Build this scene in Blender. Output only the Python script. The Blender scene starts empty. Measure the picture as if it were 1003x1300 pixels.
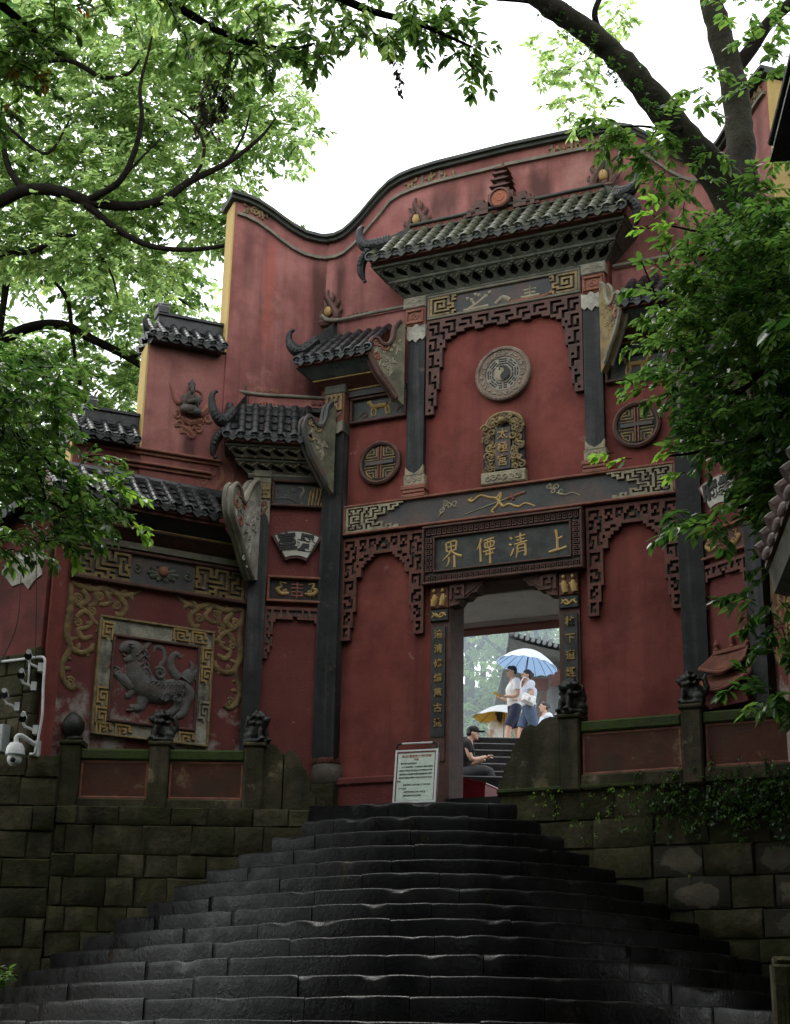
import bpy, bmesh, math, random
import numpy as np
from mathutils import Vector, Matrix, noise
random.seed(7); np.random.seed(7)
S = bpy.context.scene
COL = S.collection
R = math.radians

# ------------------------------------------------------------------ camera
PITCH, ROLL, FPX, EYE = R(19.5), R(-1.2), 1960.0, 1.6
cp, sp, cr, sr = math.cos(PITCH), math.sin(PITCH), math.cos(ROLL), math.sin(ROLL)
ux, uy, uz = Vector((1, 0, 0)), Vector((0, -sp, cp)), Vector((0, -cp, -sp))
cx_, cy_ = ux * cr - uy * sr, ux * sr + uy * cr
cam_d = bpy.data.cameras.new('camera')
cam_d.sensor_fit = 'VERTICAL'; cam_d.sensor_height = 24.0
cam_d.lens = FPX / 1300 * 24.0
cam_d.clip_start = 0.1; cam_d.clip_end = 2000
cam = bpy.data.objects.new('camera', cam_d); COL.objects.link(cam)
cam.matrix_world = Matrix(((cx_.x, cy_.x, uz.x, 0), (cx_.y, cy_.y, uz.y, 0), (cx_.z, cy_.z, uz.z, EYE), (0, 0, 0, 1)))
S.camera = cam

def at(px, py, y):
    """world point at forward distance y seen at pixel (px, py) of the 1003x1300 photograph (used to survey the site)"""
    a, b = (px - 501.5) / FPX, -(py - 650) / FPX
    xc, yc = a * cr + b * sr, -a * sr + b * cr
    d = Vector((xc, cp - yc * sp, yc * cp + sp))
    return Vector((0, 0, EYE)) + d * (y / d.y)

# ------------------------------------------------------------------ sky and sun (overcast)
SUN_EL, SUN_AZ = R(62), R(-35)
W = bpy.data.worlds.new('World'); S.world = W; W.use_nodes = True
nt = W.node_tree; nt.nodes.clear()
sky = nt.nodes.new('ShaderNodeTexSky'); sky.sky_type = 'NISHITA'; sky.sun_disc = False
sky.sun_elevation = SUN_EL; sky.sun_rotation = SUN_AZ
try:
    sky.air_density = 1.0; sky.dust_density = 4.0; sky.ozone_density = 1.0
except Exception:
    pass
cloud = nt.nodes.new('ShaderNodeMix'); cloud.data_type = 'RGBA'; cloud.inputs[0].default_value = 0.88
tc = nt.nodes.new('ShaderNodeTexCoord'); nz = nt.nodes.new('ShaderNodeTexNoise'); nz.inputs['Scale'].default_value = 2.2; nz.inputs['Detail'].default_value = 5
rp = nt.nodes.new('ShaderNodeValToRGB')
rp.color_ramp.elements[0].position = .3; rp.color_ramp.elements[0].color = (15.0, 15.4, 15.7, 1)
rp.color_ramp.elements[1].position = .7; rp.color_ramp.elements[1].color = (17.5, 17.8, 18.0, 1)
bg = nt.nodes.new('ShaderNodeBackground'); bg.inputs[1].default_value = 0.13
wo = nt.nodes.new('ShaderNodeOutputWorld')
L = nt.links.new
L(tc.outputs['Generated'], nz.inputs['Vector']); L(nz.outputs['Fac'], rp.inputs['Fac'])
L(sky.outputs['Color'], cloud.inputs[6]); L(rp.outputs['Color'], cloud.inputs[7])
L(cloud.outputs[2], bg.inputs[0]); L(bg.outputs[0], wo.inputs[0])
sd = bpy.data.lights.new('sun', 'SUN'); sd.energy = 1.5; sd.angle = R(25); sd.color = (1, .97, .92)
so = bpy.data.objects.new('sun', sd); COL.objects.link(so)
so.rotation_euler = (R(90) - SUN_EL, 0, R(180) - SUN_AZ)
vs = S.view_settings
vs.view_transform = 'Standard'; vs.look = 'None'; vs.exposure = 0.36; vs.gamma = 1.0; vs.use_curve_mapping = False
S.render.engine = 'CYCLES'
S.cycles.max_bounces = 8; S.cycles.diffuse_bounces = 4; S.cycles.transparent_max_bounces = 8
S.cycles.sample_clamp_indirect = 6
try:
    S.cycles.use_denoising = True
except Exception:
    pass

# ------------------------------------------------------------------ materials
MATS = {}
def M(name, c1, c2, rough=.8, scale=4, bump=.25, bscale=40, streak=None, patch=None, spec=.4, moss=None, rnd=0.0, contrast=(.3, .7), wet=None, dirt=None, blob=None, world=False, stains=()):
    m = bpy.data.materials.new(name); m.use_nodes = True; MATS[name] = m
    t = m.node_tree; n = t.nodes; l = t.links.new
    b = n['Principled BSDF']
    co = n.new('ShaderNodeTexCoord'); oi = n.new('ShaderNodeObjectInfo')
    ad = n.new('ShaderNodeVectorMath'); ad.operation = 'MULTIPLY_ADD'
    l(oi.outputs['Random'], ad.inputs[0]); ad.inputs[1].default_value = (37, 23, 51) if rnd else (0, 0, 0); l(co.outputs['Object'], ad.inputs[2])
    V = ad.outputs[0]
    VW = V
    if world:
        gp = n.new('ShaderNodeNewGeometry'); VW = gp.outputs['Position']
    def noi(sc, det=6, v=V, ro=.6):
        q = n.new('ShaderNodeTexNoise'); q.inputs['Scale'].default_value = sc; q.inputs['Detail'].default_value = det; q.inputs['Roughness'].default_value = ro
        l(v, q.inputs['Vector']); return q.outputs['Fac']
    def ramp(f, a, z, ca=(0, 0, 0, 1), cz=(1, 1, 1, 1)):
        q = n.new('ShaderNodeValToRGB'); e = q.color_ramp.elements
        e[0].position = a; e[0].color = ca; e[1].position = z; e[1].color = cz
        l(f, q.inputs['Fac']); return q.outputs['Color']
    def mix(f, a, c, blend='MIX'):
        q = n.new('ShaderNodeMix'); q.data_type = 'RGBA'; q.blend_type = blend
        if isinstance(f, (int, float)): q.inputs[0].default_value = f
        else: l(f, q.inputs[0])
        for s_, v_ in ((6, a), (7, c)):
            if isinstance(v_, tuple): q.inputs[s_].default_value = v_ if len(v_) == 4 else v_ + (1,)
            else: l(v_, q.inputs[s_])
        return q.outputs[2]
    def math_(op, a, c):
        q = n.new('ShaderNodeMath'); q.operation = op; q.use_clamp = True
        for i, v_ in ((0, a), (1, c)):
            if isinstance(v_, (int, float)): q.inputs[i].default_value = v_
            else: l(v_, q.inputs[i])
        return q.outputs[0]
    col = ramp(noi(scale), contrast[0], contrast[1], c1 + (1,), c2 + (1,))
    fine = noi(bscale, 4)
    col = mix(.35, col, ramp(fine, .25, .75, (.35, .35, .35, 1), (1, 1, 1, 1)), 'MULTIPLY')
    if rnd:
        col = mix(1.0, col, ramp(oi.outputs['Random'], 0, 1, (1 - rnd, 1 - rnd, 1 - rnd, 1), (1 + rnd, 1 + rnd, 1 + rnd * .9, 1)), 'MULTIPLY')
    if streak:
        mp = n.new('ShaderNodeMapping'); mp.inputs['Scale'].default_value = streak[2] if len(streak) > 2 else (3.5, 3.5, .28); l(VW, mp.inputs['Vector'])
        f = ramp(noi(1.0, 5, mp.outputs[0]), .5, .72)
        f2 = math_('MULTIPLY', f, streak[1]); col = mix(f2, col, streak[0])
    pf = None
    if patch:   # (colour, scale, lo, hi[, z0, z1])  worn-off or stained areas
        f = noi(patch[1], 9, V, .68)
        if len(patch) > 4:
            sx = n.new('ShaderNodeSeparateXYZ'); l(co.outputs['Object'], sx.inputs[0])
            mr = n.new('ShaderNodeMapRange'); mr.inputs[1].default_value = patch[4]; mr.inputs[2].default_value = patch[5]; mr.inputs[3].default_value = .14; mr.inputs[4].default_value = -.2
            l(sx.outputs[2], mr.inputs[0])
            q = n.new('ShaderNodeMath'); q.operation = 'ADD'; l(f, q.inputs[0]); l(mr.outputs[0], q.inputs[1]); f = q.outputs[0]
        pf = ramp(f, patch[2], patch[3]); col = mix(pf, col, patch[0])
    for x0, x1, z0, z1, sc_, am in stains:
        sx = n.new('ShaderNodeSeparateXYZ'); l(co.outputs['Object'], sx.inputs[0])
        ax = n.new('ShaderNodeMath'); ax.operation = 'ABSOLUTE' if x0 < 0 and x1 < 0 and 0 else 'ADD'; l(sx.outputs[0], ax.inputs[0])
        if ax.operation == 'ADD': ax.inputs[1].default_value = 0
        if abs(x0) > 50: ax.operation = 'ABSOLUTE'
        xa, xb = (x0 % 100, x1 % 100) if abs(x0) > 50 else (x0, x1)
        def warp(src, f_, k_):
            q = n.new('ShaderNodeMath'); q.operation = 'MULTIPLY_ADD'; l(f_, q.inputs[0]); q.inputs[1].default_value = k_; l(src, q.inputs[2]); return q.outputs[0]
        mp = n.new('ShaderNodeMapping'); mp.inputs['Scale'].default_value = (5, 5, 1.2); l(V, mp.inputs['Vector'])
        nf = noi(1.0, 7, mp.outputs[0], .65)
        def band(src, a_, b_, soft):
            u = n.new('ShaderNodeMapRange'); u.inputs[1].default_value = a_ - soft; u.inputs[2].default_value = a_ + soft; l(src, u.inputs[0])
            w = n.new('ShaderNodeMapRange'); w.inputs[1].default_value = b_ - soft; w.inputs[2].default_value = b_ + soft; w.inputs[3].default_value = 1; w.inputs[4].default_value = 0; l(src, w.inputs[0])
            return math_('MULTIPLY', u.outputs[0], w.outputs[0])
        mk = math_('MULTIPLY', band(warp(ax.outputs[0], nf, .22), xa + .11, xb + .11, .05), band(warp(sx.outputs[2], nf, .8), z0 + .4, z1 + .4, .22))
        col = mix(math_('MULTIPLY', mk, am), col, sc_)
    if blob:
        vs_ = n.new('ShaderNodeVectorMath'); vs_.operation = 'MULTIPLY_ADD'; l(co.outputs['Generated'], vs_.inputs[0]); vs_.inputs[1].default_value = (2, 0, 2); vs_.inputs[2].default_value = (-1, 0, -1)
        ln_ = n.new('ShaderNodeVectorMath'); ln_.operation = 'LENGTH'; l(vs_.outputs[0], ln_.inputs[0])
        q = n.new('ShaderNodeMath'); q.operation = 'MULTIPLY_ADD'; l(noi(3.5, 4), q.inputs[0]); q.inputs[1].default_value = 2.0; l(ln_.outputs['Value'], q.inputs[2])
        col = mix(ramp(q.outputs[0], .5, .54), col, blob) if False else mix(ramp(math_('MULTIPLY', q.outputs[0], .5), .84, .89), col, blob)
    if dirt:
        col = mix(math_('MULTIPLY', ramp(noi(dirt[1], 8, VW, .7), .45, .65), dirt[2]), col, dirt[0])
    if moss:
        ge = n.new('ShaderNodeNewGeometry'); sx = n.new('ShaderNodeSeparateXYZ'); l(ge.outputs['Normal'], sx.inputs[0])
        up = ramp(sx.outputs[2], moss[2] if len(moss) > 2 else .15, .8)
        f = math_('ADD', math_('MULTIPLY', up, .5), ramp(noi(moss[3] if len(moss) > 3 else 2.2, 7, V, .65), .5 - moss[1] * .3, .8 - moss[1] * .3))
        f = math_('MULTIPLY', f, moss[1])
        col = mix(f, col, mix(noi(16, 3), moss[0], tuple(c * .45 for c in moss[0])))
    l(col, b.inputs['Base Color'])
    if wet:
        l(ramp(noi(wet[2] if len(wet) > 2 else 3, 5), .35, .65, (wet[0],) * 3 + (1,), (wet[1],) * 3 + (1,)), b.inputs['Roughness'])
    else:
        b.inputs['Roughness'].default_value = rough
    b.inputs['Specular IOR Level'].default_value = spec
    bp = n.new('ShaderNodeBump'); bp.inputs['Strength'].default_value = bump; bp.inputs['Distance'].default_value = .02
    h = fine
    if pf is not None:
        h = math_('SUBTRACT', fine, math_('MULTIPLY', pf, .6))
    l(h, bp.inputs['Height']); l(bp.outputs[0], b.inputs['Normal'])
    return m

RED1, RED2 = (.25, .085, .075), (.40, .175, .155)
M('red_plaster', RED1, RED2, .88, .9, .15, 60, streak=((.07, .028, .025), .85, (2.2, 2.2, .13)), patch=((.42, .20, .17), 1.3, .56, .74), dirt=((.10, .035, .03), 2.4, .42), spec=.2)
ST1, ST2 = (.05, .025, .022), (.40, .21, .18)
M('red_top', RED1, RED2, .88, .9, .15, 60, streak=((.07, .028, .025), .85, (2.2, 2.2, .13)), patch=((.42, .20, .17), 1.3, .56, .74), dirt=((.10, .035, .03), 2.4, .42), spec=.2,
  stains=[(-1.15, -.75, 12.45, 12.95, ST1, .75), (.28, .62, 12.3, 12.98, ST1, .8), (-.6, -.35, 12.5, 12.95, ST1, .55), (.8, 1.2, 12.4, 12.95, ST2, .6), (-.35, -.1, 12.5, 12.95, ST2, .6), (-2.6, -2.45, 9.4, 12.2, ST1, .8), (.9, 1.6, 13.05, 13.25, ST1, .5), (-1.0, .2, 13.08, 13.25, ST1, .4), (1.9, 2.15, 11.6, 12.5, ST1, .5)])
M('red_side', RED1, RED2, .88, .9, .15, 60, streak=((.07, .028, .025), .85, (2.2, 2.2, .13)), patch=((.42, .20, .17), 1.3, .56, .74), dirt=((.10, .035, .03), 2.4, .42), spec=.2,
  stains=[(100.14, 100.36, 9.0, 12.15, ST1, .8), (101.86, 102.04, 8.85, 9.4, ST1, .85), (101.42, 101.6, 8.9, 9.6, ST1, .6), (100.9, 101.05, 10.8, 12.4, (.34, .09, .06), .6), (101.2, 101.35, 11.6, 12.5, ST1, .5)])
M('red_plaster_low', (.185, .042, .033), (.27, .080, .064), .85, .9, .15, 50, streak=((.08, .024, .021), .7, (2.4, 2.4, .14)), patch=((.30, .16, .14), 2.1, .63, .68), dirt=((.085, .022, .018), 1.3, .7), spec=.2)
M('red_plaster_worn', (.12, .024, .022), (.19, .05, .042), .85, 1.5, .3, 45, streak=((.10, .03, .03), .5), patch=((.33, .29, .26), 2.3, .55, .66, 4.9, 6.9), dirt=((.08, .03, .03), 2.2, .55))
M('red_gable', (.115, .028, .025), (.19, .055, .047), .88, 1.2, .3, 45, streak=((.06, .022, .02), .7), patch=((.25, .22, .18), 2.0, .56, .66, .9, 2.3), dirt=((.05, .025, .022), 2.0, .7), spec=.2)
M('red_plaster_peeling', (.13, .028, .023), (.19, .05, .042), .85, 2.5, .4, 30, patch=((.34, .20, .17), 9, .64, .69), dirt=((.09, .02, .02), 1.1, .5))
M('yellow_wall', (.50, .34, .10), (.60, .43, .16), .85, 2, .1, 40, streak=((.3, .22, .1), .5))
M('dark_pillar', (.013, .0135, .014), (.034, .035, .035), .6, 3, .25, 26, streak=((.11, .112, .108), .6, (8, 8, .5)), dirt=((.008, .008, .009), 2, .7), patch=((.075, .06, .05), 3.5, .62, .68), spec=.25)
M('grey_coping', (.045, .048, .045), (.09, .095, .085), .8, 5, .3, 30, moss=((.05, .07, .02), .3))
M('moulding', (.17, .155, .115), (.24, .22, .165), .8, 6, .2, 40, dirt=((.07, .06, .05), 5, .6))
M('carved_ochre', (.25, .18, .075), (.34, .25, .115), .8, 8, .3, 50, dirt=((.06, .05, .04), 7, .8))
M('carved_pale', (.30, .26, .17), (.40, .35, .24), .8, 7, .3, 50, dirt=((.09, .075, .06), 6, .75))
M('carved_red', (.12, .038, .026), (.17, .058, .04), .7, 7, .3, 50, dirt=((.05, .02, .016), 6, .7))
M('carved_brown', (.085, .038, .028), (.13, .058, .042), .7, 7, .3, 50, dirt=((.035, .02, .017), 6, .7))
M('carved_terracotta', (.22, .08, .05), (.32, .13, .085), .8, 7, .3, 50, dirt=((.08, .04, .03), 6, .6))
M('recess_green', (.09, .10, .085), (.14, .15, .125), .85, 9, .2, 40)
M('column_stone', (.09, .075, .06), (.16, .135, .11), .8, 5, .4, 30, dirt=((.03, .026, .02), 4, .7))
M('immortal_grey', (.03, .035, .032), (.10, .095, .08), .8, 9, .4, 45, dirt=((.14, .07, .05), 5, .6))
M('fan_white', (.50, .49, .43), (.62, .61, .54), .8, 6, .15, 40, dirt=((.26, .24, .19), 5, .5))
M('panel_worn', (.27, .25, .19), (.42, .40, .32), .85, 5, .35, 40, dirt=((.03, .028, .024), 3.2, .9), patch=((.17, .045, .035), 3.6, .60, .66))
M('bracket_green', (.13, .125, .08), (.20, .19, .125), .85, 6, .25, 40, dirt=((.05, .045, .03), 4, .7))
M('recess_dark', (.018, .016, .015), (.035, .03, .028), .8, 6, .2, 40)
M('panel_slate', (.030, .034, .034), (.075, .08, .077), .6, 2.5, .15, 35, dirt=((.14, .075, .055), 1.8, .6))
M('panel_black', (.013, .016, .015), (.03, .035, .031), .5, 5, .15, 35, dirt=((.075, .08, .06), 6, .55))
M('gold', (.48, .30, .085), (.62, .42, .15), .55, 12, .2, 50, dirt=((.2, .12, .05), 12, .5))
M('scroll_ochre', (.17, .115, .045), (.29, .195, .08), .8, 9, .4, 45, dirt=((.06, .035, .022), 6, .85), patch=((.30, .26, .19), 7, .64, .69))
M('gold_dull', (.34, .21, .06), (.48, .31, .11), .65, 12, .25, 50, dirt=((.10, .06, .03), 9, .7))
M('cornice_green', (.085, .092, .07), (.15, .155, .115), .8, 6, .3, 40, dirt=((.035, .035, .03), 5, .75))
M('cornice_pale', (.24, .22, .16), (.34, .31, .235), .85, 6, .3, 40, dirt=((.07, .06, .05), 5, .7))
M('tile_dark', (.010, .011, .012), (.030, .033, .034), .4, 8, .25, 50, rnd=.3, wet=(.18, .5, 6), spec=.35)
M('horn_black', (.008, .009, .009), (.02, .021, .021), .5, 8, .35, 40, spec=.3)
M('tile_mossy', (.022, .023, .021), (.062, .062, .054), .5, 8, .35, 50, rnd=.45, moss=((.075, .095, .015), .42, -.2, 4), wet=(.25, .6, 6), spec=.3)
M('tile_end', (.035, .042, .043), (.085, .10, .10), .5, 9, .3, 60, rnd=.3)
M('blue_green_board', (.06, .08, .075), (.12, .145, .135), .75, 4, .2, 40, streak=((.02, .022, .022), .8, (9, 9, .8)))
M('white_plaster', (.36, .34, .28), (.52, .50, .43), .85, 5, .3, 40, dirt=((.075, .065, .05), 2.6, .85), streak=((.2, .18, .14), .5))
M('grey_relief', (.085, .088, .082), (.18, .18, .168), .8, 7, .5, 38, dirt=((.10, .045, .035), 5, .6), patch=((.22, .21, .18), 5, .62, .68))
M('disc_stone', (.25, .23, .185), (.36, .335, .27), .8, 9, .4, 50, dirt=((.10, .08, .06), 7, .7))
M('disc_ring', (.20, .14, .105), (.30, .22, .165), .8, 9, .4, 50, dirt=((.08, .06, .045), 7, .6))
M('ink', (.012, .012, .012), (.022, .022, .02), .6, 8, .1)
M('orange_disc', (.30, .095, .05), (.40, .14, .08), .8, 9, .3, 40)
M('hall_plaster', (.74, .72, .71), (.82, .80, .79), .9, 2, .05, 30, streak=((.45, .43, .42), .4))
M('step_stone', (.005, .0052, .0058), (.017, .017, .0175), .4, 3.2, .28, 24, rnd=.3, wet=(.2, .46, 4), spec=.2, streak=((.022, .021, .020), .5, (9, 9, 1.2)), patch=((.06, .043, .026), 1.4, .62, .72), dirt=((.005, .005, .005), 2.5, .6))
M('wall_stone', (.034, .030, .020), (.105, .086, .058), .88, 4.5, .9, 18, rnd=.45, streak=((.006, .006, .0045), .95, (2.3, 2.3, .30)), moss=((.050, .062, .010), .5, .3), dirt=((.010, .010, .0075), 1.1, .9), patch=((.15, .125, .085), 2.4, .63, .69), spec=.15, world=True)
M('wall_stone_bare', (.065, .055, .038), (.115, .097, .07), .85, 5, .5, 30, rnd=.25, blob=(.026, .023, .015))
M('wall_core', (.015, .015, .011), (.03, .028, .02), .9, 5, .3)
M('rail_stone', (.028, .025, .016), (.11, .088, .055), .85, 3.2, .5, 30, streak=((.012, .012, .009), .9, (4, 4, .6)), moss=((.06, .075, .010), .35, .5), dirt=((.010, .010, .008), 2.2, .8), patch=((.19, .15, .095), 3.0, .58, .64), spec=.2)
M('rail_cap', (.022, .021, .016), (.05, .046, .034), .75, 5, .5, 30, moss=((.05, .085, .010), .8, .3, 3), spec=.2)
M('rail_red', (.065, .020, .012), (.115, .038, .022), .85, 4, .3, 30, patch=((.17, .12, .07), 4, .60, .68), dirt=((.05, .03, .018), 2.5, .7))
M('lion_stone', (.008, .009, .008), (.022, .023, .020), .5, 7, .4, 40, moss=((.04, .055, .015), .25))
M('bark', (.014, .012, .010), (.040, .034, .027), .9, 9, 1.0, 20, patch=((.07, .075, .06), 3.2, .63, .7), spec=.1, moss=((.05, .07, .018), .35, .2), streak=((.02, .018, .014), .6, (9, 9, 1.5)))
M('bark_dark', (.007, .006, .005), (.018, .015, .012), .95, 9, .6, 24, spec=.05)
M('ground_soil', (.04, .035, .02), (.07, .06, .035), .95, 3, .4, 20, moss=((.04, .055, .015), .6))
M('white_paint', (.66, .67, .66), (.74, .75, .74), .45, 4, .05)
M('camera_glass', (.01, .01, .012), (.015, .015, .018), .15, 4, .02)
M('box_grey', (.34, .37, .36), (.42, .45, .44), .5, 4, .1, streak=((.2, .22, .21), .4))
M('sign_board', (.60, .70, .60), (.66, .76, .66), .45, 3, .03)
M('sign_maroon', (.18, .05, .045), (.22, .07, .06), .5, 4, .05)
M('black_plastic', (.012, .012, .012), (.02, .02, .02), .5, 6, .1)
M('red_plastic', (.22, .010, .025), (.28, .016, .036), .35, 4, .05)
M('print_red', (.40, .05, .04), (.45, .07, .05), .7, 4, 0)
M('print_dark', (.05, .06, .05), (.08, .09, .08), .7, 4, 0)
M('skin', (.50, .30, .21), (.58, .36, .26), .55, 6, .05, spec=.4)
M('hair', (.012, .010, .009), (.022, .018, .016), .45, 20, .2)
M('cloth_white', (.72, .72, .72), (.80, .80, .80), .9, 7, .15)
M('cloth_paleblue', (.50, .56, .66), (.58, .64, .74), .9, 7, .15)
M('cloth_navy', (.020, .026, .055), (.035, .042, .08), .9, 9, .2)
M('cloth_denim', (.055, .085, .15), (.09, .125, .20), .9, 9, .2)
M('cloth_black', (.010, .010, .012), (.018, .018, .02), .9, 9, .2)
M('cloth_darkgrey', (.025, .027, .03), (.04, .042, .046), .9, 9, .2)
M('umb_grey', (.30, .32, .34), (.36, .38, .40), .6, 5, .05)
M('umb_yellow', (.62, .36, .03), (.68, .42, .05), .6, 5, .05)
M('metal_dark', (.05, .05, .05), (.08, .08, .08), .4, 8, .05)
M('pink_tile', (.22, .15, .14), (.34, .25, .235), .6, 8, .3, rnd=.3, dirt=((.10, .05, .045), 7, .7))
M('eave_plaster', (.20, .19, .155), (.30, .285, .24), .85, 4, .3, dirt=((.08, .07, .05), 3, .8))
M('timber_red', (.20, .075, .06), (.27, .11, .09), .7, 5, .2)
M('pavilion_grey', (.14, .155, .165), (.22, .235, .245), .7, 8, .3)

def leafmat(name, c1, c2, trans=.45, gloss=.35, val=2.5):
    m = bpy.data.materials.new(name); m.use_nodes = True; MATS[name] = m
    t = m.node_tree; n = t.nodes; l = t.links.new
    b = n['Principled BSDF']; out = n['Material Output']
    ge = n.new('ShaderNodeNewGeometry'); oi = n.new('ShaderNodeObjectInfo')
    ad = n.new('ShaderNodeMath'); ad.operation = 'ADD'; l(ge.outputs['Random Per Island'], ad.inputs[0]); l(oi.outputs['Random'], ad.inputs[1])
    fr = n.new('ShaderNodeMath'); fr.operation = 'FRACT'; l(ad.outputs[0], fr.inputs[0])
    rm = n.new('ShaderNodeValToRGB'); e = rm.color_ramp.elements
    e[0].color = c1 + (1,); e[1].color = c2 + (1,)
    e2 = e.new(.92); e2.color = c2 + (1,); e[-1].position = 1; e[-1].color = (c2[0] * 1.5, c2[1] * 1.25, c2[2] * .9, 1)
    l(fr.outputs[0], rm.inputs['Fac']); l(rm.outputs['Color'], b.inputs['Base Color'])
    b.inputs['Roughness'].default_value = gloss; b.inputs['Specular IOR Level'].default_value = .4
    tr = n.new('ShaderNodeBsdfTranslucent'); mx = n.new('ShaderNodeMixShader'); mx.inputs[0].default_value = trans
    hs = n.new('ShaderNodeHueSaturation'); hs.inputs['Value'].default_value = val; hs.inputs['Saturation'].default_value = 1.05
    l(rm.outputs['Color'], hs.inputs['Color']); l(hs.outputs['Color'], tr.inputs['Color'])
    l(b.outputs[0], mx.inputs[1]); l(tr.outputs[0], mx.inputs[2]); l(mx.outputs[0], out.inputs[0])
leafmat('leaf_light', (.125, .185, .065), (.20, .27, .105), .76, .45, 2.45)  # pale tone stands in for haze over the left-hand trees
leafmat('leaf_mid', (.045, .095, .020), (.085, .15, .032), .45)
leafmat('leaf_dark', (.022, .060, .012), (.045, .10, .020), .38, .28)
leafmat('leaf_fresh', (.10, .19, .03), (.16, .27, .045), .5)
leafmat('leaf_far', (.075, .14, .045), (.13, .20, .07), .5, .5)
leafmat('leaf_rust', (.20, .06, .015), (.12, .12, .02), .4, .5)
leafmat('umb_white', (.72, .77, .84), (.78, .82, .88), .5, .6, 1.0)
leafmat('umb_blue', (.48, .64, .85), (.54, .69, .88), .6, .6, 1.0)
leafmat('vine_dry', (.035, .035, .022), (.07, .065, .04), .2, .6)

# ------------------------------------------------------------------ mesh builder
def catmull(pts, k=4):
    if len(pts) < 3: return [tuple(p) for p in pts]
    P = [np.array(p, float) for p in pts]; P = [2 * P[0] - P[1]] + P + [2 * P[-1] - P[-2]]
    o = []
    for i in range(1, len(P) - 2):
        a, b, c, d = P[i - 1:i + 3]
        for j in range(k):
            t = j / k
            o.append(tuple(.5 * (2 * b + (c - a) * t + (2 * a - 5 * b + 4 * c - d) * t * t + (3 * b - a - 3 * c + d) * t ** 3)))
    o.append(tuple(P[-2])); return o

def spiral(cx, cz, r0, r1, turns, a0=0, w0=.02, w1=.012, n=14):
    o = []
    for i in range(n + 1):
        t = i / n; r = r0 + (r1 - r0) * t; a = a0 + turns * 2 * math.pi * t
        o.append((cx + r * math.cos(a), cz + r * math.sin(a), w0 + (w1 - w0) * t))
    return o

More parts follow.
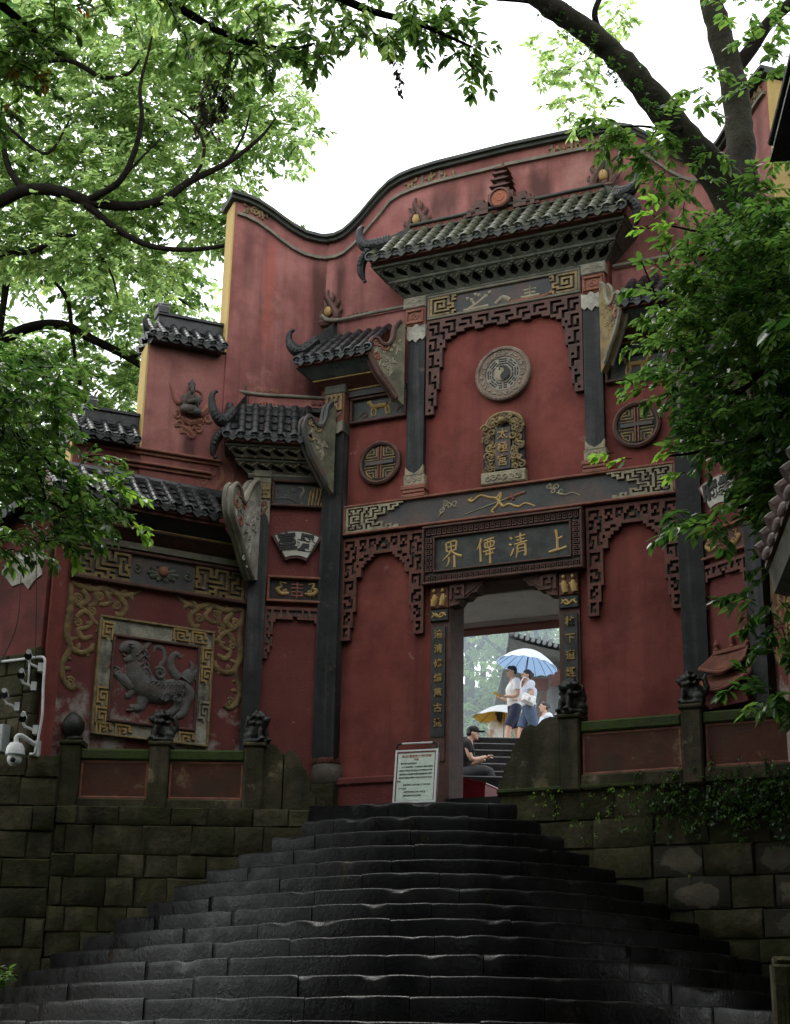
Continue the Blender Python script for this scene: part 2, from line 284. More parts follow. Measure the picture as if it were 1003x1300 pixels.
class MB:
    """mesh builder; x along a wall, y into the wall, z up.  m=True mirrors x."""
    def __init__(s, m=False): s.v = []; s.f = []; s.m = m
    def add(s, v, f):
        k = len(s.v); s.v.extend(v); s.f.extend([tuple(i + k for i in q) for q in f]); return s
    def box(s, x0, x1, y0, y1, z0, z1):
        v = [(x, y, z) for x in (x0, x1) for y in (y0, y1) for z in (z0, z1)]
        return s.add(v, [(0, 1, 3, 2), (4, 6, 7, 5), (0, 4, 5, 1), (2, 3, 7, 6), (0, 2, 6, 4), (1, 5, 7, 3)])
    def bev(s, x0, x1, y0, y1, z0, z1, b=.01):
        """box whose front (y0) edges are chamfered"""
        v = [(x0, y1, z0), (x1, y1, z0), (x1, y1, z1), (x0, y1, z1), (x0, y0 + b, z0), (x1, y0 + b, z0), (x1, y0 + b, z1), (x0, y0 + b, z1),
             (x0 + b, y0, z0 + b), (x1 - b, y0, z0 + b), (x1 - b, y0, z1 - b), (x0 + b, y0, z1 - b)]
        f = [(3, 2, 1, 0)]
        for a in range(4):
            c = (a + 1) % 4; f += [(a, c, c + 4, a + 4), (a + 4, c + 4, c + 8, a + 8)]
        return s.add(v, f + [(8, 9, 10, 11)])
    def prism(s, poly, y0, y1, inset=0):
        """outline in x,z extruded from y0 (front) to y1; inset shrinks the front face towards the centroid"""
        n = len(poly); cx = sum(p[0] for p in poly) / n; cz = sum(p[1] for p in poly) / n
        v = [(p[0] + (cx - p[0]) * inset, y0, p[1] + (cz - p[1]) * inset) for p in poly] + [(p[0], y1, p[1]) for p in poly]
        f = [tuple(range(n)), tuple(range(2 * n - 1, n - 1, -1))] + [(i, i + n, (i + 1) % n + n, (i + 1) % n) for i in range(n)]
        return s.add(v, f)
    def strip(s, line, dz, y0, y1):
        """band between a line (x,z) and the line raised by dz, extruded y0..y1"""
        n = len(line); v = []
        for x, z in line: v += [(x, y0, z), (x, y0, z + dz), (x, y1, z + dz), (x, y1, z)]
        f = [(0, 1, 2, 3), (4 * n - 1, 4 * n - 2, 4 * n - 3, 4 * n - 4)]
        for i in range(n - 1):
            a = 4 * i
            for j in range(4): f.append((a + j, a + 4 + j, a + 4 + (j + 1) % 4, a + (j + 1) % 4))
        return s.add(v, f)
    def frame(s, x0, x1, z0, z1, w, y0, y1):
        s.bev(x0, x1, y0, y1, z1 - w, z1, w * .25); s.bev(x0, x1, y0, y1, z0, z0 + w, w * .25)
        s.bev(x0, x0 + w, y0 + .002, y1, z0 + w, z1 - w, w * .25); s.bev(x1 - w, x1, y0 + .002, y1, z0 + w, z1 - w, w * .25); return s
    def sweep(s, prof, x0, x1, m0=0, m1=0):
        """profile of (y,z) points swept along x; m0/m1 shorten the ends by |y - y_back|*m (mitred ends)"""
        n = len(prof); yb = max(p[0] for p in prof)
        v = [(x0 + (yb - y) * m0, y, z) for y, z in prof] + [(x1 - (yb - y) * m1, y, z) for y, z in prof]
        f = [tuple(range(n - 1, -1, -1)), tuple(range(n, 2 * n))] + [(i, (i + 1) % n, (i + 1) % n + n, i + n) for i in range(n)]
        return s.add(v, f)
    def tube(s, path, n=8, cap=True):
        """path of (x,y,z,r)"""
        P = [Vector(p[:3]) for p in path]; k = len(P); v = []; f = []
        up = Vector((.13, .21, .97)).normalized()
        for i in range(k):
            d = (P[min(i + 1, k - 1)] - P[max(i - 1, 0)]).normalized()
            a = d.cross(up)
            if a.length < 1e-3: a = d.cross(Vector((1, 0, 0)))
            a.normalize(); b = d.cross(a); up = (-b if b.dot(up) < 0 else b)
            if b.dot(up) < 0: b = -b
            for j in range(n):
                t = 2 * math.pi * j / n
                q = P[i] + (a * math.cos(t) + b * math.sin(t)) * path[i][3]; v.append(tuple(q))
        for i in range(k - 1):
            for j in range(n): f.append((i * n + j, i * n + (j + 1) % n, (i + 1) * n + (j + 1) % n, (i + 1) * n + j))
        if cap: f += [tuple(range(n - 1, -1, -1)), tuple(range((k - 1) * n, k * n))]
        return s.add(v, f)
    def relief(s, paths, y=0, sq=.7, k=4, w=1.0):
        """raised strokes on a wall: each path is [(x,z,half-width)...], bulging out of the wall towards -y"""
        for p in paths:
            p = catmull(p, k); n = len(p); v = []; f = []; A = [(1, 0), (.72, .62), (0, 1), (-.72, .62), (-1, 0)]
            for i in range(n):
                a, b = p[max(i - 1, 0)], p[min(i + 1, n - 1)]; dx, dz = b[0] - a[0], b[1] - a[1]; l = math.hypot(dx, dz) or 1
                r = max(p[i][2], .001) * w
                for c, h in A: v.append((p[i][0] - dz / l * r * c, y - h * r * sq, p[i][1] + dx / l * r * c))
                v.append((p[i][0], y + .012, p[i][1]))
            for i in range(n - 1):
                for j in range(6): f.append((i * 6 + j, i * 6 + (j + 1) % 6, (i + 1) * 6 + (j + 1) % 6, (i + 1) * 6 + j))
            f += [tuple(range(5, -1, -1)), tuple(range((n - 1) * 6, n * 6))]
            s.add(v, f)
        return s
    def lathe(s, prof, n=12, cx=0, cy=0):
        """profile of (r,z)"""
        v = []; f = []; k = len(prof)
        for r, z in prof:
            for j in range(n):
                t = 2 * math.pi * j / n; v.append((cx + r * math.cos(t), cy + r * math.sin(t), z))
        for i in range(k - 1):
            for j in range(n): f.append((i * n + j, i * n + (j + 1) % n, (i + 1) * n + (j + 1) % n, (i + 1) * n + j))
        f += [tuple(range(n - 1, -1, -1)), tuple(range((k - 1) * n, k * n))]
        return s.add(v, f)
    def disc(s, cx, cz, prof, n=32):
        """rings of (r,y) about an axis through the wall"""
        v = []; f = []; k = len(prof)
        for r, y in prof:
            for j in range(n):
                t = 2 * math.pi * j / n; v.append((cx + r * math.cos(t), y, cz + r * math.sin(t)))
        for i in range(k - 1):
            for j in range(n): f.append((i * n + j, i * n + (j + 1) % n, (i + 1) * n + (j + 1) % n, (i + 1) * n + j))
        f.append(tuple(range((k - 1) * n, k * n))); return s.add(v, f)
    def ell(s, c, r, nu=10, nv=7):
        v = []; f = []
        for i in range(nv + 1):
            a = math.pi * i / nv
            for j in range(nu):
                t = 2 * math.pi * j / nu
                v.append((c[0] + r[0] * math.sin(a) * math.cos(t), c[1] + r[1] * math.sin(a) * math.sin(t), c[2] + r[2] * math.cos(a)))
        for i in range(nv):
            for j in range(nu): f.append((i * nu + j, (i + 1) * nu + j, (i + 1) * nu + (j + 1) % nu, i * nu + (j + 1) % nu))
        return s.add(v, f)
    def bitmap(s, rows, x0, z1, cw, ch, y0, y1, chars='#'):
        """raised cells of an ASCII drawing, top-left at (x0, z1)"""
        H = len(rows); Wd = max(len(r) for r in rows)
        on = lambda r, c: 0 <= r < H and 0 <= c < len(rows[r]) and rows[r][c] in chars
        for r in range(H):
            for c in range(Wd):
                if not on(r, c): continue
                a, b = x0 + c * cw, x0 + (c + 1) * cw; t, u = z1 - r * ch, z1 - (r + 1) * ch
                v = [(a, y0, u), (b, y0, u), (b, y0, t), (a, y0, t), (a, y1, u), (b, y1, u), (b, y1, t), (a, y1, t)]
                f = [(0, 1, 2, 3)]
                if not on(r + 1, c): f.append((0, 4, 5, 1))
                if not on(r - 1, c): f.append((3, 2, 6, 7))
                if not on(r, c - 1): f.append((0, 3, 7, 4))
                if not on(r, c + 1): f.append((1, 5, 6, 2))
                s.add(v, f)
        return s
    def mesh(s, name, mat, smooth=35, weld=False):
        v = [(-p[0], p[1], p[2]) for p in s.v] if s.m else s.v
        me = bpy.data.meshes.new(name); me.from_pydata(v, [], s.f)
        bm = bmesh.new(); bm.from_mesh(me)
        if weld: bmesh.ops.remove_doubles(bm, verts=bm.verts, dist=1e-4)
        bmesh.ops.recalc_face_normals(bm, faces=bm.faces); bm.to_mesh(me); bm.free()
        if smooth:
            me.polygons.foreach_set('use_smooth', [True] * len(me.polygons)); me.set_sharp_from_angle(angle=R(smooth))
        if mat: me.materials.append(MATS[mat])
        return me

def link(name, data, parent=None, loc=(0, 0, 0), rot=(0, 0, 0), scale=None):
    o = bpy.data.objects.new(name, data); COL.objects.link(o)
    if parent is not None: o.parent = parent
    o.location = loc; o.rotation_euler = rot
    if scale is not None: o.scale = scale
    return o
def tag(o, label=None, cat=None, group=None, kind=None):
    for k, v in (('label', label), ('category', cat), ('group', group), ('kind', kind)):
        if v: o[k] = v
    return o
def thing(name, label, cat, loc=(0, 0, 0), rz=0, group=None, kind=None):
    return tag(link(name, None, None, loc, (0, 0, rz)), label, cat, group, kind)
def glyph_mesh(s, size, depth, mat, bold=.0):
    c = bpy.data.curves.new('lettering', 'FONT'); c.body = s; c.size = size; c.extrude = depth / 2; c.offset = bold
    c.align_x = 'CENTER'; c.align_y = 'CENTER'
    o = bpy.data.objects.new('lettering', c); COL.objects.link(o)
    dg = bpy.context.evaluated_depsgraph_get(); dg.update()
    me = bpy.data.meshes.new_from_object(o.evaluated_get(dg)); bpy.data.objects.remove(o)
    me.transform(Matrix(((1, 0, 0, 0), (0, 0, -1, 0), (0, 1, 0, 0), (0, 0, 0, 1))))
    me.materials.clear(); me.materials.append(MATS[mat]); return me
# ------------------------------------------------------------------ the temple gate (one building, parts below it)
Z0 = 4.35
GX, GY = 1.364, 18.021
GATE = thing('temple_gate', 'tall weathered red temple gate with curved top, tiled roofs and open doorway', 'gate', (GX, GY, Z0), R(-25))
FR = {'C': (0, 0, 0), 'A': (-2.31, 0, R(30)), 'U': (-2.31, 0, R(47)), 'W': (-3.289, -.565, R(53))}
def part(name, mb, mat, fr='C', parent=None, smooth=35):
    me = mb if not isinstance(mb, MB) else mb.mesh(name, mat, smooth)
    if parent is not None: return link(name, me, parent)
    ox, oy, a = FR[fr]; g = -1 if mb.m else 1
    return link(name, me, GATE, (ox * g, oy, -Z0), (0, 0, a * g))

def half_tube(y0, z0, y1, z1, r, n=6):
    """cover tile: half-round run from the ridge (y1,z1) to the eave (y0,z0) with a round end"""
    m = MB(); dy, dz = y0 - y1, z0 - z1; l = math.hypot(dy, dz); dy, dz = dy / l, dz / l
    segs = 5
    for k in range(segs):
        a, b = l * k / segs, l * (k + 1) / segs + .012; v = []
        for t, rr in ((a, r * .9), (b, r)):
            for j in range(n + 1):
                g = math.pi * j / n; o = rr * math.sin(g)
                v.append((rr * math.cos(g), y1 + dy * t + dz * o, z1 + dz * t - dy * o))
        q = n + 1; m.add(v, [(j, j + 1, j + 1 + q, j + q) for j in range(n)] + [tuple(range(q, 2 * q))])
    return m
def end_disc(r):
    m = MB(); m.disc(0, 0, [(r * 1.12, .02), (r * 1.12, -.012), (r * .85, -.018), (r * .8, -.008), (r * .45, -.008), (r * .35, -.02), (.004, -.024)], 12); return m
def pan_tile(y0, z0, y1, z1, w, steps=4):
    m = MB(); l = math.hypot(y0 - y1, z0 - z1); dy, dz = (y0 - y1) / l, (z0 - z1) / l
    for k in range(steps):
        a, b = l * k / steps, l * (k + 1) / steps + .02; v = []
        for t, up in ((a, 0), (b, .022)):
            for x, o in ((-w / 2, .02), (-w / 4, 0), (0, -.008), (w / 4, 0), (w / 2, .02)):
                o = o + up; v.append((x, y1 + dy * t + dz * o, z1 + dz * t - dy * o))
        m.add(v, [(j, j + 1, j + 6, j + 5) for j in range(4)])
    # drip tongue hanging at the eave
    w *= .5; m.prism([(-w, z0 + .035), (-w * 1.05, z0 - .012), (-w * .55, z0 - .05), (0, z0 - .078), (w * .55, z0 - .05), (w * 1.05, z0 - .012), (w, z0 + .035)], y0 - .022, y0 - .002, .08)
    return m

def tiled_roof(fr, m, x0, x1, eave, ridge, n, mat, hip0=0, hip1=0, slab='carved_red', r=.056, parent=None):
    (ye, ze), (yr, zr) = eave, ridge
    s = MB(m); s.sweep([(ye + .02, ze - .05), (ye + .02, ze), (yr, zr), (yr + .12, zr), (yr + .12, ze - .05)], x0, x1, -0.0, 0)
    roof = part('roof', s, slab, fr)
    pitch = (x1 - x0) / n
    ct = half_tube(ye, ze + .035, yr, zr + .035, r).mesh('cover_tile', mat)
    ed = end_disc(r).mesh('tile_end', 'tile_end')
    pt = pan_tile(ye, ze + .008, yr, zr + .008, pitch * .74).mesh('pan_tile', mat)
    for i in range(n + 1):
        x = x0 + i * pitch; g = -1 if m else 1
        xx = x * g
        o = link('cover_tile', ct, roof, (xx, random.uniform(-.008, .008), random.uniform(-.006, .006)), (0, 0, random.uniform(-.03, .03)))
        link('tile_end', ed, roof, (xx, ye + o.location.y, ze + .04 + o.location.z))
        if i < n: link('pan_tile', pt, roof, ((x + pitch / 2) * g, random.uniform(-.006, .006), random.uniform(-.006, .004)), (0, 0, random.uniform(-.03, .03)))
    return roof

def cornice(fr, m, xb, xt, bot, top, n, mat, parent):
    """sloping board of arched openings; xb, xt = (x0,x1) at the bottom and at the top edge"""
    (yb, zb), (yt, zt) = bot, top
    for i in range(n):
        u0, u1 = i / n, (i + 1) / n
        def pt(u, v, d):
            x = (xb[0] + (xb[1] - xb[0]) * u) * (1 - v) + (xt[0] + (xt[1] - xt[0]) * u) * v
            return (x, yb + (yt - yb) * v + d * .7, zb + (zt - zb) * v + d * .7)
        out = [(0, 0), (.5, 0), (1, 0), (1, .45), (1, 1), (.5, 1), (0, 1), (0, .45)]
        hol = [(.24, .22), (.5, .12), (.76, .22), (.88, .45), (.68, .72), (.5, .88), (.32, .72), (.12, .45)]
        b = MB(m); v = []
        for d in (0, .05):
            for ring in (out, hol):
                for a, c in ring: v.append(pt(u0 + (u1 - u0) * a, c, d))
        f = []
        for k in range(8):
            q = (k + 1) % 8; f += [(k, q, q + 8, k + 8), (k + 8, q + 8, q + 24, k + 24)]
        b.add(v, f)
        # small raised scales around the opening
        for a, c in ((.5, .96), (.2, .82), (.8, .82), (.06, .7), (.94, .7), (.5, .05)):
            p = pt(u0 + (u1 - u0) * a, c, 0); b.ell(p, (.02, .018, .016), 6, 4)
        part('bracket_arch', b, mat, fr, parent)
def mitre_board(fr, m, xb, xt, bot, top, mat, name='soffit_board', parent=None, thick=.04):
    (yb, zb), (yt, zt) = bot, top
    b = MB(m); v = [(xb[0], yb, zb), (xb[1], yb, zb), (xt[1], yt, zt), (xt[0], yt, zt),
                    (xb[0] + thick * .3, yb + thick, zb), (xb[1] - thick * .3, yb + thick, zb), (xt[1] - .01, .12, zt), (xt[0] + .01, .12, zt)]
    b.add(v, [(0, 1, 2, 3), (0, 3, 7, 4), (1, 5, 6, 2), (3, 2, 6, 7), (0, 4, 5, 1), (4, 7, 6, 5)])
    return part(name, b, mat, fr, parent, smooth=20)

def horn(fr, m, pts, mat='horn_black', parent=None):
    """upturned eave corner: a thick crest that curls up, with a row of knobs and a fin along its back"""
    c = np.array(pts[0][:3]); pts = [tuple(c + (np.array(p[:3]) - c) * np.array((.78, .9, 1.0))) + (p[3] * 1.35,) for p in pts]
    b = MB(m); p = catmull(pts, 6); b.tube(p, 8)
    for i in range(1, len(p) - 3): b.ell((p[i][0] + .01, p[i][1], p[i][2] + p[i][3] * .9), (p[i][3] * .55,) * 3, 6, 4)
    q = p[-1]; b.ell(q[:3], (.03, .025, .025), 6, 5)
    for i in range(0, len(p) // 2, 2): b.ell((p[i][0], p[i][1] - p[i][3] * .7, p[i][2]), (p[i][3] * .7, p[i][3] * .5, p[i][3] * .6), 6, 4)
    return part('eave_horn', b, mat, fr, parent)

def flame(x, z, s, m=False, fr='C', y=.18):
    """flame-shaped ridge ornament with a gilt bead"""
    g = -1 if x < 0 or m else 1; X = lambda a: x + g * a * s; k = 2.7
    b = MB(m)
    P = [[(-.22, 0, .06), (-.26, .2, .075), (-.16, .42, .07), (-.02, .66, .06), (.10, .9, .05), (.06, 1.12, .02)], [(.2, 0, .06), (.27, .2, .065), (.22, .4, .05), (.12, .56, .05), (.2, .74, .03), (.3, .82, .01)],
         [(-.3, .02, .07), (0, .0, .09), (.3, .02, .07)], [(-.22, .5, .04), (-.3, .66, .035), (-.22, .78, .01)], [(-.05, .68, .05), (-.14, .86, .03), (-.08, 1.0, .01)], [(.0, .1, .07), (.14, .14, .06)], [(-.3, .25, .04), (-.4, .36, .03), (-.36, .46, .01)], [(.32, .2, .04), (.42, .3, .03), (.4, .4, .01)]]
    b.relief([[(X(a), z + c * s, w * s * k * .62) for a, c, w in p] for p in P], y, 1.1, 5)
    o = part('ridge_flame', b, 'carved_brown', fr)
    q = MB(m); q.ell((X(.02), y - .05 * s, z + .36 * s), (.13 * s, .09 * s, .17 * s)); part('gilt_bead', q, 'gold_dull', fr, o); return o

# --- top wall with its S-curved coping
topC = [(-2.74, 12.56), (-2.59, 12.545), (-2.46, 12.58), (-2.34, 12.66), (-2.2, 12.78), (-2.07, 12.92), (-1.92, 13.07), (-1.76, 13.2), (-1.6, 13.27), (-1.4, 13.31), (-1.05, 13.34), (0, 13.36)]
topC = topC + [(-x, z) for x, z in topC[-2::-1]]
b = MB(); b.prism([(-2.74, 9.2)] + [(x, z - .09) for x, z in topC] + [(2.74, 9.2)], .2, .7)
part('top_wall', b, 'red_top')
b = MB(); b.strip([(x, z - .09) for x, z in topC], .05, .13, .78); b.strip([(x, z - .04) for x, z in topC], .045, .08, .83)
part('wall_coping', b, 'grey_coping')
mC = [(x, z - .30 - (.05 if abs(x) > 1.9 else 0)) for x, z in topC]
b = MB(); b.strip(mC, .045, .155, .21); part('moulding', b, 'moulding')
b = MB()
for x0 in (-1.5, -1.25, -1.0, .62, .88, 1.12):
    for k in range(7):
        x, z = x0 + random.uniform(0, .2), 13.14 + random.uniform(-.05, .06)
        b.relief([[(x, z, .016), (x + random.uniform(-.07, .07), z, .016)], [(x, z, .016), (x, z + random.choice((-.05, .05)), .016)]], .19, 1.2, 1)
part('coping_frieze', b, 'carved_ochre')['kind'] = 'stuff'
b = MB()
for x in (-1.28, -1.02, .62, .9, 1.15): b.box(x - .015, x + .015, .185, .21, 13.065, 13.24)
part('frieze_bar', b, 'moulding')

for m in (False, True):
    # splayed upper side walls
    topU = [(-.1, 12.56), (-.3, 12.53), (-.5, 12.54), (-.68, 12.6), (-.84, 12.68), (-1.0, 12.77), (-1.2, 12.86), (-1.36, 12.90), (-1.52, 12.91)]
    b = MB(m); b.prism([(-.12, 8.2)] + [(x, z - .09) for x, z in topU] + [(-1.52, 8.2)], .45, .80); part('side_wall', b, 'red_side', 'U')
    b = MB(m); t = topU[:-1] + [(-1.6, 12.92)]; b.strip([(x, z - .09) for x, z in t], .05, .38, .86); b.strip([(x, z - .04) for x, z in t], .045, .33, .92); part('wall_coping', b, 'grey_coping', 'U')
    b = MB(m); b.strip([(x, z - .35 + max(0, -x - .8) * .06) for x, z in topU[:-1]] + [(-1.49, 12.6)], .045, .405, .46); part('moulding', b, 'moulding', 'U')
    b = MB(m)
    for k in range(16):
        x, z = -1.42 + random.uniform(0, .36), 12.68 + random.uniform(-.03, .1)
        b.relief([[(x, z, .016), (x + random.uniform(-.07, .07), z, .016)], [(x, z, .016), (x, z + random.choice((-.05, .05)), .016)]], .44, 1.2, 1)
    part('coping_frieze', b, 'carved_ochre', 'U')['kind'] = 'stuff'
    b = MB(m); b.box(-1.545, -1.521, .452, .798, 10.5, 12.8); part('yellow_end', b, 'yellow_wall', 'U')
    b = MB(m); b.box(-2.56, -1.521, .47, .852, 8.2, 10.46); part('side_wall', b, 'red_side', 'U')
    b = MB(m); b.box(-2.585, -2.561, .472, .85, 8.9, 10.44); part('yellow_end', b, 'yellow_wall', 'U')
    b = MB(m); b.box(-3.42, -2.561, .49, .91, 7.9, 8.96); part('side_wall', b, 'red_side', 'U')
    b = MB(m); b.box(-3.445, -3.421, .492, .908, 7.9, 8.94); part('yellow_end', b, 'yellow_wall', 'U')
    # tiled copings on the two lower steps of the wall
    for (x0, x1, z, n) in ((-2.66, -1.56, 10.5, 6), (-3.52, -2.62, 8.98, 4)):
        tiled_roof('U', m, x0 + .1, x1 - .04, (.28, z - .03), (.66, z + .30), n, 'tile_dark', slab='tile_dark', r=.05)
        b = MB(m); b.box(x0 + .22, x1 + .03, .6, .76, z + .28, z + .44); b.box(x0 + .2, x1 + .03, .57, .79, z + .44, z + .475); b.bev(x0 + .2, x0 + .36, .56, .8, z + .45, z + .58, .02)
        b.ell((x0 + .28, .68, z + .6), (.11, .1, .05)); part('ridge', b, 'tile_dark', 'U')
        b = MB(m)
        for j in range(4):
            y = .36 + j * .16; h = .06 * (1.5 - abs(j - 1.5)); b.tube([(x0 + .2, y, z + .06 + h, .045), (x0 + .02, y, z - .02 + h, .05)], 8)
        part('end_tile', b, 'tile_dark', 'U')
        horn('U', m, [(x0 + .24, .66, z + .3, .045), (x0 + .08, .5, z + .12, .045), (x0 - .02, .44, z + .13, .035), (x0 - .06, .42, z + .24, .025), (x0 - .03, .42, z + .31, .012)])
    # mouldings below the lowest step
    for x0, x1, z in ((-3.4, -1.5, 8.9), (-3.3, -1.62, 8.71)):
        b = MB(m); b.bev(x0, x1, .40, .5, z, z + .035, .01); b.bev(x0, x1, .44, .5, z - .045, z, .005); part('moulding', b, 'carved_terracotta', 'U')
    b = MB(m); b.relief([spiral(-1.62, 8.76, .01, .07, 1.3, 0, .012, .02), spiral(-1.72, 8.62, .01, .07, 1.3, 1, .012, .02), spiral(-3.24, 8.81, .01, .06, 1.3, 0, .012, .02),
        [(-1.5, 8.92, .04), (-1.45, 8.7, .06), (-1.55, 8.5, .05), (-1.42, 8.4, .06)], [(-1.4, 8.95, .03), (-1.32, 8.75, .05), (-1.36, 8.55, .04)]], .47, .6, 4)
    part('cloud_scroll', b, 'carved_terracotta', 'U')['kind'] = 'stuff'
# immortal figures on the side walls
def immortal(m):
    """seated bearded immortal with streaming ribbons on a cloud"""
    x, z, y = -1.97, 9.55, .47
    b = MB(m); e = lambda dx, dz, rx, ry, rz, dy=0: b.ell((x + dx, y - .05 - dy, z + dz), (rx, ry, rz), 10, 7)
    e(0, .16, .10, .07, .17); e(-.02, .0, .16, .08, .08, .03); e(-.1, -.03, .08, .07, .06, .05); e(.1, -.04, .085, .07, .06, .05); e(-.11, .14, .055, .06, .10, .03); e(.11, .15, .055, .06, .09, .03); e(-.03, .1, .05, .05, .04, .08); e(.04, .12, .05, .05, .04, .08)
    e(0, .36, .055, .06, .07, .03); e(0, .44, .032, .035, .04, .02); e(0, .48, .02, .02, .03, .02); e(0, .3, .03, .03, .06, .08); e(-.035, .42, .03, .03, .03, .02); e(.035, .42, .03, .03, .03, .02)
    b.relief([[(x + dx, z + .28 - abs(dx), .012), (x + dx * 1.3, z + .12, .014), (x + dx * 1.8, z - .04, .012)] for dx in (-.08, -.05, -.02, .02, .05, .08)] + [[(x - .14, z - .02, .014), (x - .02, z - .07, .016), (x + .14, z - .03, .014)]], y - .11, 1.2, 4)
    shrink = lambda bb: setattr(bb, 'v', [(x + (p[0] - x) * .82, y + (p[1] - y) * .8, z + .02 + (p[2] - z) * .86) for p in bb.v]); shrink(b)
    o = part('immortal_relief', b, 'immortal_grey', 'U')
    b = MB(m); b.relief([[(x - .1, z + .12, .04), (x - .2, z + .10, .045), (x - .27, z + .22, .035), (x - .36, z + .42, .008)], [(x + .1, z + .0, .05), (x + .2, z - .02, .075), (x + .3, z + .10, .06), (x + .44, z + .28, .008)], [(x + .14, z + .06, .03), (x + .26, z + .04, .03), (x + .38, z + .12, .01)],
        [(x + .07, z + .36, .022), (x + .18, z + .33, .024), (x + .2, z + .22, .02), (x + .13, z + .16, .015)], [(x - .12, z - .12, .05), (x + .02, z - .2, .06), (x + .22, z - .12, .05)], [(x - .1, z - .28, .04), (x + .04, z - .34, .045), (x + .1, z - .44, .03)]] +
        [spiral(x + dx, z + dz, .012, .07, 1.3, a, .022, .034, 10) for dx, dz, a in ((-.19, -.1, 0), (-.13, -.25, 2), (.05, -.25, 1), (.2, -.16, 3), (.31, -.08, 4), (.05, -.38, 5), (-.04, -.34, 2), (.17, -.28, 0), (-.06, -.14, 4))], y, 1.0, 2)
    shrink(b); part('ribbon_clouds', b, 'carved_terracotta', 'U', o)
immortal(False); immortal(True)

# --- main wall behind the columns
b = MB(); b.box(-2.45, 2.45, .0, .4, 7.2, 10.3); b.box(-1.42, 1.42, .0, .4, 10.3, 11.35); b.box(-2.45, -.94, 0, .4, Z0 - .3, 7.2); b.box(.94, 2.45, 0, .4, Z0 - .3, 7.2)
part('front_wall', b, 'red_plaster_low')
for m in (False, True):
    b = MB(m); b.box(-2.3, -.99, -.06, .01, Z0 - .3, 4.72); b.bev(-2.3, -.99, -.09, .0, 4.72, 4.82, .02); part('plinth', b, 'red_plaster_peeling')

# --- central roof
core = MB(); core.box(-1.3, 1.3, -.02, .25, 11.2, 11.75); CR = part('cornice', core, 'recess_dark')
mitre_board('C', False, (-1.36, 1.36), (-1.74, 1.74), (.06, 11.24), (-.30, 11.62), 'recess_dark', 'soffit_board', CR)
cornice('C', False, (-1.40, 1.40), (-1.57, 1.57), (-.03, 11.22), (-.19, 11.385), 17, 'cornice_green', CR)
cornice('C', False, (-1.58, 1.58), (-1.73, 1.73), (-.2, 11.43), (-.34, 11.565), 17, 'cornice_green', CR)
for z, y, xx, h, mt in ((11.185, -.04, 1.385, .04, 'cornice_green'), (11.388, -.21, 1.575, .04, 'cornice_green'), (11.565, -.375, 1.74, .04, 'cornice_green'), (11.608, -.385, 1.765, .045, 'carved_red')):
    b = MB(); b.bev(-xx, xx, y, .1, z, z + h, .008); part('cornice_band', b, mt, 'C', CR)
for m in (False, True):   # sloping ends of the cornice
    b = MB(m); b.add([(-1.40, -.02, 11.22), (-1.40, .2, 11.22), (-1.76, .2, 11.6), (-1.76, -.36, 11.6)], [(0, 1, 2, 3)]); part('cornice_end', b, 'cornice_green', 'C', CR)
MR = tiled_roof('C', False, -1.74, 1.74, (-.47, 11.67), (.06, 12.23), 18, 'tile_mossy', r=.062)
b = MB(); b.box(-1.36, 1.36, .04, .22, 12.2, 12.34); part('ridge', b, 'carved_red', 'C', MR)
b = MB(); b.bev(-1.38, 1.38, .0, .22, 12.34, 12.38, .01); b.bev(-1.38, 1.38, .0, .22, 12.235, 12.26, .01); part('ridge_cap', b, 'grey_coping', 'C', MR)
b = MB()
for i in range(26):
    x = -1.25 + i * .1
    b.relief([spiral(x, 12.30, .008, .03, 1.1, i, .008, .01, 8)], .04, .8, 1)
part('ridge_scrolls', b, 'carved_terracotta', 'C', MR)['kind'] = 'stuff'
for m in (False, True):
    b = MB(m); b.add([(-1.36, .06, 12.38), (-1.36, .06, 12.2), (-1.82, -.36, 11.78), (-1.82, -.36, 11.92), (-1.36, .16, 12.38), (-1.36, .16, 12.2), (-1.82, -.24, 11.78), (-1.82, -.24, 11.92)],
        [(0, 1, 2, 3), (4, 7, 6, 5), (0, 3, 7, 4), (1, 5, 6, 2), (3, 2, 6, 7)]); part('hip_ridge', b, 'grey_coping', 'C', MR)
    horn('C', m, [(-1.6, -.15, 12.06, .06), (-1.78, -.36, 11.92, .065), (-1.92, -.42, 11.92, .055), (-2.02, -.42, 12.04, .045), (-2.03, -.42, 12.18, .035), (-1.98, -.42, 12.23, .015)])
    horn('C', m, [(-1.8, -.4, 11.82, .05), (-1.92, -.38, 11.7, .05), (-1.94, -.36, 11.55, .04), (-1.88, -.34, 11.42, .012)])
flame(-1.34, 12.36, .46); flame(1.34, 12.36, .50, y=.12)
b = MB()
for k, (w, z) in enumerate(((.115, 12.58), (.10, 12.68), (.085, 12.77), (.068, 12.85))):
    b.box(-.05 - w * .6, -.05 + w * .6, .02, .18, z, z + .07); b.prism([(-.05 - w * 1.35, z + .085), (-.05 - w * .8, z + .07), (-.05 + w * .8, z + .07), (-.05 + w * 1.35, z + .085), (-.05 + w * .6, z + .1), (-.05 - w * .6, z + .1)], -.03, .2)
b.lathe([(.035, 12.93), (.04, 12.96), (.02, 12.99), (.028, 13.02), (.006, 13.1)], 8, -.05, .1)
rows = ['......####......', '.....######.....', '..##.######.##..', '.####......####.', '##.##......##.##', '#.###......###.#']
b.bitmap(rows, -.53, 12.62, .06, .055, .0, .15); b.bitmap(['#.#.##......##.#.#'], -.59, 12.345, .06, .05, .02, .15)
pg = part('pagoda_finial', b, 'carved_brown', 'C', MR)
b = MB(); b.disc(-.05, 12.46, [(.15, .05), (.15, -.05), (.125, -.06), (.12, -.03), (.01, -.03)], 20); part('finial_ring', b, 'carved_brown', 'C', MR)
